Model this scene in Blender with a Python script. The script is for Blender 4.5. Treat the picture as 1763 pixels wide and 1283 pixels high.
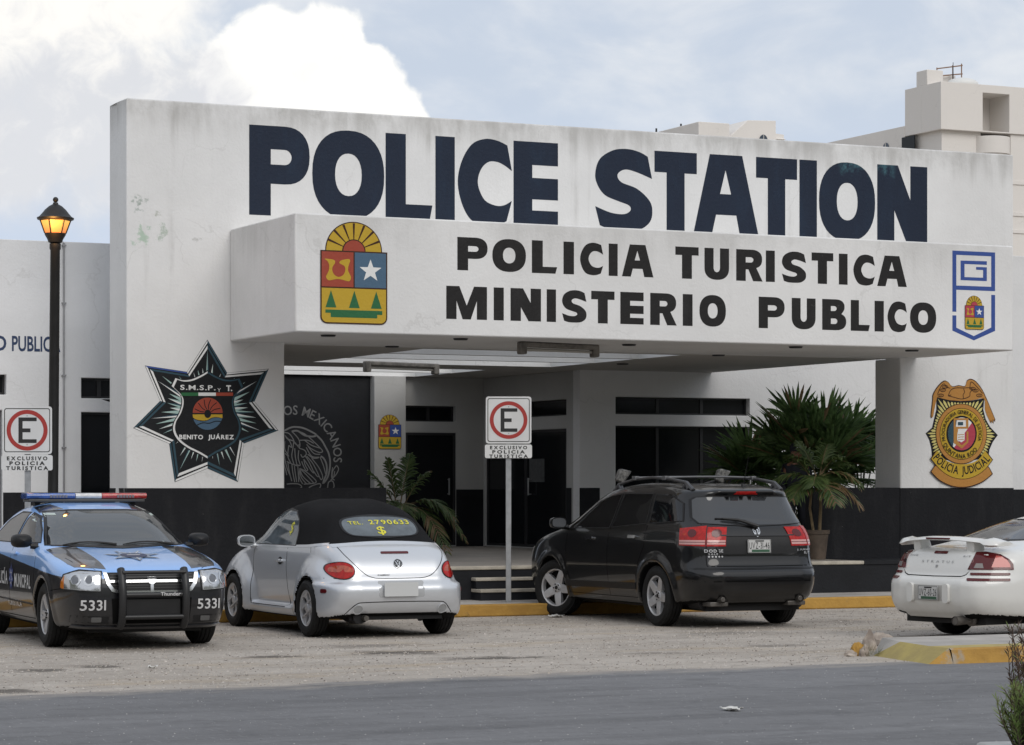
import bpy, bmesh, math, random
import numpy as np
from mathutils import Vector, Matrix
from mathutils.geometry import tessellate_polygon, delaunay_2d_cdt

for o in list(bpy.data.objects):
    bpy.data.objects.remove(o)
S = bpy.context.scene
COL = S.collection
rad = math.radians
random.seed(7)

# ------------------------------------------------------------------ camera, sky, sun, exposure
FPX, CX, HY, EYE = 4600.0, 881.5, 838.0, 1.67      # focal length in photo pixels, centre column, horizon row, eye height (m)
cam = bpy.data.objects.new('camera', bpy.data.cameras.new('camera'))
COL.objects.link(cam)
cam.location = (0, 0, EYE)
cam.rotation_euler = (rad(90), 0, 0)
cam.data.sensor_width = 36
cam.data.lens = 36 * FPX / 1763
cam.data.shift_y = (HY - 641.5) / 1763
cam.data.clip_end = 5000
S.camera = cam

S.view_settings.view_transform = 'Standard'
S.view_settings.look = 'None'
S.view_settings.exposure = 0.10
S.view_settings.gamma = 1.0
S.view_settings.use_curve_mapping = False

SUN_EL, SUN_AZ = rad(38), math.atan2(0.50, -0.80)   # azimuth clockwise from +Y
sun = bpy.data.objects.new('sun', bpy.data.lights.new('sun', 'SUN'))
COL.objects.link(sun)
sdir = Vector((math.sin(SUN_AZ) * math.cos(SUN_EL), math.cos(SUN_AZ) * math.cos(SUN_EL), math.sin(SUN_EL)))
sun.rotation_euler = sdir.to_track_quat('Z', 'Y').to_euler()
sun.location = (0, 0, 60)
sun.data.energy = 1.25
sun.data.angle = rad(38)
sun.data.color = (1.0, 0.955, 0.90)


class NT:
    """small node-tree helper"""
    def __init__(s, tree):
        s.t = tree

    def new(s, typ, **kw):
        n = s.t.nodes.new(typ)
        for k, v in kw.items():
            setattr(n, k, v)
        return n

    def link(s, a, b):
        s.t.links.new(a, b)

    def put(s, sock, v):
        if isinstance(v, (int, float)):
            sock.default_value = v
        elif isinstance(v, (tuple, list)):
            if len(v) == 3 and len(sock.default_value) == 4:
                v = tuple(v) + (1,)
            sock.default_value = v
        else:
            s.link(v, sock)

    def m(s, op, a, b=0.0, c=None, clamp=False):
        n = s.new('ShaderNodeMath', operation=op, use_clamp=clamp)
        s.put(n.inputs[0], a)
        s.put(n.inputs[1], b)
        if c is not None:
            s.put(n.inputs[2], c)
        return n.outputs[0]

    def smooth(s, x, a, b):
        n = s.new('ShaderNodeMapRange', interpolation_type='SMOOTHSTEP')
        s.put(n.inputs[0], x)
        s.put(n.inputs[1], a)
        s.put(n.inputs[2], b)
        n.inputs[3].default_value = 0
        n.inputs[4].default_value = 1
        return n.outputs[0]

    def mix(s, f, a, b):
        n = s.new('ShaderNodeMix', data_type='RGBA')
        s.put(n.inputs[0], f)
        s.put(n.inputs[6], a)
        s.put(n.inputs[7], b)
        return n.outputs[2]

    def noise(s, vec, scale, detail=4, rough=0.55, dist=0.0):
        n = s.new('ShaderNodeTexNoise')
        s.link(vec, n.inputs['Vector'])
        n.inputs['Scale'].default_value = scale
        n.inputs['Detail'].default_value = detail
        n.inputs['Roughness'].default_value = rough
        n.inputs['Distortion'].default_value = dist
        return n.outputs['Fac']

    def sep(s, v):
        n = s.new('ShaderNodeSeparateXYZ')
        s.link(v, n.inputs[0])
        return n.outputs

    def comb(s, x, y, z=0.0):
        n = s.new('ShaderNodeCombineXYZ')
        for i, v in enumerate((x, y, z)):
            s.put(n.inputs[i], v)
        return n.outputs[0]

    def mapping(s, vec, scale=(1, 1, 1), loc=(0, 0, 0)):
        n = s.new('ShaderNodeMapping')
        s.link(vec, n.inputs[0])
        n.inputs['Scale'].default_value = scale
        n.inputs['Location'].default_value = loc
        return n.outputs[0]


def build_world():
    w = bpy.data.worlds.new('World')
    S.world = w
    w.use_nodes = True
    w.node_tree.nodes.clear()
    n = NT(w.node_tree)
    out = n.new('ShaderNodeOutputWorld')
    bg = n.new('ShaderNodeBackground')
    bg.inputs['Strength'].default_value = 0.1
    sky = n.new('ShaderNodeTexSky', sky_type='NISHITA', sun_disc=False)
    sky.sun_elevation = SUN_EL
    sky.sun_rotation = SUN_AZ
    sky.air_density, sky.dust_density, sky.ozone_density = 1.0, 1.2, 1.0
    tc = n.new('ShaderNodeTexCoord')
    x, y, z = n.sep(tc.outputs['Generated'])
    yy = n.m('MAXIMUM', y, 0.15)
    # sky directions as slopes in hundreds of photo pixels: U to the right, V downwards
    U = n.m('ADD', n.m('MULTIPLY', n.m('DIVIDE', x, yy), 46.0), 8.815)
    V = n.m('SUBTRACT', 8.38, n.m('MULTIPLY', n.m('DIVIDE', z, yy), 46.0))
    uv = n.comb(U, V, 0.0)
    front = n.smooth(y, 0.3, 0.7)
    big = n.noise(n.mapping(uv, (0.30, 0.55, 1)), 1.0, 7, 0.55, 0.3)
    # thin high veil everywhere
    veil_c = n.mix(n.smooth(big, 0.40, 0.70), (5.6, 6.25, 7.3), (7.5, 7.75, 8.15))
    lowveil = n.mix(n.smooth(V, 1.0, 4.6), veil_c, (5.8, 6.55, 7.9))
    base = n.mix(0.93, sky.outputs['Color'], lowveil)
    nz = n.noise(uv, 0.9, 9, 0.55, 0.25)
    nf = n.m('MULTIPLY', n.m('SUBTRACT', nz, 0.5), 1.15)

    def blobs(lst):
        r = None
        for cx, cy, rr in lst:
            dx = n.m('SUBTRACT', U, cx / 100)
            dy = n.m('SUBTRACT', V, cy / 100)
            d = n.m('SQRT', n.m('ADD', n.m('MULTIPLY', dx, dx), n.m('MULTIPLY', dy, dy)))
            v = n.m('SUBTRACT', 1.0, n.m('DIVIDE', d, rr / 100))
            if r is None:
                r = v
            else:
                sm = n.new('ShaderNodeMath', operation='SMOOTH_MAX')
                n.put(sm.inputs[0], r)
                n.put(sm.inputs[1], v)
                sm.inputs[2].default_value = 0.12
                r = sm.outputs[0]
        return r
    # left bank: bright top, grey underside that thins out downwards
    lb = n.m('ADD', blobs([(60, 0, 290), (230, 10, 170), (150, 170, 240), (280, 190, 180), (40, 260, 150), (30, 275, 60)]), nf)
    lmask = n.smooth(lb, -0.05, 0.62)
    tex = n.noise(uv, 1.3, 8, 0.6, 0.5)
    lbright = n.m('ADD', n.smooth(V, 1.9, 0.1), n.m('MULTIPLY', n.m('SUBTRACT', tex, 0.52), 2.6))
    lcol = n.mix(n.smooth(lbright, -0.1, 1.05), (7.0, 7.15, 7.5), (9.7, 9.5, 9.1))
    c1 = n.mix(n.m('MULTIPLY', lmask, front), base, lcol)
    # right tower of cumulus, crisp outline
    rb = n.m('ADD', blobs([(545, 110, 108), (470, 95, 95), (415, 135, 85), (600, 160, 105), (665, 220, 85), (480, 230, 120), (555, 300, 170)]), n.m('MULTIPLY', nf, 0.75))
    rmask = n.smooth(rb, 0.0, 0.16)
    rtex = n.m('ADD', n.m('MULTIPLY', n.m('SUBTRACT', tex, 0.5), 1.7), n.smooth(n.m('SUBTRACT', U, n.m('MULTIPLY', V, 0.9)), 1.2, 3.9))
    rcol = n.mix(n.smooth(rtex, -0.1, 1.0), (6.9, 7.0, 7.4), (9.9, 9.8, 9.5))
    c2 = n.mix(n.m('MULTIPLY', rmask, front), c1, rcol)
    # overhead and behind the camera the overcast is brighter
    c3 = n.mix(n.smooth(y, 0.25, -0.6), c2, n.mix(0.5, c2, (9.5, 9.6, 9.8)))
    # unseen dark skyline of trees and houses, added outside the view to darken reflections
    ang = n.m('ARCTAN2', x, y)
    sk = n.noise(n.comb(n.m('MULTIPLY', ang, 9.0), 0.0, 0.0), 1.0, 6, 0.7)
    top = n.m('ADD', 0.07, n.m('MULTIPLY', sk, 0.24))
    line = n.m('MULTIPLY', n.m('LESS_THAN', z, top), n.smooth(y, 0.55, 0.35))
    c3 = n.mix(line, c3, n.mix(n.noise(tc.outputs['Generated'], 22, 5, 0.7), (0.5, 0.65, 0.45), (2.6, 2.6, 2.4)))
    n.link(c3, bg.inputs['Color'])
    n.link(bg.outputs[0], out.inputs[0])


build_world()
# ------------------------------------------------------------------ helpers
def s2l(r, g, b):
    f = lambda c: (c / 12.92) if c <= 0.04045 else ((c + 0.055) / 1.055) ** 2.4
    return tuple(f(v / 255.0) for v in (r, g, b))


MATS = {}


def mat(name, col, rough=0.6, metal=0.0, coat=0.0, spec=0.5, var=0.0, vscale=6.0, bump=0.0, bscale=30.0, emit=None, estr=0.0,
        stretch=(1, 1, 1), col2=None, trans=0.0, alpha=1.0, coat_rough=0.05):
    if name in MATS:
        return MATS[name]
    m = bpy.data.materials.new(name)
    m.use_nodes = True
    b = m.node_tree.nodes['Principled BSDF']
    n = NT(m.node_tree)
    b.inputs['Base Color'].default_value = tuple(col) + (1,)
    b.inputs['Roughness'].default_value = rough
    b.inputs['Metallic'].default_value = metal
    b.inputs['Coat Weight'].default_value = coat
    b.inputs['Coat Roughness'].default_value = coat_rough
    b.inputs['Specular IOR Level'].default_value = spec
    b.inputs['Transmission Weight'].default_value = trans
    b.inputs['Alpha'].default_value = alpha
    tc = n.new('ShaderNodeTexCoord').outputs['Object']
    if var > 0 or col2:
        ns = n.noise(n.mapping(tc, stretch), vscale, 5, 0.6)
        f = n.smooth(ns, 0.3, 0.7)
        lo = tuple(c * (1 - var) for c in col) if not col2 else col2
        hi = tuple(min(1, c * (1 + var * 0.5)) for c in col) if not col2 else col
        n.link(n.mix(f, lo, hi), b.inputs['Base Color'])
        n.link(n.m('ADD', rough - 0.06, n.m('MULTIPLY', ns, 0.12)), b.inputs['Roughness'])
    if bump > 0:
        nb = n.noise(tc, bscale, 4, 0.6)
        bp = n.new('ShaderNodeBump')
        bp.inputs['Strength'].default_value = bump
        bp.inputs['Distance'].default_value = 0.02
        n.link(nb, bp.inputs['Height'])
        n.link(bp.outputs[0], b.inputs['Normal'])
    if emit:
        b.inputs['Emission Color'].default_value = tuple(emit) + (1,)
        b.inputs['Emission Strength'].default_value = estr
    MATS[name] = m
    return m


def empty(name, label, cat, loc=(0, 0, 0), rz=0.0, group=None, parent=None):
    o = bpy.data.objects.new(name, None)
    COL.objects.link(o)
    o.location = loc
    o.rotation_euler = (0, 0, rz)
    if parent:
        o.parent = parent
    if label:
        o['label'] = label
        o['category'] = cat
    if group:
        o['group'] = group
    return o


def tag(o, label=None, cat=None, group=None, kind=None):
    if label:
        o['label'] = label
    if cat:
        o['category'] = cat
    if group:
        o['group'] = group
    if kind:
        o['kind'] = kind
    return o


def link_mesh(name, me, mats, parent=None, sharp=40, smooth=True):
    for m in (mats if isinstance(mats, (list, tuple)) else [mats]):
        me.materials.append(m)
    if smooth and len(me.polygons):
        me.polygons.foreach_set('use_smooth', np.ones(len(me.polygons), dtype=bool))
        me.set_sharp_from_angle(angle=rad(sharp))
    o = bpy.data.objects.new(name, me)
    COL.objects.link(o)
    if parent:
        o.parent = parent
    return o


class MB:
    """mesh builder: collects simple shapes into ONE mesh"""
    def __init__(s):
        s.v, s.f, s.i = [], [], []

    def add(s, verts, faces, mi=0):
        b = len(s.v)
        s.v.extend([tuple(p) for p in verts])
        s.f.extend([tuple(b + k for k in f) for f in faces])
        s.i.extend([mi] * len(faces))
        return s

    def box(s, x0, x1, y0, y1, z0, z1, mi=0, M=None):
        vs = [Vector((x, y, z)) for x in (x0, x1) for y in (y0, y1) for z in (z0, z1)]
        if M is not None:
            vs = [M @ v for v in vs]
        return s.add(vs, [(0, 1, 3, 2), (4, 6, 7, 5), (0, 4, 5, 1), (2, 3, 7, 6), (0, 2, 6, 4), (1, 5, 7, 3)], mi)

    def tube(s, pts, r, n=10, mi=0, caps=True, closed=False):
        pts = [Vector(p) for p in pts]
        rs = r if isinstance(r, (list, tuple)) else [r] * len(pts)
        N = len(pts)
        vs, fs = [], []
        ref = None
        for k, p in enumerate(pts):
            if closed:
                d = (pts[(k + 1) % N] - pts[k - 1])
            else:
                d = pts[min(k + 1, N - 1)] - pts[max(k - 1, 0)]
            d.normalize()
            if ref is None:
                ref = d.orthogonal().normalized()
            a = (ref - d * ref.dot(d))
            a = a.normalized() if a.length > 1e-6 else d.orthogonal().normalized()
            ref = a
            b = d.cross(a)
            for q in range(n):
                t = 2 * math.pi * q / n
                vs.append(p + (a * math.cos(t) + b * math.sin(t)) * rs[k])
        for k in range(N if closed else N - 1):
            k2 = (k + 1) % N
            for q in range(n):
                fs.append((k * n + q, k * n + (q + 1) % n, k2 * n + (q + 1) % n, k2 * n + q))
        if caps and not closed:
            fs.append(tuple(range(n - 1, -1, -1)))
            fs.append(tuple((N - 1) * n + q for q in range(n)))
        return s.add(vs, fs, mi)

    def lathe(s, prof, n=24, M=None, mi=0, axis='Z', caps=True):
        """prof: list of (radius, height)"""
        vs, fs = [], []
        for r, h in prof:
            for q in range(n):
                t = 2 * math.pi * q / n
                p = (r * math.cos(t), r * math.sin(t), h) if axis == 'Z' else (r * math.cos(t), h, r * math.sin(t))
                p = Vector(p)
                vs.append(M @ p if M is not None else p)
        for k in range(len(prof) - 1):
            for q in range(n):
                fs.append((k * n + q, k * n + (q + 1) % n, (k + 1) * n + (q + 1) % n, (k + 1) * n + q))
        if caps and prof[0][0] > 1e-4:
            fs.append(tuple(range(n - 1, -1, -1)))
        if caps and prof[-1][0] > 1e-4:
            fs.append(tuple((len(prof) - 1) * n + q for q in range(n)))
        return s.add(vs, fs, mi)

    def prism(s, poly, fn, d0, d1, mi=0):
        """poly: 2D loop, fn(u, v, d) -> point"""
        n = len(poly)
        vs = [fn(u, v, d0) for u, v in poly] + [fn(u, v, d1) for u, v in poly]
        tri = tessellate_polygon([[Vector((u, v, 0)) for u, v in poly]])
        fs = [tuple(t) for t in tri] + [tuple(n + k for k in reversed(t)) for t in tri]
        fs += [(k, (k + 1) % n, n + (k + 1) % n, n + k) for k in range(n)]
        return s.add(vs, fs, mi)

    def ellipsoid(s, c, r, n=12, m=8, mi=0, M=None, p=1.0):
        vs, fs = [], []
        sg = lambda v: math.copysign(abs(v) ** p, v)
        for a in range(m + 1):
            ph = math.pi * a / m - math.pi / 2
            for q in range(n):
                t = 2 * math.pi * q / n
                v = Vector((r[0] * sg(math.cos(ph)) * sg(math.cos(t)), r[1] * sg(math.cos(ph)) * sg(math.sin(t)), r[2] * sg(math.sin(ph))))
                if M is not None:
                    v = M @ v
                vs.append(v + Vector(c))
        for a in range(m):
            for q in range(n):
                fs.append((a * n + q, a * n + (q + 1) % n, (a + 1) * n + (q + 1) % n, (a + 1) * n + q))
        return s.add(vs, fs, mi)

    def build(s, name, mats, parent=None, sharp=40, bevel=0.0, smooth=True, merge=True):
        me = bpy.data.meshes.new(name)
        me.from_pydata(s.v, [], s.f)
        me.polygons.foreach_set('material_index', np.array(s.i, dtype=np.int32))
        if merge:
            bm = bmesh.new()
            bm.from_mesh(me)
            bmesh.ops.remove_doubles(bm, verts=bm.verts, dist=1e-5)
            bmesh.ops.recalc_face_normals(bm, faces=bm.faces)
            bm.to_mesh(me)
            bm.free()
        o = link_mesh(name, me, mats, parent, sharp, smooth)
        if bevel > 0:
            b = o.modifiers.new('bevel', 'BEVEL')
            b.width = bevel
            b.segments = 2
            b.limit_method = 'ANGLE'
        return o


# ---- flat paint: closed loops filled even-odd, laid in layers 1.5 mm apart on a surface fn(u, v, height)
class Paint:
    def __init__(s, fn, step=0.0015):
        s.fn, s.step = fn, step
        s.v, s.f, s.i, s.mats = [], [], [], []

    def mi(s, m):
        if m not in s.mats:
            s.mats.append(m)
        return s.mats.index(m)

    def tris(s, pts, tris, m, layer=1):
        b = len(s.v)
        s.v.extend([tuple(s.fn(u, v, layer * s.step)) for u, v in pts])
        s.f.extend([tuple(b + k for k in t) for t in tris])
        s.i.extend([s.mi(m)] * len(tris))

    def poly(s, loops, m, layer=1):
        if not isinstance(loops[0][0], (tuple, list)):
            loops = [loops]
        pts = [p for l in loops for p in l]
        tri = tessellate_polygon([[Vector((u, v, 0)) for u, v in l] for l in loops])
        s.tris(pts, tri, m, layer)

    def stroke(s, line, w, m, layer=1, closed=False):
        n = len(line)
        L, R = [], []
        for k in range(n):
            a = Vector(line[k - 1] if (closed or k > 0) else line[k])
            b = Vector(line[(k + 1) % n] if (closed or k < n - 1) else line[k])
            d = b - a
            if d.length < 1e-9:
                d = Vector((1, 0))
            d.normalize()
            p = Vector(line[k])
            ww = w[k] if isinstance(w, (list, tuple)) else w
            sc = 1.0
            if 0 < k < n - 1 or closed:
                e = (p - a)
                if e.length > 1e-9:
                    sc = min(1.6, 1 / max(0.5, abs(e.normalized().dot(d))))
            nrm = Vector((-d.y, d.x)) * ww * 0.5 * sc
            L.append(tuple(p + nrm))
            R.append(tuple(p - nrm))
        pts = L + R
        tr = []
        for k in range(n if closed else n - 1):
            k2 = (k + 1) % n
            tr += [(k, k2, n + k2), (k, n + k2, n + k)]
        s.tris(pts, tr, m, layer)

    def text(s, txt, x0, x1, y0, y1, m, layer=1, bold=0.0, gap=None):
        """fit a line of text into the box"""
        pts, tri = text_tris(txt, bold, gap)
        ax, bx = min(p[0] for p in pts), max(p[0] for p in pts)
        ay, by = 0.0, cap_h(bold)
        s.tris([(x0 + (p[0] - ax) / (bx - ax) * (x1 - x0), y0 + (p[1] - ay) / (by - ay) * (y1 - y0)) for p in pts], tri, m, layer)

    def arctext(s, txt, cx, cy, r, a0, a1, h, m, layer=1, bold=0.0, wide=1.0, flip=False):
        """letters along an arc from angle a0 to a1 (radians); baseline radius r; flip: letters read along the bottom"""
        n = len(txt)
        widths = []
        for ch in txt:
            if ch == ' ':
                widths.append(0.28)
            else:
                p, t = text_tris(ch, bold)
                widths.append(max(q[0] for q in p) - min(q[0] for q in p))
        gap = 0.09
        tot = sum(widths) + gap * (n - 1)
        pos = 0.0
        k = h / cap_h(bold)
        for ch, w in zip(txt, widths):
            mid = (pos + w / 2) / tot
            pos += w + gap
            if ch == ' ':
                continue
            a = a0 + (a1 - a0) * mid
            p, t = text_tris(ch, bold)
            ax = min(q[0] for q in p) + w / 2
            sx = abs(a1 - a0) * (r + (h / 2 if not flip else -h / 2)) / tot * wide
            out = []
            for q in p:
                lx, ly = (q[0] - ax) * sx, q[1] * k
                if not flip:
                    er = (math.cos(a), math.sin(a))
                    et = (math.sin(a), -math.cos(a))
                    out.append((cx + er[0] * (r + ly) + et[0] * lx, cy + er[1] * (r + ly) + et[1] * lx))
                else:
                    er = (math.cos(a), math.sin(a))
                    et = (-math.sin(a), math.cos(a))
                    out.append((cx + er[0] * (r - ly) + et[0] * lx, cy + er[1] * (r - ly) + et[1] * lx))
            s.tris(out, t, m, layer)

    def build(s, name, parent=None):
        me = bpy.data.meshes.new(name)
        me.from_pydata(s.v, [], s.f)
        me.polygons.foreach_set('material_index', np.array(s.i, dtype=np.int32))
        return link_mesh(name, me, s.mats, parent, smooth=False)


_TX = {}


def text_tris(txt, bold=0.0, gap=None):
    key = (txt, bold, gap)
    if key in _TX:
        return _TX[key]
    if gap is not None:
        pts, tri, x = [], [], 0.0
        for ch in txt:
            if ch == ' ':
                x += 0.30 + gap
                continue
            p, t = text_tris(ch, bold)
            a = min(q[0] for q in p)
            b = max(q[0] for q in p)
            tri += [tuple(len(pts) + k for k in q) for q in t]
            pts += [(q[0] - a + x, q[1]) for q in p]
            x += b - a + gap
        _TX[key] = (pts, tri)
        return _TX[key]
    cu = bpy.data.curves.new('text', 'FONT')
    cu.body = txt
    cu.offset = bold
    cu.resolution_u = 3
    ob = bpy.data.objects.new('text', cu)
    COL.objects.link(ob)
    dg = bpy.context.evaluated_depsgraph_get()
    dg.update()
    me = bpy.data.meshes.new_from_object(ob.evaluated_get(dg))
    pts = [(v.co.x, v.co.y) for v in me.vertices]
    tri = [tuple(p.vertices) for p in me.polygons]
    bpy.data.objects.remove(ob)
    bpy.data.curves.remove(cu)
    bpy.data.meshes.remove(me)
    _TX[key] = (pts, tri)
    return _TX[key]


def cap_h(bold):
    p, t = text_tris('E', bold)
    return max(q[1] for q in p)


def arc(cx, cy, rx, ry, a0, a1, n=12, p=1.0):
    out = []
    for k in range(n + 1):
        a = rad(a0 + (a1 - a0) * k / n)
        c, s = math.cos(a), math.sin(a)
        out.append((cx + rx * math.copysign(abs(c) ** p, c), cy + ry * math.copysign(abs(s) ** p, s)))
    return out


def catmull(pts, n=5, closed=False):
    N = len(pts)
    out = []
    for k in range(N if closed else N - 1):
        p0 = pts[(k - 1) % N] if (closed or k > 0) else pts[k]
        p1, p2 = pts[k], pts[(k + 1) % N]
        p3 = pts[(k + 2) % N] if (closed or k < N - 2) else pts[k + 1]
        for q in range(n):
            t = q / n
            out.append(tuple(0.5 * ((2 * b) + (-a + c) * t + (2 * a - 5 * b + 4 * c - d) * t * t + (-a + 3 * b - 3 * c + d) * t ** 3)
                             for a, b, c, d in zip(p0, p1, p2, p3)))
    if not closed:
        out.append(tuple(pts[-1]))
    return out


# heavy hand-painted capitals in a unit box
def _glyphs():
    G = {}
    G['I'] = [[(0, 0), (1, 0), (1, 1), (0, 1)]]
    G['L'] = [[(0, 0), (.93, 0), (1, .2), (.43, .2), (.43, 1), (0, 1)]]
    G['E'] = [[(0, 0), (1, 0), (1, .2), (.42, .2), (.42, .33), (1, .33), (1, .58), (.42, .58), (.42, .73), (1, .73), (1, 1), (0, 1)]]
    G['P'] = [[(0, 0), (.355, 0), (.355, .355)] + arc(.58, .677, .42, .323, -90, 90, 16, .85) + [(0, 1)],
              [(.355, .57)] + arc(.585, .655, .115, .085, -90, 90, 10) + [(.355, .74)]]
    G['O'] = [arc(.5, .5, .5, .5, 0, 360, 40, .86)[:-1], arc(.5, .5, .185, .24, 0, 360, 28, .9)[:-1]]
    G['C'] = [catmull([(1, .645), (.915, .94)], 1) + catmull([(.915, .94), (.72, .99), (.5, 1.0), (.26, .93), (.08, .74), (0, .5), (.07, .25), (.24, .06), (.5, 0), (.72, .01), (.90, .06)], 5)[1:]
              + catmull([(1, .30), (.86, .245), (.70, .235), (.5, .29), (.385, .43), (.375, .55), (.45, .67), (.58, .74), (.74, .74), (.88, .70)], 4)]
    S = catmull([(.91, .92), (.985, .65)], 1)[:-1]
    S += catmull([(.985, .65), (.68, .73), (.5, .745), (.385, .68), (.45, .59), (.72, .52), (.93, .39), (.99, .265), (.95, .12), (.77, .02), (.5, 0), (.25, .01), (.08, .05)], 5)[:-1]
    S += [(.08, .05)]
    S += catmull([(0, .28), (.27, .21), (.5, .2), (.61, .25), (.58, .31), (.4, .355), (.17, .42), (.04, .54), (0, .68), (.08, .86), (.31, .975), (.56, 1.0), (.77, .97), (.91, .92)], 5)[:-1]
    G['S'] = [S]
    G['T'] = [[(0, 1), (0, .74), (.285, .74), (.285, 0), (.71, 0), (.71, .74), (1, .74), (1, 1)]]
    G['A'] = [[(0, 0), (.28, 0), (.345, .25), (.655, .25), (.71, 0), (1, 0), (.745, 1), (.25, 1)], [(.49, .81), (.405, .51), (.575, .51)]]
    G['N'] = [[(0, 0), (.34, 0), (.34, .42), (.59, 0), (1, 0), (1, 1), (.66, 1), (.66, .56), (.41, 1), (0, 1)]]
    G['U'] = [[(0, 1)] + arc(.5, .38, .5, .38, 180, 360, 18, .85) + [(1, 1), (.63, 1)] + arc(.5, .38, .13, .14, 360, 180, 10) + [(.37, 1)]]
    G['R'] = [[(0, 0), (.36, 0), (.36, .37), (.46, .37), (.64, 0), (1, 0), (.76, .42)] + arc(.58, .70, .40, .30, -50, 90, 14, .85) + [(0, 1)],
              [(.36, .59)] + arc(.55, .675, .10, .085, -90, 90, 8) + [(.36, .76)]]
    G['M'] = [[(0, 0), (.25, 0), (.25, .56), (.40, 0), (.6, 0), (.75, .56), (.75, 0), (1, 0), (1, 1), (.68, 1), (.5, .42), (.32, 1), (0, 1)]]
    G['B'] = [[(0, 0)] + arc(.55, .28, .45, .28, -90, 60, 12, .85) + arc(.55, .76, .38, .24, -30, 90, 10, .85) + [(0, 1)],
              [(.36, .20)] + arc(.52, .29, .11, .09, -90, 90, 8) + [(.36, .38)], [(.36, .62)] + arc(.5, .70, .10, .08, -90, 90, 8) + [(.36, .78)]]
    return G


GLYPH = _glyphs()

# ---- building frame: local x along the facade to the right, y into the building, z up
ALPHA = rad(25.3)
CA, SA = math.cos(ALPHA), math.sin(ALPHA)
ORG = Vector((5.886, 40.5, 0.0))


def ray(px, py):
    return Vector(((px - CX) / FPX, 1.0, (HY - py) / FPX))


def fac(px, py, d=0.0):
    """photo pixel -> (u, z) on the plane d metres behind the facade"""
    r = ray(px, py)
    t = (d + -SA * ORG.x + CA * ORG.y) / (-SA * r.x + CA)
    X, Y, Z = r.x * t, t, EYE + r.z * t
    return ((X - ORG.x) * CA + (Y - ORG.y) * SA, Z)


def fu(px, d=0.0):
    return fac(px, 700, d)[0]


def fz(px, py, d=0.0):
    return fac(px, py, d)[1]


def flat(px, py, z=0.0):
    """photo pixel -> world point on the horizontal plane z"""
    r = ray(px, py)
    t = (z - EYE) / r.z
    return Vector((r.x * t, t, z))


def loc(p):
    """world -> building frame"""
    d = p - ORG
    return Vector((d.x * CA + d.y * SA, -d.x * SA + d.y * CA, p.z))


def wor(u, d, z=0.0):
    return Vector((ORG.x + u * CA - d * SA, ORG.y + u * SA + d * CA, z))
# ------------------------------------------------------------------ materials of the place
def wall_mat(name, base, stain=0.5, top=None, dirt=(0.30, 0.29, 0.27), spots=None, vs=0.55, tamt=0.58):
    m = bpy.data.materials.new(name)
    m.use_nodes = True
    b = m.node_tree.nodes['Principled BSDF']
    n = NT(m.node_tree)
    tc = n.new('ShaderNodeTexCoord').outputs['Object']
    x, y, z = n.sep(tc)
    col = n.mix(n.smooth(n.noise(tc, vs, 6, 0.6), 0.35, 0.7), tuple(c * 0.90 for c in base), base)
    streak = n.noise(n.mapping(tc, (2.2, 2.2, 0.16)), 2.0, 6, 0.62)
    blot = n.noise(tc, 0.8, 5, 0.65)
    sf = n.m('MULTIPLY', n.smooth(streak, 0.54, 0.80), n.smooth(blot, 0.36, 0.66))
    col = n.mix(n.m('MULTIPLY', sf, stain), col, dirt)
    pat = n.noise(tc, 2.6, 7, 0.7)
    col = n.mix(n.m('MULTIPLY', n.smooth(pat, 0.60, 0.78), 0.30 * stain), col, dirt)
    if top:
        tf = n.m('MULTIPLY', n.smooth(n.m('ADD', z, n.m('MULTIPLY', n.m('SUBTRACT', streak, 0.5), 1.1)), top - 0.55, top + 0.05),
                 n.smooth(n.noise(n.mapping(tc, (1.4, 1, 0.8)), 0.7, 5, 0.7), 0.34, 0.60))
        col = n.mix(n.m('MULTIPLY', tf, tamt), col, dirt)
    # hairline cracks
    vo = n.new('ShaderNodeTexVoronoi', feature='DISTANCE_TO_EDGE')
    wob = n.new('ShaderNodeVectorMath', operation='ADD')
    n.link(tc, wob.inputs[0])
    nv = n.new('ShaderNodeTexNoise')
    n.link(tc, nv.inputs['Vector'])
    nv.inputs['Scale'].default_value = 1.8
    nv.inputs['Detail'].default_value = 6
    n.link(nv.outputs['Color'], wob.inputs[1])
    n.link(wob.outputs[0], vo.inputs['Vector'])
    vo.inputs['Scale'].default_value = 0.55
    ck = n.m('MULTIPLY', n.smooth(vo.outputs['Distance'], 0.008, 0.002), n.smooth(n.noise(tc, 0.7, 3, 0.5), 0.48, 0.60))
    col = n.mix(n.m('MULTIPLY', ck, 0.15), col, dirt)
    for (su, sz, ru, rz, c) in (spots or []):
        dx = n.m('DIVIDE', n.m('SUBTRACT', x, su), ru)
        dz = n.m('DIVIDE', n.m('SUBTRACT', z, sz), rz)
        d = n.m('SQRT', n.m('ADD', n.m('MULTIPLY', dx, dx), n.m('MULTIPLY', dz, dz)))
        nn = n.noise(tc, 7.0, 7, 0.7)
        f = n.smooth(n.m('ADD', n.m('SUBTRACT', 1.0, d), n.m('MULTIPLY', n.m('SUBTRACT', nn, 0.55), 5.0)), 0.25, 0.9)
        f = n.m('MULTIPLY', f, n.smooth(d, 1.5, 0.7))
        col = n.mix(n.m('MULTIPLY', f, 0.75), col, c)
    n.link(col, b.inputs['Base Color'])
    b.inputs['Roughness'].default_value = 0.75
    b.inputs['Specular IOR Level'].default_value = 0.25
    bp = n.new('ShaderNodeBump')
    bp.inputs['Strength'].default_value = 0.22
    bp.inputs['Distance'].default_value = 0.02
    n.link(n.m('ADD', n.noise(tc, 26, 4, 0.6), n.m('MULTIPLY', n.noise(tc, 2.0, 4, 0.6), 2.0)), bp.inputs['Height'])
    n.link(bp.outputs[0], b.inputs['Normal'])
    return m


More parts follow.
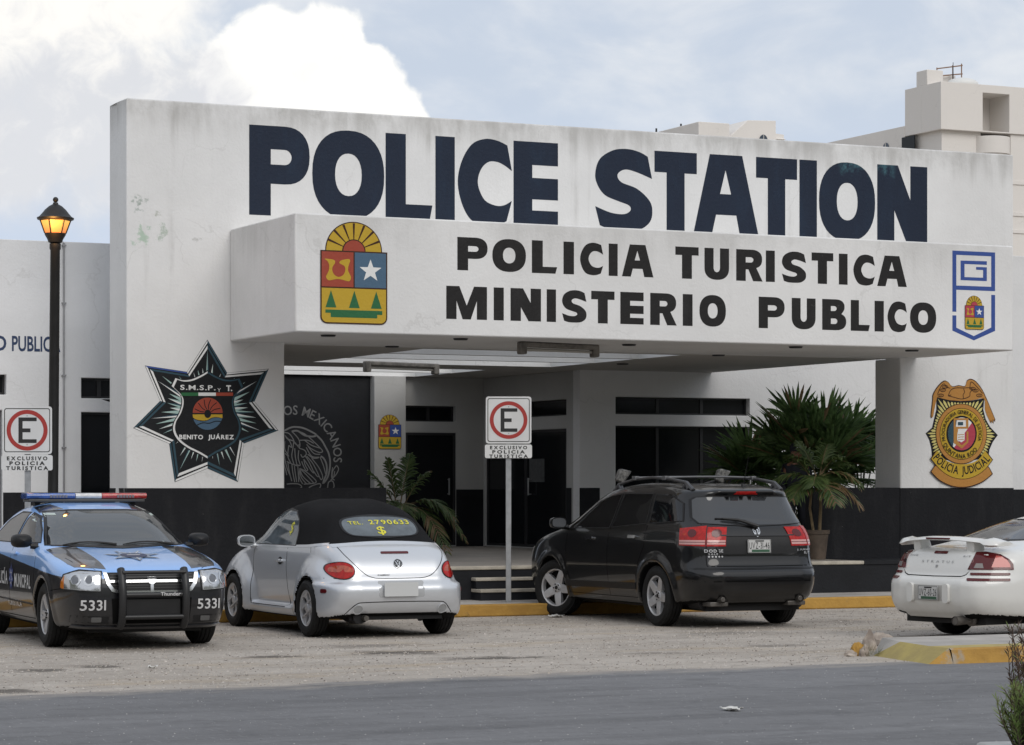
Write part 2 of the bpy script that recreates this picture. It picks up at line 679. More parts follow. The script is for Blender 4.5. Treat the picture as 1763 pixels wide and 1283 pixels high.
def paint_mat(name, col, fade=(0.05, 0.10, 0.14), amt=0.35, rough=0.55, patch_at=None):
    m = bpy.data.materials.new(name)
    m.use_nodes = True
    b = m.node_tree.nodes['Principled BSDF']
    n = NT(m.node_tree)
    tc = n.new('ShaderNodeTexCoord').outputs['Object']
    f = n.smooth(n.noise(n.mapping(tc, (1.5, 1.5, 0.5)), 1.6, 7, 0.7), 0.45, 0.8)
    c = n.mix(n.m('MULTIPLY', f, amt), col, fade)
    chips = n.smooth(n.noise(tc, 8.0, 9, 0.72), 0.66, 0.74)
    c = n.mix(n.m('MULTIPLY', chips, 0.35), c, (0.34, 0.34, 0.33))
    if patch_at:
        x, y, z = n.sep(tc)
        pf = n.smooth(n.m('ADD', z, n.m('MULTIPLY', n.m('SUBTRACT', n.noise(tc, 6.0, 8, 0.7), 0.5), 1.3)), patch_at[2] - 0.02, patch_at[2] + 0.30)
        pf = n.m('MULTIPLY', pf, n.m('MULTIPLY', n.smooth(x, patch_at[0], patch_at[0] + .15), n.smooth(x, patch_at[1], patch_at[1] - .15)))
        c = n.mix(n.m('MULTIPLY', pf, 0.8), c, (0.06, 0.15, 0.18))
    n.link(c, b.inputs['Base Color'])
    b.inputs['Roughness'].default_value = rough
    b.inputs['Specular IOR Level'].default_value = 0.18
    bp = n.new('ShaderNodeBump')
    bp.inputs['Strength'].default_value = 0.3
    bp.inputs['Distance'].default_value = 0.02
    n.link(n.noise(tc, 22, 4, 0.6), bp.inputs['Height'])
    n.link(bp.outputs[0], b.inputs['Normal'])
    return m


M_dado = paint_mat('black_dado_paint', (0.0105, 0.011, 0.0135), (0.030, 0.030, 0.032), 0.75, 0.65)
WHITE = (0.76, 0.757, 0.75)
gU0, gU1 = fu(218), 2.08
sp1 = fac(268, 372)
sp2 = fac(248, 405)
M_wall = wall_mat('white_render_wall', WHITE, 0.50, top=6.8,
                  spots=[(fu(240), fz(240, 352), 0.17, 0.20, (0.20, 0.27, 0.22)), (fu(275), fz(275, 370), 0.14, 0.09, (0.33, 0.36, 0.29)),
                         (fu(246), fz(246, 408), 0.20, 0.28, (0.36, 0.50, 0.38)), (fu(278), fz(278, 404), 0.14, 0.22, (0.36, 0.44, 0.36)),
                         (fu(340), fz(340, 412), 0.16, 0.06, (0.45, 0.45, 0.43))])
M_canopy = wall_mat('white_canopy_render', (0.77, 0.765, 0.757), 0.2, top=5.10, tamt=0.25)
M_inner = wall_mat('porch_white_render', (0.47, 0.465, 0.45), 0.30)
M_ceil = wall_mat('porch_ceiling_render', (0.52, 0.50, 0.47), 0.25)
M_slotlit = wall_mat('skylit_slot_white', (0.84, 0.84, 0.83), 0.1)  # lighter copy of the ceiling render: skylight on the slot sides put into the colour
M_back = wall_mat('rear_white_render', (0.75, 0.745, 0.74), 0.25)
M_annex = wall_mat('annex_white_render', (0.74, 0.745, 0.755), 0.22, top=5.6)
M_black = mat('black_wall_paint', (0.010, 0.011, 0.014), 0.6, var=0.4, vscale=1.5, bump=0.2, bscale=18, spec=0.3)
M_floor = mat('porch_floor_tile', (0.30, 0.27, 0.235), 0.5, var=0.22, vscale=2.0)
M_nosing = mat('pale_concrete_nosing', (0.46, 0.42, 0.35), 0.8, var=0.25, vscale=4, bump=0.3)
M_side = mat('sidewalk_concrete', (0.40, 0.375, 0.345), 0.85, var=0.25, vscale=1.6, bump=0.4, bscale=25)
M_glassd = mat('dark_window_glass', (0.010, 0.011, 0.013), 0.12, spec=0.22, var=0.2, vscale=1.0)
M_frame = mat('dark_aluminium', (0.022, 0.022, 0.024), 0.4, spec=0.4)
M_steel = mat('galvanised_steel', (0.42, 0.43, 0.44), 0.42, metal=0.7, var=0.15, vscale=8)
M_iron = mat('black_cast_iron', (0.008, 0.0075, 0.007), 0.5, var=0.3, vscale=10, spec=0.5)
M_cream = wall_mat('cream_stucco', (0.79, 0.755, 0.715), 0.08, vs=0.12)
M_navy = paint_mat('navy_lettering_paint', (0.015, 0.022, 0.040), (0.022, 0.042, 0.075), 0.5, patch_at=(fu(1440), fu(1545), 6.36))
M_ink = paint_mat('black_lettering_paint', (0.020, 0.019, 0.019), (0.045, 0.044, 0.044), 0.5)
P_yel = paint_mat('yellow_emblem_paint', (0.50, 0.33, 0.035), (0.45, 0.32, 0.07), 0.4)
P_red = paint_mat('red_emblem_paint', (0.33, 0.065, 0.040), (0.36, 0.10, 0.07), 0.4)
P_blu = paint_mat('blue_emblem_paint', (0.075, 0.135, 0.205), (0.09, 0.16, 0.23), 0.4)
P_royal = paint_mat('royal_blue_paint', (0.045, 0.085, 0.29), (0.06, 0.11, 0.30), 0.4)
P_grn = paint_mat('green_emblem_paint', (0.030, 0.135, 0.055), (0.04, 0.15, 0.07), 0.4)
P_wht = paint_mat('white_emblem_paint', (0.74, 0.74, 0.73), (0.66, 0.67, 0.67), 0.4)
P_teal = paint_mat('teal_emblem_paint', (0.035, 0.075, 0.100), (0.05, 0.09, 0.12), 0.4)
P_mint = paint_mat('mint_emblem_paint', (0.36, 0.50, 0.47), (0.30, 0.43, 0.41), 0.4)
P_blk = paint_mat('black_emblem_paint', (0.012, 0.013, 0.015), (0.025, 0.025, 0.028), 0.4)
P_ochre = paint_mat('ochre_emblem_paint', (0.45, 0.215, 0.055), (0.42, 0.24, 0.08), 0.4)
P_brown = paint_mat('brown_outline_paint', (0.05, 0.022, 0.014), (0.07, 0.03, 0.02), 0.3)
P_crm = paint_mat('cream_emblem_paint', (0.62, 0.55, 0.20), (0.60, 0.52, 0.22), 0.3)
P_pink = paint_mat('crimson_emblem_paint', (0.42, 0.055, 0.085), (0.44, 0.09, 0.11), 0.3)
P_chalk = paint_mat('chalk_grey_line_paint', (0.19, 0.19, 0.19), (0.14, 0.14, 0.14), 0.4)


# ------------------------------------------------------------------ ground, road, sidewalk
def ground_mat(name, lo, hi, fine=60.0, speck=0.5, patches=None, dark=None, tint=None, streaks=None, rough=0.9, spill=None, spots=()):
    m = bpy.data.materials.new(name)
    m.use_nodes = True
    b = m.node_tree.nodes['Principled BSDF']
    n = NT(m.node_tree)
    tc = n.new('ShaderNodeTexCoord').outputs['Object']
    rot = n.new('ShaderNodeMapping')
    n.link(tc, rot.inputs[0])
    rot.inputs['Rotation'].default_value = (0, 0, -ALPHA)
    tr = rot.outputs[0]
    big = n.noise(n.mapping(tr, (0.25, 0.9, 1)), 0.8, 6, 0.62)
    col = n.mix(n.smooth(big, 0.32, 0.68), lo, hi)
    if tint:
        col = n.mix(n.m('MULTIPLY', n.smooth(n.noise(n.mapping(tr, (0.4, 1.2, 1), (7, 3, 0)), 0.9, 5, 0.6), 0.52, 0.72), 0.5), col, tint)
    if streaks:
        st = n.noise(n.mapping(tr, (0.06, 1.0, 1)), 1.5, 5, 0.6)
        col = n.mix(n.m('MULTIPLY', n.smooth(st, 0.46, 0.70), 0.8), col, streaks)
    if dark:
        dk = n.noise(n.mapping(tr, (0.55, 1.1, 1), (1.3, 0.4, 0)), 1.1, 9, 0.7)
        col = n.mix(n.m('MULTIPLY', n.smooth(dk, 0.61, 0.70), 0.8), col, dark)
    fn = n.noise(n.mapping(tr, (1, .12, 1)), fine * .55, 4, 0.85)
    f2 = n.noise(n.mapping(tr, (1, .6, 1)), fine * 0.14, 8, 0.85)
    f3 = n.noise(n.mapping(tr, (.5, 1, 1), (3, 9, 0)), 3.2, 7, 0.7)
    col = n.mix(n.m('MULTIPLY', n.smooth(f3, 0.48, 0.68), 0.5), col, tuple(c * .62 for c in lo))
    col = n.mix(n.m('MULTIPLY', n.smooth(fn, 0.56, 0.70), speck), col, tuple(min(1, c * 1.7) for c in hi))
    col = n.mix(n.m('MULTIPLY', n.smooth(f2, 0.54, 0.68), speck), col, tuple(c * 0.42 for c in lo))
    col = n.mix(n.m('MULTIPLY', n.smooth(f2, 0.46, 0.34), speck * .6), col, tuple(min(1, c * 1.35) for c in hi))
    wx, wy, wz = n.sep(tr)
    for (cx, cy, ru, rd, k) in spots:      # oil and worn-through patches with ragged outlines
        p = loc(flat(cx, cy))
        # tr is the world turned by -ALPHA
        q = Vector((p.x, p.y))
        ox, oy = ORG.x * CA + ORG.y * SA, -ORG.x * SA + ORG.y * CA
        dx = n.m('DIVIDE', n.m('SUBTRACT', wx, q.x + ox), ru)
        dy = n.m('DIVIDE', n.m('SUBTRACT', wy, q.y + oy), rd)
        dd = n.m('SQRT', n.m('ADD', n.m('MULTIPLY', dx, dx), n.m('MULTIPLY', dy, dy)))
        rn = n.noise(n.mapping(tr, (1, 1.6, 1)), 2.6, 9, 0.75)
        sf = n.smooth(n.m('ADD', n.m('SUBTRACT', 1.0, dd), n.m('MULTIPLY', n.m('SUBTRACT', rn, 0.5), 2.6)), 0.2, 0.75)
        col = n.mix(n.m('MULTIPLY', n.m('MULTIPLY', sf, n.smooth(dd, 1.9, 0.9)), k), col, dark or (0.09, 0.08, 0.07))
    if spill:    # dust and sand dragged over the edge of the road
        at_ = n.new('ShaderNodeAttribute')
        at_.attribute_name = 'verge'
        sn = n.noise(n.mapping(tr, (0.6, 1.3, 1)), 2.2, 9, 0.75)
        sf = n.smooth(n.m('ADD', at_.outputs['Fac'], n.m('MULTIPLY', n.m('SUBTRACT', sn, 0.5), 1.5)), 0.62, 1.12)
        col = n.mix(n.m('MULTIPLY', sf, 0.8), col, spill)
    n.link(col, b.inputs['Base Color'])
    b.inputs['Roughness'].default_value = rough
    b.inputs['Specular IOR Level'].default_value = 0.25
    bp = n.new('ShaderNodeBump')
    bp.inputs['Strength'].default_value = 0.6
    bp.inputs['Distance'].default_value = 0.015
    n.link(n.m('ADD', fn, f2), bp.inputs['Height'])
    n.link(bp.outputs[0], b.inputs['Normal'])
    return m


M_lot = ground_mat('dusty_gravel_asphalt', (0.345, 0.308, 0.268), (0.45, 0.408, 0.362), 48, 0.55, dark=(0.105, 0.093, 0.080), tint=(0.38, 0.29, 0.18),
                   spots=[(65, 1155, .45, .35, .9), (170, 1148, .35, .3, .9), (470, 1131, .6, .3, .9), (690, 1124, .8, .5, .95), (850, 1133, .9, .35, .95), (15, 1190, .5, .4, .9), (640, 1112, .9, .5, .5), (215, 1100, 1.0, .8, .6), (1330, 1112, .7, .4, .5), (1120, 1125, .6, .3, .5), (1250, 1090, 1.2, .6, .45), (1445, 1070, 1.0, .7, .4)])
M_road = ground_mat('worn_asphalt', (0.155, 0.155, 0.160), (0.195, 0.195, 0.200), 55, 0.42, streaks=(0.118, 0.118, 0.122), spill=(0.36, 0.325, 0.285))
M_soil = ground_mat('dry_soil', (0.20, 0.16, 0.11), (0.28, 0.23, 0.16), 40, 0.4)


def yellow_kerb_mat(name, wear):
    m = bpy.data.materials.new(name)
    m.use_nodes = True
    b = m.node_tree.nodes['Principled BSDF']
    n = NT(m.node_tree)
    tc = n.new('ShaderNodeTexCoord').outputs['Object']
    col = n.mix(n.smooth(n.noise(tc, 2.2, 6, 0.65), 0.3, 0.7), (0.34, 0.185, 0.035), (0.47, 0.27, 0.055))
    w = n.noise(tc, 3.1, 8, 0.7)
    col = n.mix(n.m('MULTIPLY', n.smooth(w, 0.62 - wear, 0.76 - wear), 0.85), col, (0.33, 0.30, 0.25))
    col = n.mix(n.m('MULTIPLY', n.smooth(n.noise(tc, 9, 5, 0.7), 0.6, 0.8), 0.5), col, (0.10, 0.08, 0.06))
    n.link(col, b.inputs['Base Color'])
    b.inputs['Roughness'].default_value = 0.8
    bp = n.new('ShaderNodeBump')
    bp.inputs['Strength'].default_value = 0.6
    bp.inputs['Distance'].default_value = 0.02
    n.link(n.noise(tc, 16, 5, 0.65), bp.inputs['Height'])
    n.link(bp.outputs[0], b.inputs['Normal'])
    return m


M_kerb = yellow_kerb_mat('yellow_kerb_paint', 0.02)
M_kerbw = yellow_kerb_mat('worn_yellow_kerb_paint', 0.10)

g = MB()
g.box(-1500, 1500, -300, 3000, -1.0, 0.0)
tag(g.build('ground', M_lot), kind='structure')

# road: one sheet 4 mm above the lot with a ragged far edge
e0, e1 = loc(flat(0, 1197)), loc(flat(1500, 1141))
rv = []
N = 420
for k in range(N + 1):
    u = -45 + 90 * k / N
    t = (u - e0.x) / (e1.x - e0.x)
    d = e0.y + (e1.y - e0.y) * t
    if u > e1.x:
        d = e1.y + (u - e1.x) * 0.02
    d += 0.10 * math.sin(u * 0.9) + 0.05 * math.sin(u * 2.7 + 1) + random.uniform(-0.05, 0.05)
    rv.append((u, d))
m = MB()
vs = [wor(u, d, 0.004) for u, d in rv] + [wor(u, d - 1.5, 0.004) for u, d in rv] + [wor(u, -60, 0.004) for u, d in rv]
m.add(vs, [(k + q, N + 1 + k + q, N + 2 + k + q, k + 1 + q) for k in range(N) for q in (0, N + 1)])
o = m.build('road', M_road, smooth=False, merge=False)
va = o.data.attributes.new('verge', 'FLOAT', 'POINT')
va.data.foreach_set('value', np.array([1.0] * (N + 1) + [0.0] * (2 * N + 2), np.float32))
tag(o, kind='structure')

KD, PD = -2.95, -1.45          # kerb face and porch edge, metres in front of the facade
m = MB()
m.box(-60, 40, KD + 0.16, 3.0, 0.0, 0.150)
o = m.build('sidewalk', M_side, bevel=0.01)
o.location, o.rotation_euler = ORG, (0, 0, ALPHA)
tag(o, kind='structure')
m = MB()
m.box(-60, 40, KD, KD + 0.155, 0.0, 0.156)
o = m.build('kerb', M_kerb, bevel=0.018)
o.location, o.rotation_euler = ORG, (0, 0, ALPHA)
tag(o, kind='structure')

# ------------------------------------------------------------------ police station
def slab_holes(mb, outer, holes, fn, d0, d1, mi=0, hole_mi=None):
    """flat slab with openings; fn(u, v, d)"""
    loops = [outer] + holes
    pts = [p for l in loops for p in l]
    tri = tessellate_polygon([[Vector((u, v, 0)) for u, v in l] for l in loops])
    n = len(pts)
    vs = [fn(u, v, d0) for u, v in pts] + [fn(u, v, d1) for u, v in pts]
    fs = [tuple(t) for t in tri] + [tuple(n + k for k in reversed(t)) for t in tri]
    b = 0
    for l in loops:
        L = len(l)
        fs += [(b + k, b + (k + 1) % L, n + b + (k + 1) % L, n + b + k) for k in range(L)]
        b += L
    q = len(mb.i)
    mb.add(vs, fs, mi)
    if hole_mi is not None:
        for k in range(len(fs) - sum(len(l) for l in holes), len(fs)):
            mb.i[q + k] = hole_mi


def rect(u0, u1, v0, v1):
    return [(u0, v0), (u1, v0), (u1, v1), (u0, v1)]


UZD = lambda u, z, d: (u, d, z)
station = empty('police_station', 'white police station with black dado and deep entrance canopy painted with big POLICE STATION lettering',
                'police station', ORG, ALPHA)
CEIL = 3.62
TOPZ = 6.81
UL = fu(490)
m = MB()
m.prism([(gU0, 0), (UL, 0), (UL, CEIL), (0, CEIL), (0, 0), (gU1, 0), (gU1, TOPZ), (gU0, TOPZ)], UZD, 0, 0.40)
m.box(gU0, UL, 0.40, 0.78, 0, TOPZ)
m.box(0, gU1, 0.40, 0.70, 0, CEIL)
m.build('facade_wall', M_wall, station, bevel=0.02)
m = MB()
e = 0.003
DZ = 1.65
for a_, b_, d_ in ((gU0 - e, UL + e, .78), (-e, gU1 + e, .70)):
    m = MB()
    m.box(a_, b_, -e, d_ + e, 0.0, DZ)
    m.build('dado', M_dado, station)
m = MB()
pL, pR = fu(665), fu(1400)
m.box(UL + 2 * e, pL, 0.004, 0.22, 0.0, DZ + 0.005)
m.build('parapet', M_dado, station)
m = MB()
m.box(pR, -2 * e, 0.004, 0.22, 0.0, DZ + 0.005)
m.build('parapet', M_dado, station)

# canopy: a deep box hung on the wall
cD = -2.47
c0, c1 = fu(508, cD), fu(1745, cD)
czt = fz(508, 366, cD)
m = MB()
m.box(c0, c1, cD, -0.003, CEIL + 0.003, czt)
m.build('canopy', M_canopy, station, bevel=0.02)

# porch ceiling slab with open slots between beams
m = MB()
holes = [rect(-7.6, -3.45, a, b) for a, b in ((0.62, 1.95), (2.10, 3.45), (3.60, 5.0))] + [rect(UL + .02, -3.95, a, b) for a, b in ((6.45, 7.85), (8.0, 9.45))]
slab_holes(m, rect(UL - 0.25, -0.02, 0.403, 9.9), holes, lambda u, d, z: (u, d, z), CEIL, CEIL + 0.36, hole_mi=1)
m.build('porch_ceiling', [M_ceil, M_slotlit], station)
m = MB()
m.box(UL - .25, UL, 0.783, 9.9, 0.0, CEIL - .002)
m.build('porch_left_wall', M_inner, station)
# small round lamp roses on the soffit
for px, py in ((565, 577), (793, 583), (675, 596), (1083, 593), (1072, 626), (1237, 611), (1370, 597), (1570, 603), (1110, 640)):
    p = loc(flat(px, py, CEIL))
    m = MB()
    m.lathe([(0.09, CEIL - 0.02), (0.10, CEIL + 0.002)], 16, Matrix.Translation((p.x, p.y, 0)))
    m.build('ceiling_rose', M_frame, station)


def tube_lamp(pa, pb):
    a, b = loc(flat(*pa, CEIL - 0.14)), loc(flat(*pb, CEIL - 0.14))
    d = (b - a).normalized()
    f = MB()
    up = Vector((0, 0, 1))
    for c, s in ((a, 1), (b, -1)):
        q = c + d * s * 0.07
        Mx = Matrix.Translation(q)
        f.box(-0.05, 0.05, -0.07, 0.07, -0.03, 0.14, 0, Mx)
    mid = (a + b) / 2
    L = (b - a).length
    ang = math.atan2(d.y, d.x)
    Mx = Matrix.Translation(mid) @ Matrix.Rotation(ang, 4, 'Z')
    f.box(-L / 2 + .1, L / 2 - .1, -0.06, 0.06, 0.07, 0.14, 0, Mx)
    o = f.build('strip_light', mat('dusty_lamp_housing', (0.20, 0.185, 0.165), 0.7, var=0.4, vscale=9), station, bevel=0.02)
    t = MB()
    t.tube([a + d * .10 + up * .04, b - d * .10 + up * .04], 0.02, 10)
    t.build('lamp_tube', mat('unlit_lamp_tube', (0.42, 0.40, 0.36), 0.4), o)


tube_lamp((892, 606), (1030, 612))
tube_lamp((626, 637), (755, 642))

# porch platform, floor, steps
uS0, uS1, uE = fu(812, PD), fu(1010, PD), fu(1487, PD)
BKD, RMD = 9.6, 5.75
m = MB()
m.box(UL - .5, gU1 + 14, PD, 10.0, 0.0, 0.55)
m.box(uE + 0.003, gU1 + 14, PD - 0.02, 0, 0.55, 0.60)
m.build('platform', M_black, station, merge=False)
m = MB()
m.box(UL - .5, uE, PD + 0.10, 10.0, 0.551, 0.600)
m.build('porch_floor', M_floor, station)
m = MB()
m.box(UL - .5, uE, PD - 0.02, PD + 0.097, 0.551, 0.602)
m.build('platform_nosing', M_nosing, station, bevel=0.012)
for k, z in enumerate((0.30, 0.45)):
    m = MB()
    m.box(uS0, uS1, PD - 0.15 * (2 - k), PD - 0.001, 0.14 + 0.15 * k, z - 0.045, 0)
    m.box(uS0 - 0.01, uS1 + 0.01, PD - 0.15 * (2 - k) - 0.015, PD - 0.001, z - 0.044, z, 1)
    m.build('step', [M_black, M_nosing], station, bevel=0.008)

# back wall of the porch with a strip window and a door
uc = fu(697, BKD)
ud = fu(785, BKD)
uB = fu(998, RMD)
zs0, zs1, zd1 = fz(740, 726, BKD), fz(740, 699, BKD), fz(740, 745, BKD)
m = MB()
slab_holes(m, rect(uc - 2.0, uB + 0.3, 0.601, CEIL - 0.001),
           [rect(uc + .01, ud, zs0, zs1), rect(uc + .01, ud, 0.62, zd1)], UZD, BKD, BKD + 0.25)
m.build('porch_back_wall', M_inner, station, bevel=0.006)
m = MB()
um0, um1 = fu(643, 9.4), fu(697, 9.4)
m.box(um0, um1, 9.35, BKD - 0.002, 0.601, CEIL - 0.001)
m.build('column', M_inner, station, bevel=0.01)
m = MB()
m.box(um0 - 4.5, um0 - 0.003, BKD - 0.06, BKD + 0.2, 0.601, CEIL - 0.002)
m.build('mural_wall', M_black, station)


def pane(name, rc, fn, d, frame=0.05, mullions=(), glass=M_glassd, parent=station, handle=None, bars=()):
    """a window or door leaf: dark frame mesh with its glass as a child; rc=(u0,u1,z0,z1); fn(u,z,d)"""
    u0, u1, z0, z1 = rc
    f = MB()
    cuts = [u0] + [u0 + (u1 - u0) * q for q in mullions] + [u1]
    hs = []
    for a, b in zip(cuts[:-1], cuts[1:]):
        zc = [z0] + [z0 + (z1 - z0) * q for q in bars] + [z1]
        for za, zb in zip(zc[:-1], zc[1:]):
            hs.append(rect(a + frame * .6, b - frame * .6, za + frame * .6, zb - frame * .6))
    slab_holes(f, rect(u0 + .002, u1 - .002, z0 + .002, z1 - .002), hs, fn, d, d + 0.06)
    o = f.build(name, M_frame, parent, bevel=0.004)
    gl = MB()
    gl.prism(rect(u0 + .004, u1 - .004, z0 + .004, z1 - .004), fn, d + 0.022, d + 0.034)
    gl.build('pane', glass, o)
    if handle:
        h = MB()
        h.tube([fn(handle, z0 + .9, d - .05), fn(handle, z0 + 1.2, d - .05)], 0.014, 8)
        h.tube([fn(handle, z0 + .92, d - .05), fn(handle, z0 + .92, d + .01)], 0.01, 6)
        h.tube([fn(handle, z0 + 1.18, d - .05), fn(handle, z0 + 1.18, d + .01)], 0.01, 6)
        h.build('handle', M_steel, o)
    return o


pane('window', (uc + .01, ud, zs0, zs1), UZD, BKD + 0.12, mullions=(.5,))
pane('door', (uc + .01, ud, 0.62, zd1), UZD, BKD + 0.01, 0.08, handle=ud - .15)


def side(px, py, u0):
    r = ray(px, py)
    # u = (p-ORG).(CA,SA) = u0
    t = (u0 + ORG.x * CA + ORG.y * SA) / (r.x * CA + SA)
    X, Y = r.x * t, t
    return (-(X - ORG.x) * SA + (Y - ORG.y) * CA, EYE + r.z * t)


SZD = lambda d, z, t: (uB + t, d, z)
da, db = side(832, 700, uB)[0], side(975, 700, uB)[0]
za1, za0 = side(975, 687, uB)[1], side(975, 715, uB)[1]
zdo = side(975, 738, uB)[1]
m = MB()
slab_holes(m, rect(RMD + .251, BKD - .001, 0.601, CEIL - 0.001), [rect(db, min(da, BKD - .12), za0, za1), rect(db, min(da, BKD - .12), 0.62, zdo)], SZD, 0.0, 0.25)
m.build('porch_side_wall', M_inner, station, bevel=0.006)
pane('window', (db, min(da, BKD - .12), za0, za1), SZD, 0.12, mullions=(.5,))
NT_ = MB()
NT_.prism(rect(db + .9, db + 1.5, 1.75, 2.15), SZD, .026, .029)
NT_.build('notice', mat('faint_paper_notice', (.075, .078, .08), .6, var=.3, vscale=14), station)
pane('door', (db, min(da, BKD - .12), 0.62, zdo), SZD, 0.01, 0.08, mullions=(.5,), handle=db + 1.4)
# front of the inner room, running on behind the pier into the open court
uw0, uw1 = fu(1060, RMD), fu(1291, RMD)
zw1, zw0, zw2 = fz(1060, 683, RMD), fz(1060, 713, RMD), fz(1060, 733, RMD)
m = MB()
slab_holes(m, rect(uB, gU1 + 14, 0.601, 5.85), [rect(uw0, uw1, zw0, zw1), rect(uw0, uw1, 1.2, zw2)], UZD, RMD, RMD + 0.25)
m.build('court_wall', M_back, station, bevel=0.008)
pane('window', (uw0, uw1, zw0, zw1), UZD, RMD + .12, mullions=(.33, .66))
pane('window', (uw0, uw1, 1.2, zw2), UZD, RMD + .12, mullions=(.33, .66))
m = MB()
m.box(ud + .003, uB - .002, BKD - e, BKD, 0.602, DZ - .03)
m.box(uB - e, uB, RMD + .3, db - .003, 0.602, DZ)
m.box(uB - e, uw0 - .3, RMD - e, RMD, 0.602, DZ)
m.box(uw0 - .3 + e, gU1 + 14, RMD - e, RMD, 0.602, 1.19)
m.build('porch_dado', M_black, station)
m = MB()
m.box(gU1 + .01, gU1 + 14, RMD - 2 * e, RMD - e - .001, 0.602, 1.62)
m.build('court_dado', M_black, station)
# ------------------------------------------------------------------ lettering and emblems painted on the station
def on_plane(d):
    return lambda u, v, h: (u, d - h, v)


def px_letters(P, txt, boxes, zb, zt, d, m, off, sc):
    """each letter by its own left and right edge (crop pixels), all between two heights"""
    for ch, (a, b) in zip(txt, boxes):
        ua, ub = fu(off + a / sc, d), fu(off + b / sc, d)
        zz0 = zb
        for L in [GLYPH[ch]]:
            P.poly([[(ua + x * (ub - ua), zz0 + y * (zt - zz0)) for x, y in l] for l in L], m, 1)


WAY = 2.938
SC2 = 2.1955
P = Paint(on_plane(-0.0005))
px_letters(P, 'POLICE', [(85, 391), (404, 768), (775, 1012), (1027, 1125), (1140, 1414), (1422, 1647)], 5.34, 6.555, 0, M_navy, 400, WAY)
px_letters(P, 'STATION', [(142, 360), (366, 526), (513, 760), (750, 905), (914, 980), (988, 1200), (1208, 1397)], 5.36, 6.535, 0, M_navy, 960, SC2)
P.build('police_station_lettering', station)
P = Paint(on_plane(cD))
zA0, zA1 = fz(788, 465, cD), fz(788, 408, cD)
zB0, zB1 = fz(768, 549, cD), fz(768, 492, cD)
px_letters(P, 'POLI', [(1138, 1291), (1315, 1485), (1515, 1643), (1675, 1728)], zA0, zA1, cD, M_ink, 400, WAY)
px_letters(P, 'CIA', [(85, 172), (193, 227), (243, 362)], zA0, zA1, cD, M_ink, 960, SC2)
px_letters(P, 'TURISTICA', [(445, 533), (555, 648), (675, 775), (787, 821), (848, 940), (960, 1042), (1063, 1096), (1118, 1199), (1208, 1320)], zA0, zA1, cD, M_ink, 960, SC2)
px_letters(P, 'MINI', [(1082, 1288), (1322, 1373), (1407, 1561), (1590, 1637)], zB0, zB1, cD, M_ink, 400, WAY)
px_letters(P, 'STERIO', [(17, 110), (127, 215), (237, 325), (350, 450), (473, 510), (536, 636)], zB0, zB1, cD, M_ink, 960, SC2)
px_letters(P, 'PUBLICO', [(760, 858), (885, 975), (1000, 1091), (1108, 1180), (1198, 1233), (1247, 1320), (1332, 1431)], zB0, zB1, cD, M_ink, 960, SC2)
P.build('canopy_lettering', station)


def emblem(P, u0, u1, z0, z1, red=P_red, blue=P_blu, yel=P_yel):
    """rising-sun shield: 737 x 1115 units, scaled to the width u0..u1 from the foot z0"""
    k = (u1 - u0) / 737
    kz_ = (z1 - z0) / 1120
    T = lambda x, y: (u0 + x * k, z0 + y * kz_)
    A = lambda l: [T(*p) for p in l]
    cx, cy = 368, 795
    P.poly(A(arc(cx, cy, 316, 325, 0, 180, 40)), P_brown, 1)
    P.poly(A(arc(cx, cy + 2, 304, 311, 0, 180, 40)), yel, 2)
    for a in (157, 134, 112, 90, 68, 46, 23):
        P.poly(A([(cx + 125 * math.cos(rad(a - 2)), cy + 125 * math.sin(rad(a - 2))), (cx + 309 * math.cos(rad(a - 2.4)), cy + 309 * math.sin(rad(a - 2.4))),
                  (cx + 309 * math.cos(rad(a + 2.4)), cy + 309 * math.sin(rad(a + 2.4))), (cx + 125 * math.cos(rad(a + 2)), cy + 125 * math.sin(rad(a + 2)))]), P_brown, 3)
    P.poly(A(arc(cx, cy, 130, 132, 0, 180, 24)), P_brown, 4)
    P.poly(A(arc(cx, cy, 118, 120, 0, 180, 24)), red, 5)

    def shield(x0, x1, y0, y1, r):
        return [(x0, y1)] + arc(x0 + r, y0 + r, r, r, 180, 270, 8) + arc(x1 - r, y0 + r, r, r, 270, 360, 8) + [(x1, y1)]
    P.poly(A(shield(-2, 739, -4, 797, 75)), P_brown, 6)
    P.poly(A(shield(12, 725, 10, 385, 62)), yel, 7)
    P.poly(A(rect(12, 362, 400, 783)), red, 7)
    P.poly(A(rect(376, 725, 400, 783)), blue, 7)
    U = [(42, 700), (75, 702), (145, 692), (158, 660), (132, 620), (128, 575), (150, 530), (197, 508), (247, 530), (270, 580), (262, 628), (207, 660),
         (227, 690), (300, 708), (325, 690), (307, 635), (302, 580), (334, 510), (318, 468), (280, 468), (192, 486), (104, 468), (76, 475), (60, 510), (88, 570), (94, 630), (74, 678)]
    P.poly(A(catmull(U, 4, True)), yel, 8)
    st = []
    for k2 in range(10):
        r = 128 if k2 % 2 == 0 else 52
        a = rad(90 + 36 * k2)
        st.append((551 + r * math.cos(a), 585 + r * math.sin(a)))
    P.poly(A(st), P_wht, 8)
    for x in (113, 371, 615):
        P.poly(A([(x - 60, 172), (x + 60, 172), (x, 362)]), P_grn, 8)
    P.poly(A([(52, 148), (682, 148), (682, 105), (626, 105), (626, 66), (110, 66), (110, 112), (52, 112)]), P_grn, 8)


P = Paint(on_plane(cD))
emblem(P, fu(551.5, cD), fu(666, cD), fz(551.5, 556, cD), fz(608, 382, cD))
P.build('state_emblem', station)
P = Paint(on_plane(9.35))
emblem(P, fu(651, 9.35), fu(690.5, 9.35), fz(651, 773, 9.35), fz(671, 714, 9.35), blue=P_royal)
P.build('state_emblem', station)

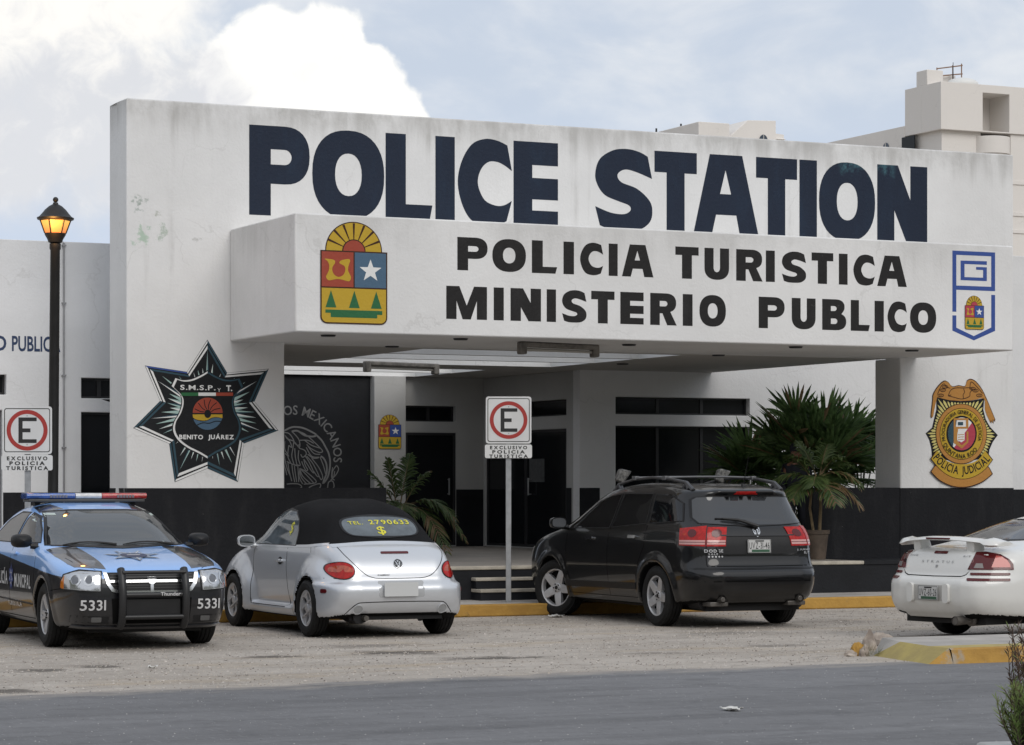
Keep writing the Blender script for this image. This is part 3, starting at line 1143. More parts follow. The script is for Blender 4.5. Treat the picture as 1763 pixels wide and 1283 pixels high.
# square blue monogram on the right of the canopy, with a small emblem inside
P = Paint(on_plane(cD))
gx = lambda x, y: fac(1620 + x / 7.127, 420 + y / 7.127, cD)
u_a, u_b = gx(140, 300)[0], gx(664, 300)[0]
z_t, z_b = gx(140, 82)[1], gx(405, 1185)[1]
MU = lambda x: u_a + (x - 140) / (664 - 140) * (u_b - u_a)
MV = lambda y: z_t + (y - 82) / (1175 - 82) * (z_b - z_t)     # y already levelled
Q = lambda l: [(MU(x), MV(y)) for x, y in l]
P.poly([Q([(140, 82), (664, 82), (664, 560), (188, 560), (188, 830), (140, 830)]), Q([(188, 132), (616, 132), (616, 508), (188, 508)])], P_royal, 1)
P.poly(Q([(240, 200), (562, 195), (562, 240), (288, 240), (288, 400), (516, 400), (516, 305), (430, 305), (430, 270), (562, 270), (562, 440), (240, 440)]), P_royal, 1)
P.poly(Q([(140, 875), (188, 875), (188, 1025), (402, 1122), (616, 1010), (616, 607), (664, 607), (664, 1050), (402, 1175), (140, 1062)]), P_royal, 1)
emblem(P, MU(290), MU(522), MV(1040), MV(625), red=P_pink, blue=P_royal)
P.build('monogram_emblem', station)

# ---- seven-pointed star badge on the left wall (crop pixels of region 220,570 scale 4.582, levelled on the wall plane)
P = Paint(on_plane(-0.0005))
def sx(x, y):
    return fac(220 + x / 4.582, 570 + y / 4.582)
OUT = [(628, 68), (1112, 298), (1188, 785), (868, 1192), (370, 1194), (42, 766), (134, 272)]
INN = [(784, 330), (1000, 556), (916, 888), (628, 1085), (326, 890), (254, 552), (466, 322)]
ring = []
for a, b in zip(OUT, INN):
    ring += [a, b]
C0 = (628, 640)


def scl(p, k):
    return (C0[0] + (p[0] - C0[0]) * k, C0[1] + (p[1] - C0[1]) * k)


A = lambda l: [sx(*p) for p in l]
P.poly(A(ring), P_blk, 1)
lightedges = {1, 4, 6, 8, 11, 13, 9 + 0} - {9}
cols = [P_teal, P_wht, P_teal, P_wht, P_teal, P_wht, P_teal, P_wht, P_teal, P_wht, P_teal, P_wht, P_royal, P_wht]
#       top-right        r-up            r            br             bl            l            ul
cols = [P_teal, P_wht, P_teal, P_wht, P_teal, P_wht, P_teal, P_wht, P_teal, P_wht, P_teal, P_wht, P_royal, P_wht]
for k in range(14):
    a, b = ring[k], ring[(k + 1) % 14]
    P.poly(A([scl(a, .995), scl(b, .99), scl(b, .955), scl(a, .955)]), cols[k], 2)
    P.poly(A([scl(a, .93), scl(b, .92), scl(b, .87), scl(a, .885)]), P_wht if cols[k] is P_wht else P_teal, 2)
# spiky rays between star edge and shield
def edge_r(ang):
    """distance from C0 to the star outline scaled .86 in direction ang"""
    d = Vector((math.cos(ang), math.sin(ang)))
    best = 0
    for k in range(14):
        a, b = Vector(scl(ring[k], .85)) - Vector(C0), Vector(scl(ring[(k + 1) % 14], .85)) - Vector(C0)
        e2 = b - a
        den = d.x * e2.y - d.y * e2.x
        if abs(den) < 1e-9:
            continue
        t = (a.x * e2.y - a.y * e2.x) / den
        q = (a.x * d.y - a.y * d.x) / den
        if t > 0 and 0 <= q <= 1:
            best = max(best, t)
    return best


rr = random.Random(3)
NR = 56
for k in range(NR):
    a = 2 * math.pi * k / NR
    r1 = edge_r(a) * (1.0 if k % 3 == 0 else 0.93 if k % 3 == 1 else 0.84)
    w = math.pi / NR * 1.3
    r0 = 215
    if r1 < 260:
        continue
    f = lambda r, t: (C0[0] + r * math.cos(t), C0[1] + r * math.sin(t))
    P.poly(A([f(r0, a - w), f(r1, a), f(r0, a)]), P_wht if k % 2 else P_mint, 2)
    P.poly(A([f(r0, a), f(r1, a), f(r0, a + w)]), P_mint if k % 3 else P_teal, 2)
SH = catmull([(375, 372), (430, 388), (500, 382), (575, 350), (628, 318)], 4) + catmull([(628, 318), (690, 355), (760, 382), (830, 385), (880, 375)], 4)[1:] + \
    catmull([(908, 440), (850, 500), (830, 560), (845, 640), (880, 710), (888, 790), (850, 870), (770, 925), (690, 965), (628, 1005)], 4) + \
    catmull([(628, 1005), (560, 965), (470, 920), (395, 860), (358, 790), (365, 720), (405, 650), (428, 570), (415, 505), (345, 435)], 4)[1:]
mid = [p for p in SH]
P.poly(A([(C0[0] + (x - C0[0]) * 1.035, C0[1] + (y - C0[1]) * 1.03) for x, y in SH]), P_blk, 3)
left = [p for p in SH if p[0] <= 630]
P.poly(A(SH), P_wht, 4)
P.poly(A([(max(x, 628), y) for x, y in SH]), P_teal, 5)
P.poly(A([(C0[0] + (x - C0[0]) * .945, C0[1] + (y - C0[1]) * .955) for x, y in SH]), P_blk, 6)
def stx(txt, x0, x1, y1, y0, bold=.02, gap=None, m=P_wht):
    """text between crop corners on the wall plane"""
    a, b = sx(x0, y0), sx(x1, y0)
    P.text(txt, a[0], b[0], a[1], sx(x0, y1)[1], m, 7, bold, gap)
stx('S.M.S.P.', 412, 690, 425, 463, .018, .12)
stx('Y', 705, 732, 452, 480, .0)
stx('T.', 775, 822, 428, 472, .04)
for x0, x1, c in ((420, 555, P_grn), (555, 693, P_wht), (693, 828, P_red)):
    P.poly(A(rect(x0, x1, 486, 512)), c, 7)
c1 = (628, 652)
P.poly(A(arc(c1[0], c1[1] - 4, 118, 122, 180, 360, 30)), P_red, 7)
P.poly(A([(510, 658)] + [(745, 658), (745, 688)] + catmull([(745, 688), (700, 680), (660, 685), (620, 705), (570, 705), (530, 695), (512, 680)], 3)), P_yel, 7)
P.poly(A(catmull([(745, 690), (700, 684), (660, 690), (620, 710), (570, 712), (518, 695)], 3) + arc(628, 652, 120, 128, 158, 18, 14)), P_blu, 7)
P.stroke(A(catmull([(545, 742), (590, 725), (640, 728), (690, 712), (735, 715)], 4)), .012, P_blk, 8)
P.poly(A(arc(628, 653, 27, 33, 0, 360, 20)[:-1]), P_blk, 9)
P.stroke(A([(508, 652), (746, 652)]), .016, P_blk, 8)
for q in range(6):
    a = rad(200 + q * 28)
    P.stroke(A(catmull([(628 + 30 * math.cos(a), 650 + 34 * math.sin(a)), (628 + 60 * math.cos(a - .12), 650 + 66 * math.sin(a - .12)), (628 + 108 * math.cos(a - .02), 650 + 112 * math.sin(a - .02))], 3)), .011, P_blk, 8)
stx('BENITO', 404, 592, 818, 852, .035, .10)
stx('JUÁREZ', 632, 835, 818, 852, .035, .10)
P.build('star_badge', station)

# ---- gold shield badge on the right pier (crop pixels of region 1580,640 scale 6.1125)
P = Paint(on_plane(-0.0005))
bx = lambda x, y: fac(1580 + x / 6.1125, 640 + y / 6.1125)
B = lambda l: [bx(*p) for p in l]
bd = [(195, 265), (330, 300), (450, 312), (570, 305), (700, 280), (690, 400), (715, 500), (760, 580), (842, 668), (790, 740), (755, 820), (745, 900), (450, 960), (150, 900), (140, 800), (120, 720), (82, 650), (150, 590), (170, 500), (195, 400)]
P.poly(B(bd), P_blk, 1)
C1 = (455, 650)
for k in range(64):
    a = 2 * math.pi * k / 64
    d = Vector((math.cos(a), math.sin(a)))
    if d.y > .72:
        continue
    best = 0
    n = len(bd)
    for q in range(n):
        p, e2 = Vector(bd[q]) - Vector(C1), Vector(bd[(q + 1) % n]) - Vector(bd[q])
        den = d.x * e2.y - d.y * e2.x
        if abs(den) < 1e-9:
            continue
        t = (p.x * e2.y - p.y * e2.x) / den
        qq = (p.x * d.y - p.y * d.x) / den
        if t > 0 and 0 <= qq <= 1:
            best = max(best, t)
    r1 = best * .955
    r0 = 262 if abs(d.x) > .5 else 305
    if r1 < r0 + 14:
        continue
    nx = Vector((-d.y, d.x))
    w = 9 + 4 * (k % 2)
    pt = lambda r, o: tuple(Vector(C1) + d * r + nx * o)
    P.poly(B([pt(r0, -w * .7), pt((r0 * .35 + r1 * .65), -w), pt(r1, 0), pt((r0 * .35 + r1 * .65), w), pt(r0, w * .7)]), P_crm, 2)
eag = catmull([(195, 265), (165, 400), (150, 480), (132, 470), (150, 300), (155, 240), (200, 160), (270, 95), (320, 110), (362, 155), (430, 142), (495, 152), (515, 95), (555, 75), (610, 100), (680, 190), (740, 320), (785, 430), (815, 500)], 3)
eag += [(812, 530), (795, 505), (797, 550), (775, 515), (772, 550), (750, 500)] + catmull([(735, 470), (712, 400), (700, 280), (570, 303), (450, 310), (330, 298), (195, 265)], 3)
P.poly(B(eag), P_brown, 3)
ec = (470, 250)
P.poly(B([(ec[0] + (x - ec[0]) * .972, ec[1] + (y - ec[1]) * .968 + (4 if y < 300 else 0)) for x, y in eag]), P_ochre, 4)
for l in ([(318, 255), (345, 195), (395, 172), (480, 172), (540, 170), (570, 190), (548, 220), (540, 262), (460, 288), (380, 270), (318, 255)],
          [(480, 180), (490, 215), (475, 245), (480, 280)], [(205, 240), (240, 160), (275, 128), (300, 160), (340, 175)], [(545, 180), (560, 108), (620, 160), (680, 230)],
          [(320, 255), (350, 245)]):
    P.stroke(B(catmull(l, 4)), .012, P_brown, 5)
for (x, y) in ((240, 250), (262, 195), (285, 160), (575, 180), (605, 200), (645, 250)):
    P.stroke(B(arc(x, y, 30, 16, 0, 360, 14)[:-1]), .010, P_brown, 5, True)
    for o in (-12, 0, 12):
        P.stroke(B([(x + o, y - 14), (x + o, y + 14)]), .008, P_brown, 5)
# rings
for rx, ry, c, L in ((270, 318, P_brown, 6), (264, 311, P_ochre, 7), (228, 272, P_brown, 8), (223, 266, P_yel, 9), (160, 192, P_blk, 11), (144, 172, P_wht, 12)):
    P.poly(B(arc(C1[0], C1[1] + 5, rx, ry, 0, 360, 56)[:-1]), c, L)
P.poly(B(arc(455, 655, 144, 172, 130, 250, 24)), P_teal, 13)
P.poly(B([(375, 800), (400, 818)] + arc(455, 655, 144, 172, 95, -42, 26) ), P_pink, 13)
P.poly([B([(370, 490), (525, 490), (525, 600), (415, 600), (415, 735), (455, 775), (505, 735), (505, 630), (525, 630), (525, 745), (455, 810), (370, 750)]), B([(390, 510), (500, 510), (500, 580), (390, 580)])], P_ochre, 14)
P.poly(B(rect(415, 470, 530, 565)), P_teal, 14)
P.poly(B([(410, 640), (485, 640), (485, 720), (450, 745), (405, 720)]), P_wht, 15)
for y in (665, 690, 715):
    P.stroke(B([(415, y), (480, y - 4)]), .010, P_ochre, 16)
cu, cz = bx(455, 655)
ku = abs(bx(555, 655)[0] - cu) / 100
kz = abs(bx(455, 755)[1] - cz) / 100


class Scaled:
    """arc text on an ellipse: works in crop units, mapped to the wall"""
    def __init__(s, P):
        s.P = P

    def go(s, *a, **k):
        fn = s.P.fn
        s.P.fn = lambda u, v, h: fn(cu + u * ku, cz + v * kz, h)
        s.P.arctext(*a, **k)
        s.P.fn = fn


T2 = Scaled(P)
# the ellipse is taller than wide: squeeze by working on a circle and scaling x
fn0 = P.fn
P.fn = lambda u, v, h: fn0(cu + u * ku * .84, cz + v * kz, h)
P.arctext('PROCURADURIA GENERAL DE JUSTICIA', 0, 0, 212, rad(199), rad(-18), 38, P_blk, 17, .012)
P.arctext('QUINTANA ROO', 0, 0, 258, rad(205), rad(320), 46, P_blk, 17, .012, flip=True)
P.fn = fn0
ban = arc(452, 470, 555, 660, 35, 145, 1)
def band(r0x, r0y, r1x, r1y, a0, a1, c=(452, 520)):
    return arc(c[0], c[1], r1x, r1y, a0, a1, 24) + arc(c[0], c[1], r0x, r0y, a1, a0, 24)
P.poly(B([(122, 1055), (168, 985), (740, 1000), (782, 1078)] + catmull([(782, 1078), (680, 1160), (560, 1210), (450, 1224), (340, 1208), (215, 1145), (122, 1055)], 4)), P_brown, 17)
P.poly(B([(134, 1052), (172, 995), (736, 1008), (770, 1076)] + catmull([(770, 1076), (676, 1150), (560, 1198), (450, 1212), (340, 1196), (220, 1138), (134, 1052)], 4)), P_ochre, 18)
yb = [(122, 915), (185, 825)] + catmull([(185, 825), (250, 905), (330, 955), (450, 975), (560, 960), (640, 915), (705, 828)], 4)[1:] + [(782, 928)] + catmull([(782, 928), (700, 1030), (590, 1105), (460, 1133), (330, 1105), (215, 1025), (122, 915)], 4)[1:]
P.poly(B(yb), P_brown, 19)
yc = (452, 985)
P.poly(B([(yc[0] + (x - yc[0]) * .97, yc[1] + (y - yc[1]) * .965) for x, y in yb]), P_yel, 20)
P.fn = lambda u, v, h: fn0(cu + u * ku * .90, cz + v * kz, h)
P.arctext('POLICIA JUDICIAL', 0, 0, 425, rad(217), rad(321), 82, P_blk, 21, .02, flip=True)
P.fn = fn0
P.build('gold_badge', station)

# ---- chalk line eagle on the black porch wall (crop pixels of region 480,640 scale 5.833)
P = Paint(on_plane(BKD - 0.06))
ex = lambda x, y: fac(480 + x / 5.833, 640 + y / 5.833, BKD - 0.06)
E_ = lambda l: [ex(*p) for p in l]
lines = [
    [(-40, 640), (10, 605), (60, 590), (110, 565), (160, 555), (240, 565), (320, 600), (375, 635), (340, 652), (260, 640), (190, 595), (130, 600)],
    [(375, 635), (430, 690), (470, 760), (500, 820), (515, 900), (510, 980), (490, 1060), (450, 1118), (452, 1090), (480, 1020), (478, 930), (450, 870), (420, 850)],
    [(190, 595), (250, 620), (300, 655)], [(130, 600), (170, 640), (200, 680), (212, 730), (205, 770)], [(40, 610), (100, 620), (140, 670), (160, 720)],
    [(300, 655), (400, 750), (440, 800), (400, 810), (320, 770), (280, 730)], [(260, 690), (330, 740), (420, 770)], [(280, 730), (350, 820), (415, 830)], [(200, 690), (290, 690), (350, 720)],
    [(205, 770), (260, 790), (275, 830), (240, 860), (220, 830)], [(275, 760), (330, 850), (405, 860), (350, 870), (290, 830)],
    [(260, 840), (300, 900), (350, 1010), (330, 1000), (280, 920), (250, 880)], [(280, 850), (340, 920), (400, 1040), (385, 1050), (350, 1000)], [(330, 870), (400, 960), (440, 1050), (425, 1085), (400, 1040)],
    [(415, 860), (450, 950), (470, 1030)], [(250, 880), (265, 940), (290, 985), (270, 990), (240, 930), (230, 900)],
    [(210, 970), (280, 1010), (365, 1085), (370, 1115), (320, 1125), (250, 1130)], [(210, 970), (240, 1050), (320, 1125)], [(210, 970), (225, 1060), (280, 1128)], [(210, 970), (205, 1060), (240, 1128)], [(210, 970), (290, 1050), (350, 1118)],
    [(80, 1130), (130, 1125), (200, 1130), (230, 1160), (180, 1180)], [(300, 1165), (350, 1140), (410, 1125), (420, 1150), (400, 1180)],
    [(70, 660), (110, 700), (130, 760), (100, 740)], [(60, 700), (60, 780), (100, 850), (60, 820)], [(100, 740), (90, 850), (120, 920), (80, 900)], [(140, 780), (130, 850), (150, 930), (120, 920)],
    [(160, 770), (165, 850), (180, 940), (155, 930)], [(200, 790), (195, 870), (215, 940), (185, 935)], [(130, 920), (140, 1010), (160, 1110)], [(155, 940), (165, 1020), (180, 1110)], [(190, 940), (195, 1010), (200, 1110)],
    [(90, 900), (100, 980), (130, 1100)], [(50, 830), (80, 960), (120, 1060)], [(60, 640), (100, 680), (150, 700), (200, 760)], [(160, 720), (190, 740), (212, 730)], [(150, 700), (140, 780)],
    [(580, 940), (540, 1000), (540, 1060), (570, 1040), (600, 980), (580, 940)], [(540, 960), (530, 1060), (560, 1090)], [(490, 1170), (500, 1110), (540, 1100), (555, 1150), (540, 1175)], [(560, 1000), (550, 1060), (520, 1090)],
    [(20, 900), (60, 960), (80, 1040)], [(0, 700), (30, 760), (60, 860)], [(10, 800), (30, 880), (60, 960)]]
for k, l in enumerate(lines):
    P.stroke(E_(catmull(l, 4)), .030 if k < 2 else .017, P_chalk, 1)
cu2, cz2 = ex(150, 860)
ks = abs(ex(250, 860)[0] - cu2) / 100
fn0 = P.fn
P.fn = lambda u, v, h: fn0(cu2 + u * ks, cz2 + v * ks, h)
P.arctext('UNIDOS MEXICANOS', 0, 0, 402, rad(138), rad(-6), 86, P_chalk, 1, .01)
P.fn = fn0
P.build('eagle_mural', station)
# ------------------------------------------------------------------ annex on the left
AD = 2.0
annex = empty('annex_building', 'plain white single-storey annex with blue lettering left of the big entrance wall', 'building', ORG, ALPHA)
az1 = fz(60, 414, AD)
u140, uend = fu(140, AD), gU0 + 0.55
m = MB()
uL0, uL1 = fu(-60, AD), fu(12, AD)
zw = lambda y: fz(165, y, AD)
wz = [(u140, uend - .02, zw(686), zw(651)), (u140, uend - .02, 0.20, zw(710)), (fu(-90, AD), fu(11, AD), zw(682), zw(648)), (fu(-90, AD), fu(4, AD), 0.20, zw(708))]
slab_holes(m, rect(-40, uend, 0.1, az1), [rect(*r) for r in wz], UZD, AD, AD + 0.25)
m.box(-40, uend, AD + 0.26, AD + 9, 0.1, az1 - 0.25)
m.build('wall', M_annex, annex, bevel=0.01)
for k, r in enumerate(wz):
    pane('window' if k % 2 == 0 else 'door', r, UZD, AD + 0.10, parent=annex, mullions=(.5,) if k == 0 else (), bars=(.42,) if k == 1 else (), handle=(r[0] + .15) if k % 2 else None)
m = MB()
for a, b in ((-40, wz[3][0] - .01), (wz[3][1] + .01, wz[1][0] - .01)):
    m.box(a, b, AD - .004, AD - .0005, 0.14, fz(120, 848, AD))
m.build('dado', M_dado, annex)
uP = fu(109.5, AD)
m = MB()
m.tube([(uP, AD - .02, 0.2), (uP, AD - .02, az1 - .02), (uP - .02, AD + .1, az1 + .03)], 0.013, 8)
for z in (1.2, 2.2, 3.2, 4.2, 5.0):
    m.box(uP - .03, uP + .03, AD - .036, AD - .001, z, z + .02)
m.build('conduit', mat('weathered_grey_conduit', (0.30, 0.30, 0.31), .5, var=.2), annex)
P = Paint(on_plane(AD - .0005))
M_blet = paint_mat('blue_annex_lettering', (0.035, 0.055, 0.115), (0.07, 0.09, 0.15), 0.4)
zb, zt = fz(30, 604, AD), fz(30, 578.5, AD)
P.text('SEGURIDAD', fu(-150, AD), fu(11, AD), zb, zt, M_blet, 1, .022)
P.text('PUBLICA', fu(20.5, AD), fu(104, AD), zb, zt, M_blet, 1, .022)
P.build('annex_lettering', annex)

# ------------------------------------------------------------------ beige hotel blocks behind
def solid(mb, fpts, D, depth, mi=0):
    """front outline given in photo pixels on the plane D behind the facade, pushed back by depth"""
    mb.prism([fac(x, y, D) for x, y in fpts], lambda u, v, d: (u, d, v), D, D + depth, mi)


HD = 70.0
hotel = empty('hotel_tower', 'beige stucco hotel tower with open balcony recess behind the right end of the building', 'hotel', ORG, ALPHA)
hu = lambda px: fac(px, 300, HD)[0]
hz = lambda py, px=1620: fac(px, py, HD)[1]
uC = hu(1620)
u692, u738, uR = hu(1692), hu(1738), hu(1763) + 14
hb = 3.0
m = MB()
slab_holes(m, [(uC, hz(222)), (uR, hz(222)), (uR, hz(140)), (uC, hz(140))], [[(u692, hz(220)), (u738, hz(220)), (u738, hz(154)), (u692, hz(154))]], UZD, HD, HD + 1.6)
m.box(uC, uR, HD + 1.601, HD + hb, hz(222), hz(140))
m.build('upper_storey', M_cream, hotel, bevel=.012)
m = MB()
m.box(uC + .25, u692 + .1, HD + .3, HD + hb - .02, 0, hz(222) - .003)
m.box(u692 + .103, u738 + .15, HD + 1.2, HD + hb - .3, 0, hz(222) - .004)
m.box(u738 + .153, uR, HD + .12, HD + hb - .3, 0, hz(222) - .003)
for y in (310, 365, 395):
    m.box(u738 + .16, uR, HD + .07, HD + .119, hz(y), hz(y) + .18)
m.build('lower_storeys', M_cream, hotel, bevel=.012)
um = (u692 + u738) / 2
w = (u738 - u692) / 2
bal = [(um - w * 1.25, HD + 1.19)] + [(um + w * 1.25 * math.cos(a), HD + .5 - 0.9 * math.sin(a)) for a in np.linspace(math.pi, 0, 16)] + [(um + w * 1.25, HD + 1.19)]
m = MB()
m.prism(bal, lambda u, d, z: (u, d, z), hz(259), hz(229))
m.prism([(um + (u - um) * .93, d + .06) for u, d in bal], lambda u, d, z: (u, d, z), hz(275), hz(259) - .003)
m.build('balcony', M_cream, hotel, bevel=.03)
m = MB()
u75 = hu(1592)
m.box(uC + .04, uC + .95, HD + 1.2, HD + 2.1, hz(140) + .001, hz(113))
m.box(uC + .951, uC + 2.0, HD + 1.7, HD + 2.0, hz(140) + .001, hz(117))
m.build('roof_block', M_cream, hotel, bevel=.03)
M_white_tank = mat('white_tank_plastic', (0.7, 0.7, 0.68), 0.5)
m = MB()
m.ellipsoid((uC + 1.9, HD + 1.0, hz(140) + .1), (.8, .7, .32), 20, 10)
m.build('roof_tank', M_white_tank, hotel)
m = MB()
aa = uC + 1.5
for dx in (0, .9, 1.4):
    m.tube([(aa - .7 + dx, HD + 1.5, hz(140)), (aa - .7 + dx, HD + 1.5, hz(140) + .9 + .2 * dx)], .03, 6)
m.tube([(aa - .7, HD + 1.5, hz(140) + .85), (aa + .75, HD + 1.5, hz(140) + 1.1)], .03, 6)
m.tube([(aa - .7, HD + 1.5, hz(140) + .5), (aa + .75, HD + 1.5, hz(140) + .7)], .03, 6)
m.build('ladder_rail', mat('rusty_rail', (0.25, 0.15, 0.10), .7), hotel)
m = MB()
m.tube([(aa + .15, HD + 1.4, hz(140)), (aa + .15, HD + 1.4, hz(96))], [.035, .015], 6)
m.build('antenna', M_frame, hotel)
# long wing running back from the tower on the left
tb = HD + hb
m = MB()
sideU = uC - 0.02
LX = lambda px, py: side(px, py, sideU)
dw = LX(1413, 246)
m.box(sideU, sideU + 4, tb + .01, LX(1411, 246)[0], 0, LX(1548, 219)[1])
m.build('wing_wall', M_cream, hotel, bevel=.012)
dr, zr0 = LX(1556, 262)
dr2 = LX(1578, 236)
m = MB()
dA, dB = LX(1575, 236)[0], LX(1553, 236)[0]
m.box(sideU - .02, sideU + .02, min(dA, dB), max(dA, dB), LX(1560, 270)[1] - 1, LX(1560, 236)[1])
m.build('side_window', M_glassd, hotel)


def arched_window(px, py, wpx, hpx, fnmap, parent, name='arched_window'):
    """fnmap(px,py)->(a,z); fn3(a,z,d)"""
    f2, f3 = fnmap
    a0, z0 = f2(px - wpx / 2, py + hpx / 2)
    a1, z1 = f2(px + wpx / 2, py - hpx / 2)
    am, r = (a0 + a1) / 2, abs(a1 - a0) / 2
    hh = z1 - z0
    lp = [(am - r, z0 - hh * .6), (am + r, z0 - hh * .6)] + [(am + r * math.cos(t), z0 + hh * math.sin(t)) for t in np.linspace(0, math.pi, 12)]
    mb = MB()
    mb.prism(lp, f3, -.04, -.02)
    o = mb.build(name, mat('blue_grey_glass', (0.06, 0.08, 0.11), .15, spec=.6), parent)
    fr = MB()
    fr.tube([f3(am, z0 - hh * .6, -.05), f3(am, z0 + hh * .95, -.05)], .03, 5)
    fr.tube([f3(am - r, z0 + .02, -.05), f3(am + r, z0 + .02, -.05)], .03, 5)
    fr.build('glazing_bar', mat('pale_window_frame', (0.5, 0.49, 0.47), .6), o)


SF = (lambda x, y: side(x, y, sideU), lambda a, z, d: (sideU + d, a, z))
arched_window(1526, 252, 11, 14, SF, hotel)
arched_window(1493, 257, 10, 14, SF, hotel)

HD2 = 110.0
low = empty('hotel_block', 'low beige rooftop block with arched window showing above the middle of the sign wall', 'hotel', ORG, ALPHA)
fz2 = lambda y, x=1200: fac(x, y, HD2)[1]
fu2 = lambda x: fac(x, 300, HD2)[0]
m = MB()
m.box(fu2(1203), fu2(1256), HD2, HD2 + 9, 0, fz2(209))
solid(m, [(1232, 262), (1350, 262), (1350, 232), (1336, 230), (1336, 208), (1287, 207), (1258, 233), (1240, 240)], HD2 + .02, 6)
m.box(fu2(1336), fu2(1350), HD2 - .2, HD2 + 6, fz2(232), fz2(230))
m.box(fu2(1203) + 2, fu2(1360), HD2 + .6, HD2 + 20, 0, fz2(236))
m.build('wall', M_cream, low, bevel=.05)
F2 = (lambda x, y: fac(x, y, HD2), lambda a, z, d: (a, HD2 + d, z))
arched_window(1314, 238, 15, 11, F2, low)
m = MB()
for x, y in ((1213, 203), (1170, 211)):
    a, z = fac(x, y, HD2)
    m.tube([(a, HD2 + 3, z - 1.2), (a, HD2 + 3, z)], .06, 6)
m.build('roof_pipe', M_frame, low)

# ------------------------------------------------------------------ street lamp
LY = 33.0
lx = lambda px: (px - CX) / FPX * LY
lz = lambda py: EYE + (HY - py) / FPX * LY
xb, xt = lx(89.5), lx(95.5)
lamp = empty('street_lamp', 'black lantern street lamp glowing orange beside the left parking sign', 'street lamp', (xb, LY, 0.15))
tilt = math.atan2(xt - xb, lz(340) - lz(850))
lamp.rotation_euler = (0, tilt * 0.75, 0)
h0 = lz(420) - .15
sc = LY / FPX
m = MB()
m.lathe([(.17, 0), (.17, .06), (.13, .10), (.11, .45), (.075, .55), (.065, .8)] + [(.066, 1.2), (.060, h0 - .08), (.070, h0 - .06), (.070, h0)], 16)
m.build('pole', M_iron, lamp)
m = MB()
m.lathe([(.05, h0 + .001), (.085, h0 + .02), (.10, h0 + .06), (.13, h0 + .11), (.135, h0 + .13)], 16)
m.build('lantern_base', M_iron, lamp)
hg0, hg1 = h0 + .131, h0 + .30
m = MB()
r0, r1 = .125, .185
n6 = 6
pts = lambda r, z: [(r * math.cos(2 * math.pi * k / n6 + .26), r * math.sin(2 * math.pi * k / n6 + .26), z) for k in range(n6)]
M_glow = bpy.data.materials.new('amber_lamp_glass')
M_glow.use_nodes = True
_b = M_glow.node_tree.nodes['Principled BSDF']
_n = NT(M_glow.node_tree)
_x, _y, _z = _n.sep(_n.new('ShaderNodeTexCoord').outputs['Object'])
_q = _n.smooth(_z, hg0 - .02, hg1 - .02)
_n.link(_n.mix(_q, (0.72, 0.20, 0.055), (1.0, 0.52, 0.10)), _b.inputs['Emission Color'])
_b.inputs['Emission Strength'].default_value = 1.0
_b.inputs['Base Color'].default_value = (0.3, 0.12, 0.04, 1)
m.add(pts(r0, hg0) + pts(r1, hg1), [(k, (k + 1) % n6, n6 + (k + 1) % n6, n6 + k) for k in range(n6)] + [tuple(range(n6))[::-1], tuple(range(n6, 2 * n6))])
o = m.build('lantern_glass', M_glow, lamp, smooth=False)
m = MB()
A0, A1 = pts(r0 + .004, hg0), pts(r1 + .004, hg1)
for k in range(n6):
    m.tube([A0[k], A1[k]], .010, 6)
m.build('lantern_frame', M_iron, lamp)
m = MB()
m.lathe([(.19, hg1 - .015), (.225, hg1), (.23, hg1 + .02), (.20, hg1 + .035), (.165, hg1 + .075), (.13, hg1 + .12), (.08, hg1 + .165), (.035, hg1 + .19), (.03, hg1 + .21), (.0001, hg1 + .215)], 20)
m.ellipsoid((0, 0, hg1 + .245), (.035, .035, .035), 12, 8)
m.build('lantern_cap', M_iron, lamp)
bulb = bpy.data.lights.new('lamp_bulb', 'POINT')
bulb.energy = 14
bulb.color = (1, .48, .12)
bulb.shadow_soft_size = .1
bo = bpy.data.objects.new('lamp_bulb', bulb)
COL.objects.link(bo)
bo.parent = lamp
bo.location = (0, 0, hg1 + .5)
bo.location = (0, -.32, hg0 + .08)

# ------------------------------------------------------------------ no-parking signs
M_sign = mat('white_sign_enamel', (0.66, 0.66, 0.65), .45, var=.08, vscale=3)
M_sred = mat('red_sign_enamel', (0.36, 0.035, 0.028), .45)
M_sblk = mat('black_sign_enamel', (0.020, 0.020, 0.020), .45)


def rrect(x0, x1, y0, y1, r, n=5):
    return arc(x1 - r, y0 + r, r, r, -90, 0, n) + arc(x1 - r, y1 - r, r, r, 0, 90, n) + arc(x0 + r, y1 - r, r, r, 90, 180, n) + arc(x0 + r, y0 + r, r, r, 180, 270, n)


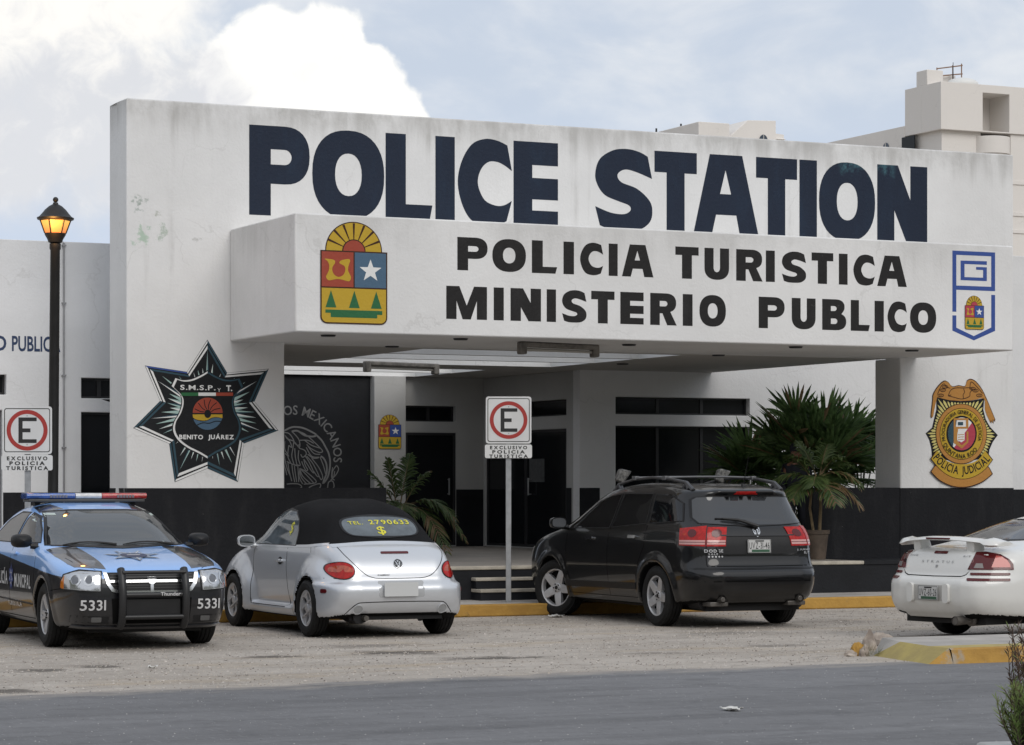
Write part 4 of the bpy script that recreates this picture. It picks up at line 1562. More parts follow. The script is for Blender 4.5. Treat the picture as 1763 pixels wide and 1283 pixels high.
def parking_sign(pxc, Z, top, mid, low, label, lean=0.0, pole_px=0.0):
    x = (pxc - CX) / FPX * Z
    h = lambda py: EYE + (HY - py) / FPX * Z - .15
    s = empty('parking_sign', label, 'sign', (x, Z, .15), rad(2), group='no-parking signs on posts')
    XZ = lambda u, v, d: (u, d - .03, v)
    m = MB()
    m.box(-.036, .036, -.005, .03, 0, h(top) - .04)
    m.build('post', M_steel, s, bevel=.005)
    w = .30
    zt, zm, zl = h(top), h(mid), h(low)
    m = MB()
    m.prism(rrect(-w, w, zm + .008, zt, .035), XZ, -.006, -.001)
    pl = m.build('plate', M_sign, s)
    P = Paint(lambda u, v, hh: (u, -.036 - hh, v), .001)
    a, b = zm + .03, zt - .022
    P.poly([rrect(-w + .022, w - .022, a, b, .03), rrect(-w + .032, w - .032, a + .010, b - .010, .024)], M_sblk, 1)
    cz = (a + b) / 2 + .0
    P.poly([arc(0, cz, .248, .248, 0, 360, 48)[:-1], arc(0, cz, .198, .198, 0, 360, 48)[:-1]], M_sred, 2)
    e0, e1, f0, f1 = -.105, .115, cz - .155, cz + .155
    P.poly([(e0, f0), (e1, f0), (e1, f0 + .045), (e0 + .05, f0 + .045), (e0 + .05, cz - .025), (e1 - .075, cz - .025), (e1 - .075, cz + .022), (e0 + .05, cz + .022), (e0 + .05, f1 - .045), (e1, f1 - .045), (e1, f1), (e0, f1)], M_sblk, 2)
    for z in (f1 + .02, f0 - .02):
        P.poly(arc(0, z, .008, .008, 0, 360, 10)[:-1], M_steel, 3)
    P.build('plate_marking', pl)
    m = MB()
    m.prism(rrect(-w - .012, w + .008, zl, zm - .004, .025), XZ, -.006, -.001)
    p2 = m.build('lower_plate', M_sign, s)
    P = Paint(lambda u, v, hh: (u, -.036 - hh, v), .001)
    H = zm - zl
    for k, t in enumerate(('EXCLUSIVO', 'POLICIA', 'TURISTICA')):
        ww = (.245, .215, .255)[k]
        y1 = zm - .022 - k * H * .31
        P.text(t, -ww, ww, y1 - H * .235, y1, M_sblk, 1, .045, .24)
    P.build('lower_marking', p2)
    if lean:
        s.rotation_euler = (0, lean, rad(2))
    return s


parking_sign(47.5, 32.5, 700, 783, 810, 'square white no-parking E sign on a post in front of the street lamp')
parking_sign(875.5, 35.2, 683, 765, 789, 'square white no-parking E sign on a post before the entrance steps, beside the black car')
# ------------------------------------------------------------------ car bodies as smooth implicit surfaces
def smax(a, b, k):
    h = np.maximum(k - np.abs(a - b), 0) / k
    return np.maximum(a, b) + h * h * k * 0.25


def poly_sdf(pts, X, Z):
    P = np.array(pts, float)
    Q = np.roll(P, -1, 0)
    d = np.full(X.shape, 1e9)
    ins = np.zeros(X.shape, bool)
    for (ax, az), (bx, bz) in zip(P, Q):
        ex, ez = bx - ax, bz - az
        L = ex * ex + ez * ez
        if L < 1e-12:
            continue
        wx, wz = X - ax, Z - az
        t = np.clip((wx * ex + wz * ez) / L, 0, 1)
        d = np.minimum(d, (wx - ex * t) ** 2 + (wz - ez * t) ** 2)
        c = ((az > Z) != (bz > Z)) & (X < ex * (Z - az) / (ez if abs(ez) > 1e-12 else 1e-12) + ax)
        ins ^= c
    d = np.sqrt(d)
    return np.where(ins, -d, d)


def interp(xs, ys):
    """smooth 1D curve through points (monotone cubic)"""
    xs, ys = np.array(xs, float), np.array(ys, float)
    h = np.diff(xs)
    dl = np.diff(ys) / h
    m = np.zeros(len(xs))
    m[0], m[-1] = dl[0], dl[-1]
    for k in range(1, len(xs) - 1):
        if dl[k - 1] * dl[k] > 0:
            w1, w2 = 2 * h[k] + h[k - 1], h[k] + 2 * h[k - 1]
            m[k] = (w1 + w2) / (w1 / dl[k - 1] + w2 / dl[k])

    def f(x):
        x = np.clip(x, xs[0], xs[-1])
        i = np.clip(np.searchsorted(xs, x) - 1, 0, len(xs) - 2)
        t = (x - xs[i]) / h[i]
        return ys[i] * (1 + 2 * t) * (1 - t) ** 2 + m[i] * h[i] * t * (1 - t) ** 2 + ys[i + 1] * t * t * (3 - 2 * t) + m[i + 1] * h[i] * t * t * (t - 1)
    return f


class Field2:
    """2D grid with bilinear lookup"""
    def __init__(s, x0, z0, d, F):
        s.x0, s.z0, s.d, s.F = x0, z0, d, F

    def __call__(s, x, z):
        u = np.clip((x - s.x0) / s.d, 0, s.F.shape[0] - 1.001)
        v = np.clip((z - s.z0) / s.d, 0, s.F.shape[1] - 1.001)
        i, j = u.astype(int), v.astype(int)
        a, b = u - i, v - j
        F = s.F
        return (F[i, j] * (1 - a) + F[i + 1, j] * a) * (1 - b) + (F[i, j + 1] * (1 - a) + F[i + 1, j + 1] * a) * b


def blur(F, r):
    k = np.exp(-0.5 * (np.arange(-3 * r, 3 * r + 1) / r) ** 2)
    k /= k.sum()
    n = 3 * r
    G = np.pad(F, n, mode='edge')
    G = sum(w * G[q:q + F.shape[0], :] for q, w in enumerate(k))
    G = sum(w * G[:, q:q + F.shape[1]] for q, w in enumerate(k))
    return G


class Body:
    """|y| < W(x, z) inside the side silhouette, rounded together; wheel openings cut out"""
    def __init__(s, outline, W, k=0.09, arches=(), arch_y=0.5, smooth_px=2, n=4, extra=None):
        s.k, s.arches, s.arch_y, s.extra = k, arches, arch_y, extra
        P = catmull(outline, n, True)
        s.P = P
        xs, zs = [p[0] for p in P], [p[1] for p in P]
        s.x0, s.x1, s.z0, s.z1 = min(xs) - .12, max(xs) + .12, min(zs) - .1, max(zs) + .12
        d = 0.01
        gx, gz = np.arange(s.x0, s.x1, d), np.arange(s.z0, s.z1, d)
        X, Z = np.meshgrid(gx, gz, indexing='ij')
        A = blur(poly_sdf(P, X, Z), smooth_px)
        s.A = Field2(s.x0, s.z0, d, A)
        ins = A < 0
        # front and rear end of the silhouette at every height
        anyrow = ins.any(0)
        xr = np.where(anyrow, gx[np.argmax(ins, 0)], 0)
        xf = np.where(anyrow, gx[ins.shape[0] - 1 - np.argmax(ins[::-1], 0)], 0)
        good = np.where(anyrow)[0]
        for arr in (xr, xf):
            arr[:] = np.interp(np.arange(len(gz)), good, arr[good])
        kk = np.exp(-0.5 * (np.arange(-9, 10) / 3.0) ** 2)
        kk /= kk.sum()
        xr = np.convolve(np.pad(xr, 9, 'edge'), kk, 'valid')
        xf = np.convolve(np.pad(xf, 9, 'edge'), kk, 'valid')
        s.xr = lambda z: np.interp(z, gz, xr)
        s.xf = lambda z: np.interp(z, gz, xf)
        Wg = W(X, Z, s)
        s.W = Field2(s.x0, s.z0, d, blur(Wg, 1))
        s.ymax = float(Wg.max()) + .08

    def f(s, x, y, z):
        ay = np.abs(y)
        v = smax(s.A(x, z), ay - s.W(x, z), s.k)
        for xc, zc, r in s.arches:
            dd = r - np.sqrt((x - xc) ** 2 + (z - zc) ** 2)
            v = np.maximum(v, np.minimum(dd, ay - s.arch_y))
        if s.extra is not None:
            v = s.extra(v, x, y, z)
        return v

    def grad(s, P, e=0.006):
        g = np.empty_like(P)
        for a in range(3):
            q = P.copy()
            q[:, a] += e
            r = P.copy()
            r[:, a] -= e
            g[:, a] = (s.f(*q.T) - s.f(*r.T)) / (2 * e)
        return g

    def mesh(s, d=0.022):
        nx, ny, nz = int((s.x1 - s.x0) / d) + 2, int(2 * s.ymax / d) + 3, int((s.z1 - s.z0) / d) + 2
        gx, gy, gz = s.x0 + d * np.arange(nx), -s.ymax - d / 2 + d * np.arange(ny), s.z0 + d * np.arange(nz)
        X, Y, Z = np.meshgrid(gx, gy, gz, indexing='ij')
        F = s.f(X.ravel(), Y.ravel(), Z.ravel()).reshape(X.shape)
        sg = F < 0
        c = sg[:-1, :-1, :-1].astype(np.int8)
        tot = sum(sg[a:nx - 1 + a, b:ny - 1 + b, q:nz - 1 + q].astype(np.int8) for a in (0, 1) for b in (0, 1) for q in (0, 1))
        act = (tot > 0) & (tot < 8)
        idx = -np.ones(act.shape, int)
        I = np.argwhere(act)
        idx[act] = np.arange(len(I))
        offs = [(a, b, q) for a in (0, 1) for b in (0, 1) for q in (0, 1)]
        V = {o: F[I[:, 0] + o[0], I[:, 1] + o[1], I[:, 2] + o[2]] for o in offs}
        acc, cnt = np.zeros((len(I), 3)), np.zeros(len(I))
        for o in offs:
            for ax in range(3):
                if o[ax] == 0:
                    p = list(o)
                    p[ax] = 1
                    p = tuple(p)
                    va, vb = V[o], V[p]
                    ms = (va < 0) != (vb < 0)
                    t = np.where(ms, va / np.where(ms, va - vb, 1), 0)
                    pos = np.tile(np.array(o, float), (len(I), 1))
                    pos[:, ax] += t
                    acc[ms] += pos[ms]
                    cnt[ms] += 1
        P = (I + acc / cnt[:, None]) * d + np.array([gx[0], gy[0], gz[0]])
        for _ in range(3):
            v = s.f(*P.T)
            g = s.grad(P)
            st = g * (v / np.maximum((g * g).sum(1), 0.05))[:, None]
            L = np.linalg.norm(st, axis=1)
            st *= np.minimum(1, 0.012 / np.maximum(L, 1e-9))[:, None]
            P -= st
        quads = []
        for ax in range(3):
            b, q = [(1, 2), (2, 0), (0, 1)][ax]
            sl0, sl1 = [slice(None)] * 3, [slice(None)] * 3
            sl0[ax], sl1[ax] = slice(0, -1), slice(1, None)
            ch = sg[tuple(sl0)] != sg[tuple(sl1)]
            E = np.argwhere(ch)
            E = E[(E[:, b] > 0) & (E[:, q] > 0) & (E[:, b] < F.shape[b] - 1) & (E[:, q] < F.shape[q] - 1)]
            inside = sg[E[:, 0], E[:, 1], E[:, 2]]
            def cell(db, dq):
                G = E.copy()
                G[:, b] -= db
                G[:, q] -= dq
                return idx[G[:, 0], G[:, 1], G[:, 2]]
            Q = np.stack([cell(1, 1), cell(0, 1), cell(0, 0), cell(1, 0)], 1)
            Q[~inside] = Q[~inside][:, ::-1]
            quads.append(Q)
        Q = np.concatenate(quads)
        Q = Q[(Q >= 0).all(1)]
        return P, Q

    def cast(s, O, D, far=3.0, n=220):
        """first hit of rays O + t D (D: outside -> inside) with the surface; returns points"""
        O = np.asarray(O, float)
        D = np.asarray(D, float) / np.linalg.norm(D)
        ts = np.linspace(0, far, n)
        hit = np.full(len(O), np.nan)
        prev = s.f(*(O + D * ts[0]).T)
        lo, hi = np.zeros(len(O)), np.full(len(O), float(far))
        found = np.zeros(len(O), bool)
        for t in ts[1:]:
            v = s.f(*(O + D * t).T)
            nw = (~found) & (v < 0)
            hi[nw] = t
            lo[nw] = t - ts[1]
            found |= nw
        # rays that miss: closest approach
        if (~found).any():
            bestv = np.full(len(O), 1e9)
            bt = np.zeros(len(O))
            for t in ts:
                v = s.f(*(O + D * t).T)
                b = v < bestv
                bestv[b] = v[b]
                bt[b] = t
            lo[~found] = bt[~found]
            hi[~found] = bt[~found]
        for _ in range(14):
            mid = (lo + hi) / 2
            v = s.f(*(O + D * mid[:, None]).T)
            inn = v < 0
            hi = np.where(inn & found, mid, hi)
            lo = np.where(~inn & found, mid, lo)
        return O + D * hi[:, None]


AXES = {  # name: (a axis, b axis, ray direction)
    'L': ((1, 0, 0), (0, 0, 1), (0, -1, 0)),     # seen from the car's left: a = x, b = z
    'R': ((1, 0, 0), (0, 0, 1), (0, 1, 0)),
    'B': ((0, 1, 0), (0, 0, 1), (1, 0, 0)),      # from behind: a = y, b = z
    'F': ((0, 1, 0), (0, 0, 1), (-1, 0, 0)),
    'T': ((1, 0, 0), (0, 1, 0), (0, 0, -1)),     # from above: a = x, b = y
}


def dir_axes(view, tiltdeg):
    """views tilted between horizontal and top: for windscreens"""
    a, b, d = AXES[view]
    t = rad(tiltdeg)
    D = Vector(d) * math.cos(t) + Vector((0, 0, -1)) * math.sin(t)
    A_ = Vector(a)
    B_ = Vector((0, 0, 1)) * math.cos(t) + Vector(d) * math.sin(t)
    return (tuple(A_), tuple(B_), tuple(D))


def patch(body, loops, view, off=0.003, res=0.05, back=0.012, hdir=None):
    """a thin shell laid on the body: 2D loops seen along a view, projected on the surface. Returns verts, faces"""
    a, b, d = AXES[view] if isinstance(view, str) else view
    a, b, d = np.array(a, float), np.array(b, float), np.array(d, float)
    pts, edges = [], []
    for l in loops:
        q = []
        L = len(l)
        for k in range(L):
            p0, p1 = Vector(l[k]), Vector(l[(k + 1) % L])
            n = max(1, int((p1 - p0).length / res))
            q += [tuple(p0.lerp(p1, t / n)) for t in range(n)]
        base = len(pts)
        pts += q
        edges += [(base + k, base + (k + 1) % len(q)) for k in range(len(q))]
    nb = len(pts)
    xs, ys = [p[0] for p in loops[0]], [p[1] for p in loops[0]]
    gx, gy = np.arange(min(xs) + res / 2, max(xs), res), np.arange(min(ys) + res / 2, max(ys), res)
    if len(gx) * len(gy):
        X, Y = [q.ravel() for q in np.meshgrid(gx, gy)]
        ins = np.zeros(len(X), bool)
        dist = np.full(len(X), 1e9)
        for l in loops:
            sd = poly_sdf(l, X, Y)
            ins ^= sd < 0
            dist = np.minimum(dist, np.abs(sd))
        ok = ins & (dist > res * .35)
        pts += list(zip(X[ok], Y[ok]))
    vs, es, fs, _, _, _ = delaunay_2d_cdt([Vector(p) for p in pts], edges, [], 0, 1e-6)
    V2 = np.array([tuple(v) for v in vs])
    cen = np.array([V2[list(f)].mean(0) for f in fs])
    ins = np.zeros(len(cen), bool)
    for l in loops:
        ins ^= poly_sdf(l, cen[:, 0], cen[:, 1]) < 0
    fs = [tuple(f) for f, q in zip(fs, ins) if q]
    O = V2[:, :1] * a + V2[:, 1:] * b - d * 3.2
    P = body.cast(O, d, 6.0, 420)
    g = body.grad(P)
    nrm = g / np.maximum(np.linalg.norm(g, axis=1), 1e-6)[:, None]
    # orient faces against the ray
    P = P + nrm * off
    f2 = []
    for f in fs:
        p = P[list(f)]
        nn = np.cross(p[1] - p[0], p[2] - p[0])
        f2.append(f if nn.dot(d) < 0 else f[::-1])
    # skirt
    cnt = {}
    for f in f2:
        for k in range(len(f)):
            cnt[(f[k], f[(k + 1) % len(f)])] = 1
    be = [e for e in cnt if (e[1], e[0]) not in cnt]
    V = [tuple(p) for p in P]
    mp = {}
    for e in be:
        for q in e:
            if q not in mp:
                mp[q] = len(V)
                V.append(tuple(P[q] - nrm[q] * (off + back)))
    f2 += [(e[1], e[0], mp[e[0]], mp[e[1]]) for e in be]
    return V, f2


def mirror2(l):
    return [(-x, y) for x, y in l]


def add_patch(body, name, loops, view, m, parent, off=0.003, res=0.05, back=0.012):
    if not isinstance(loops[0][0], (tuple, list)):
        loops = [loops]
    V, F = patch(body, loops, view, off, res, back)
    mb = MB()
    mb.add(V, F)
    return mb.build(name, m, parent, sharp=50, merge=False)


def line_loop(pts, w):
    """thin closed loop round an open polyline"""
    L, R = [], []
    n = len(pts)
    for k in range(n):
        d = Vector(pts[min(k + 1, n - 1)]) - Vector(pts[max(k - 1, 0)])
        d.normalize()
        nn = Vector((-d.y, d.x)) * w / 2
        L.append(tuple(Vector(pts[k]) + nn))
        R.append(tuple(Vector(pts[k]) - nn))
    return L + R[::-1]


def seam(mb, body, pts, view, w=0.007, off=0.0012):
    V, F = patch(body, [line_loop(pts, w)], view, off, 0.06, 0.006)
    mb.add(V, F)


def decal(body, view, fn, name, parent, off=0.004):
    """Paint object whose (u, v) plane is a view of the car, projected on the surface"""
    a, b, d = AXES[view] if isinstance(view, str) else view
    P = Paint(lambda u, v, h: (u, v, h))
    fn(P)
    V = np.array(P.v)
    O = V[:, :1] * np.array(a, float) + V[:, 1:2] * np.array(b, float) - np.array(d, float) * 3.2
    H = body.cast(O, d, 6.0, 420)
    g = body.grad(H)
    n = g / np.maximum(np.linalg.norm(g, axis=1), 1e-6)[:, None]
    H = H + n * (off + V[:, 2:3])
    P.v = [tuple(p) for p in H]
    return P.build(name, parent)


M_rubber = mat('tyre_rubber', (0.012, 0.012, 0.012), 0.75, var=0.4, vscale=14, spec=0.3)
M_alloy = mat('alloy_rim', (0.50, 0.50, 0.51), 0.36, metal=0.4, var=0.10, vscale=10)
M_dark = mat('black_car_plastic', (0.009, 0.009, 0.010), 0.5, var=0.2, vscale=10, spec=0.35)
M_seam = mat('panel_gap', (0.004, 0.004, 0.004), 0.9, spec=0.1)
M_chrome = mat('chrome_trim', (0.60, 0.61, 0.62), 0.10, metal=1.0)
M_tint = mat('tinted_car_glass', (0.006, 0.006, 0.007), 0.03, spec=0.5)
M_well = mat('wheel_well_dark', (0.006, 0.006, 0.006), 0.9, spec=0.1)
M_lens = mat('red_lamp_lens', (0.40, 0.012, 0.010), 0.16, coat=0.12, spec=0.3, var=.3, vscale=22)
M_lensd = mat('dark_red_lamp_lens', (0.085, 0.007, 0.009), 0.14, coat=0.2, spec=0.4)
M_amber = mat('amber_lamp_lens', (0.50, 0.15, 0.02), 0.12, coat=0.5)
M_mirror = mat('mirror_glass', (0.5, 0.5, 0.5), 0.03, metal=1.0)
M_exh = mat('exhaust_metal', (0.13, 0.12, 0.11), 0.5, metal=0.6, var=.3, vscale=12)
M_plate = mat('white_plate_enamel', (0.50, 0.50, 0.49), 0.4)
M_pgrn = mat('plate_green_ink', (0.03, 0.09, 0.05), .5)


def make_wheel(car, x, y, r, w, rr, spokes, steer=0.0, style='five'):
    """wheel under its car: hub mesh carries tyre and rim; y sign gives the outer side"""
    s = 1 if y > 0 else -1
    o = MB()
    o.lathe([(.02, -w * .35), (rr * .55, -w * .35), (rr * .93, -w * .30), (rr * .93, w * .1), (rr * .5, w * .12), (.02, w * .12)], 28, axis='Y')
    wh = o.build('wheel', M_well, car)
    wh.location = (x, y, r)
    wh.rotation_euler = (0, random.uniform(0, 1), steer + (0 if s > 0 else math.pi))
    t = MB()
    h = w / 2
    sh = r - rr
    prof = [(rr * .97, -h * .75), (rr * 1.03, -h * .9), (rr + sh * .35, -h * 1.0), (rr + sh * .7, -h * .97), (r - .022, -h * .86), (r - .006, -h * .70)]
    for k in range(4):
        g = -h * .6 + k * h * .4
        prof += [(r, g - h * .09), (r, g + h * .06), (r - .010, g + h * .075), (r - .010, g + h * .14), (r, g + h * .155)]
    prof += [(r, h * .66), (r - .006, h * .70), (r - .022, h * .86), (rr + sh * .7, h * .97), (rr + sh * .35, h * 1.0), (rr * 1.03, h * .9), (rr * .97, h * .75), (rr * .97, -h * .75)]
    t.lathe(prof, 48, axis='Y', caps=False)
    t.build('tyre', M_rubber, wh, sharp=35)
    m = MB()
    yo = h * .80
    m.lathe([(rr * .90, h * .2), (rr * .91, yo - .012), (rr * .97, yo), (rr * 1.02, yo - .004), (rr * 1.02, yo - .03)], 48, axis='Y', caps=False)
    XZ = lambda u, v, d: (u, d, v)
    if style == 'five' or style == 'twin':
        for k in range(spokes):
            a = 2 * math.pi * k / spokes
            if style == 'five':
                ws, we = .098, .070
                seg = [(a, ws, we)]
            else:
                seg = [(a - .17, .045, .04), (a + .17, .045, .04)]
            for aa, w0, w1 in seg:
                ex, ez = math.cos(aa), math.sin(aa)
                nx, nz = -ez, ex
                ring = lambda rad_, ww, yy: [(ex * rad_ + nx * ww * q, yy - abs(q) ** 3 * .010, ez * rad_ + nz * ww * q) for q in (-.5, -.32, 0, .32, .5)]
                R0, R1, R2 = ring(rr * .16, w0 * rr / .2, yo - .030), ring(rr * .6, (w0 + w1) / 2 * rr / .2, yo - .014), ring(rr * .93, w1 * rr / .2, yo - .006)
                B0, B2 = ring(rr * .16, w0 * rr / .2, yo - .07), ring(rr * .93, w1 * rr / .2, yo - .06)
                vs = R0 + R1 + R2 + B0 + B2
                fs = [(i, i + 1, i + 6, i + 5) for i in range(4)] + [(5 + i, 6 + i, 11 + i, 10 + i) for i in range(4)]
                fs += [(0, 5, 10, 20, 15), (4, 19, 24, 14, 9)]
                m.add(vs, fs)
        m.lathe([(rr * .27, yo - .06), (rr * .27, yo - .026), (rr * .22, yo - .018), (.001, yo - .016)], 24, axis='Y')
    else:    # dished steel-look cover with round holes
        n = 72
        rings = [(.001, yo - .012), (rr * .22, yo - .014), (rr * .30, yo - .028)]
        outer = [arc(0, 0, rr * .92, rr * .92, 0, 360, 60)[:-1]]
        holes = []
        for k in range(spokes):
            a = 2 * math.pi * k / spokes
            c = (rr * .62 * math.cos(a), rr * .62 * math.sin(a))
            hl = []
            for q in range(14):
                t2 = 2 * math.pi * q / 14
                ex, ez = math.cos(t2) * rr * .25, math.sin(t2) * rr * .175
                hl.append((c[0] + ex * math.cos(a) - ez * math.sin(a), c[1] + ex * math.sin(a) + ez * math.cos(a)))
            holes.append(hl)
        dish = lambda u, v, d: (u, d - .030 * (1 - min(1, math.hypot(u, v) / (rr * .92)) ** 2) + (.022 if math.hypot(u, v) < rr * .3 else 0), v)
        slab_holes(m, outer[0], holes, dish, yo - .030, yo - .006)
        m.lathe([(rr * .26, yo - .05), (rr * .26, yo - .012), (rr * .2, yo - .004), (.001, yo - .002)], 24, axis='Y')
    m.build('rim', M_alloy, wh, sharp=30, bevel=.002)
    n = MB()
    for k in range(5):
        a = 2 * math.pi * k / 5 + .4
        n.lathe([(.009, yo - .06), (.009, yo - .010), (.001, yo - .008)], 8, Matrix.Translation((rr * .19 * math.cos(a), 0, rr * .19 * math.sin(a))), axis='Y')
    n.lathe([(rr * .10, yo - .03), (rr * .10, yo - .0125), (.001, yo - .010)], 14, axis='Y')
    n.build('wheel_nuts', M_dark, wh)
    return wh


def body_part(body, name, m_list, car, well=None, d=0.022, zc=0.30):
    P, Q = body.mesh(d)
    me = bpy.data.meshes.new(name)
    me.vertices.add(len(P))
    me.vertices.foreach_set('co', P.astype(np.float32).ravel())
    me.loops.add(len(Q) * 4)
    me.loops.foreach_set('vertex_index', Q.astype(np.int32).ravel())
    me.polygons.add(len(Q))
    me.polygons.foreach_set('loop_start', np.arange(0, len(Q) * 4, 4, dtype=np.int32))
    C = P[Q].mean(1)
    nrm = np.cross(P[Q[:, 2]] - P[Q[:, 0]], P[Q[:, 3]] - P[Q[:, 1]])
    nrm /= np.maximum(np.linalg.norm(nrm, axis=1), 1e-12)[:, None]
    mi = np.zeros(len(Q), np.int32)
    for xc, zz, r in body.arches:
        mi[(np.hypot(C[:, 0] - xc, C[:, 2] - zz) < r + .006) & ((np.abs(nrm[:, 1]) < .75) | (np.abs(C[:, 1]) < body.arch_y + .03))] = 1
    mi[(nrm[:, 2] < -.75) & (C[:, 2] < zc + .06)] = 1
    me.polygons.foreach_set('material_index', mi)
    me.update(calc_edges=True)
    me.validate()
    for m in m_list:
        me.materials.append(m)
    me.polygons.foreach_set('use_smooth', np.ones(len(me.polygons), dtype=bool))
    me.set_sharp_from_angle(angle=rad(48))
    o = bpy.data.objects.new(name, me)
    COL.objects.link(o)
    o.parent = car
    return o


def side_mirror(car, x, y, z, m_shell, face=-1, sc=1.0):
    """door mirror; y sign tells the side; face -1: glass looks backwards"""
    s = 1 if y > 0 else -1
    sh = MB()
    prof = []
    for k in range(9):
        t = k / 8
        prof.append((0.055 * math.sin(math.pi * min(1, t * .5 + .02)) ** .6, t))
    N = 18
    vs, fs = [], []
    for k, t in enumerate(np.linspace(0, 1, 9)):
        e = (1 - t ** 3.0) ** .5 if t < 1 else 0.02
        for q in range(N):
            a = 2 * math.pi * q / N
            cy, cz = math.copysign(abs(math.cos(a)) ** .7, math.cos(a)), math.copysign(abs(math.sin(a)) ** .7, math.sin(a))
            vs.append((x + face * .05 - face * t * .15 * sc, y + s * .10 * sc + cy * .105 * e * sc, z + cz * .07 * e * sc))
    for k in range(8):
        for q in range(N):
            fs.append((k * N + q, k * N + (q + 1) % N, (k + 1) * N + (q + 1) % N, (k + 1) * N + q))
    fs.append(tuple(range(N)))
    sh.add(vs, fs)
    sh.tube([(x - face * .04, y - s * .06, z - .06), (x - face * .03, y + s * .02, z - .055)], [.035, .03], 8)
    o = sh.build('side_mirror', m_shell, car)
    g = MB()
    g.prism([(y + s * .10 * sc + math.copysign(abs(math.cos(a)) ** .7, math.cos(a)) * .09 * sc, z + math.copysign(abs(math.sin(a)) ** .7, math.sin(a)) * .057 * sc) for a in np.linspace(0, 2 * math.pi, 20)[:-1]],
            lambda u, v, d: (d, u, v), x + face * .053, x + face * .05)
    g.build('mirror_glass', M_mirror, o)
    return o


def plate(car, name, c, w, h, txt, lean=0.0, face=-1, extra=True):
    """licence plate at c, facing backwards (face=-1) or forwards"""
    Mx = Matrix.Translation(c) @ Matrix.Rotation(lean, 4, 'Y')
    m = MB()
    m.prism(rrect(-w / 2, w / 2, -h / 2, h / 2, .012), lambda u, v, d: tuple(Mx @ Vector((d, u, v))), -.004, .004)
    o = m.build(name, M_plate, car)
    P = Paint(lambda u, v, hh: tuple(Mx @ Vector((face * (.0045 + hh), u * face * -1 * -1 if face > 0 else -u, v))), .0006)
    P.fn = (lambda u, v, hh: tuple(Mx @ Vector((-(.0045 + hh), -u, v)))) if face < 0 else (lambda u, v, hh: tuple(Mx @ Vector(((.0045 + hh), u, v))))
    if txt:
        P.text(txt, -w * .44, w * .44, -h * .20, h * .28, M_sblk, 1, .004, .14)
        P.poly(rect(-w * .44, w * .44, -h * .44, -h * .25), M_pgrn, 1)
        P.poly(rect(-w * .44, -w * .34, -h * .43, -h * .26), M_plate, 2)
        P.poly(rect(-w * .18, w * .2, h * .33, h * .42), M_dark, 1)
        P.poly([rrect(-w * .49, w * .49, -h * .48, h * .48, .01), rrect(-w * .475, w * .475, -h * .46, h * .46, .01)], M_dark, 1)
        P.build('plate_marking', o)
    return o


def place_car(name, label, px, Z, heading_deg):
    """origin on the ground between the axles; heading measured from the view direction, positive to the left"""
    x = (px - CX) / FPX * Z
    # local x (forward) -> world direction (-sin h, cos h)
    return empty(name, label, 'car', (x, Z, 0.004), rad(90 + heading_deg))
# ------------------------------------------------------------------ the cars
def rnd(t, p=2.0):
    t = np.clip(t, 0, 1)
    return 1 - np.sqrt(np.maximum(0, 1 - (1 - t) ** p))


def paint(name, col, metal=0.0, rough=0.28, dust=0.20, spec=.5, mask=None, col2=None):
    m = bpy.data.materials.new(name)
    m.use_nodes = True
    b = m.node_tree.nodes['Principled BSDF']
    n = NT(m.node_tree)
    tc = n.new('ShaderNodeTexCoord').outputs['Object']
    b.inputs['Metallic'].default_value = metal
    b.inputs['Coat Weight'].default_value = 0.8
    b.inputs['Coat Roughness'].default_value = 0.04
    b.inputs['Specular IOR Level'].default_value = spec
    x, y, z = n.sep(tc)
    c = n.mix(0.0, col, col)
    if mask:
        c = n.mix(mask(n, x, y, z), col, col2)
    # road film: dust thickens towards the sills
    dn = n.noise(tc, 5.0, 5, 0.65)
    dz = n.m('MULTIPLY', n.smooth(n.m('ADD', z, n.m('MULTIPLY', dn, 0.35)), 0.72, 0.25), dust)
    c = n.mix(dz, c, (0.20, 0.18, 0.15))
    n.link(c, b.inputs['Base Color'])
    n.link(n.m('ADD', rough, n.m('MULTIPLY', dz, 0.8)), b.inputs['Roughness'])
    return m


def strip_quad(a, b, w):
    d = (Vector(b) - Vector(a)).normalized()
    n = Vector((-d.y, d.x)) * w / 2
    return [tuple(Vector(a) + n), tuple(Vector(a) - n), tuple(Vector(b) - n), tuple(Vector(b) + n)]


def split_body(body, car, mats, d, parts, zc=.3):
    """parts: list of (name, material, mask(C)) taken out of the body mesh"""
    o = body_part(body, 'body', mats, car, d=d, zc=zc)
    me = o.data
    nf = len(me.polygons)
    C = np.empty(nf * 3, np.float32)
    me.polygons.foreach_get('center', C)
    C = C.reshape(-1, 3)
    rest = np.ones(nf, bool)
    res = []
    for name, m, fn in parts:
        k = fn(C) & rest
        rest &= ~k
        bm = bmesh.new()
        bm.from_mesh(me)
        bm.faces.ensure_lookup_table()
        bmesh.ops.delete(bm, geom=[f for f in bm.faces if not k[f.index]], context='FACES')
        m2 = bpy.data.meshes.new(name)
        bm.to_mesh(m2)
        bm.free()
        m2.polygons.foreach_set('material_index', np.zeros(len(m2.polygons), np.int32))
        res.append(link_mesh(name, m2, m, car, 60))
    bm = bmesh.new()
    bm.from_mesh(me)
    bm.faces.ensure_lookup_table()
    bmesh.ops.delete(bm, geom=[f for f in bm.faces if not rest[f.index]], context='FACES')
    bm.to_mesh(me)
    bm.free()
    return o, res


def inset(l, k):
    """shrink a convex loop by k"""
    cx, cy = sum(p[0] for p in l) / len(l), sum(p[1] for p in l) / len(l)
    out = []
    for x, y in l:
        v = Vector((x - cx, y - cy))
        out.append((cx + v.x * (1 - k / v.length), cy + v.y * (1 - k / v.length)))
    return out


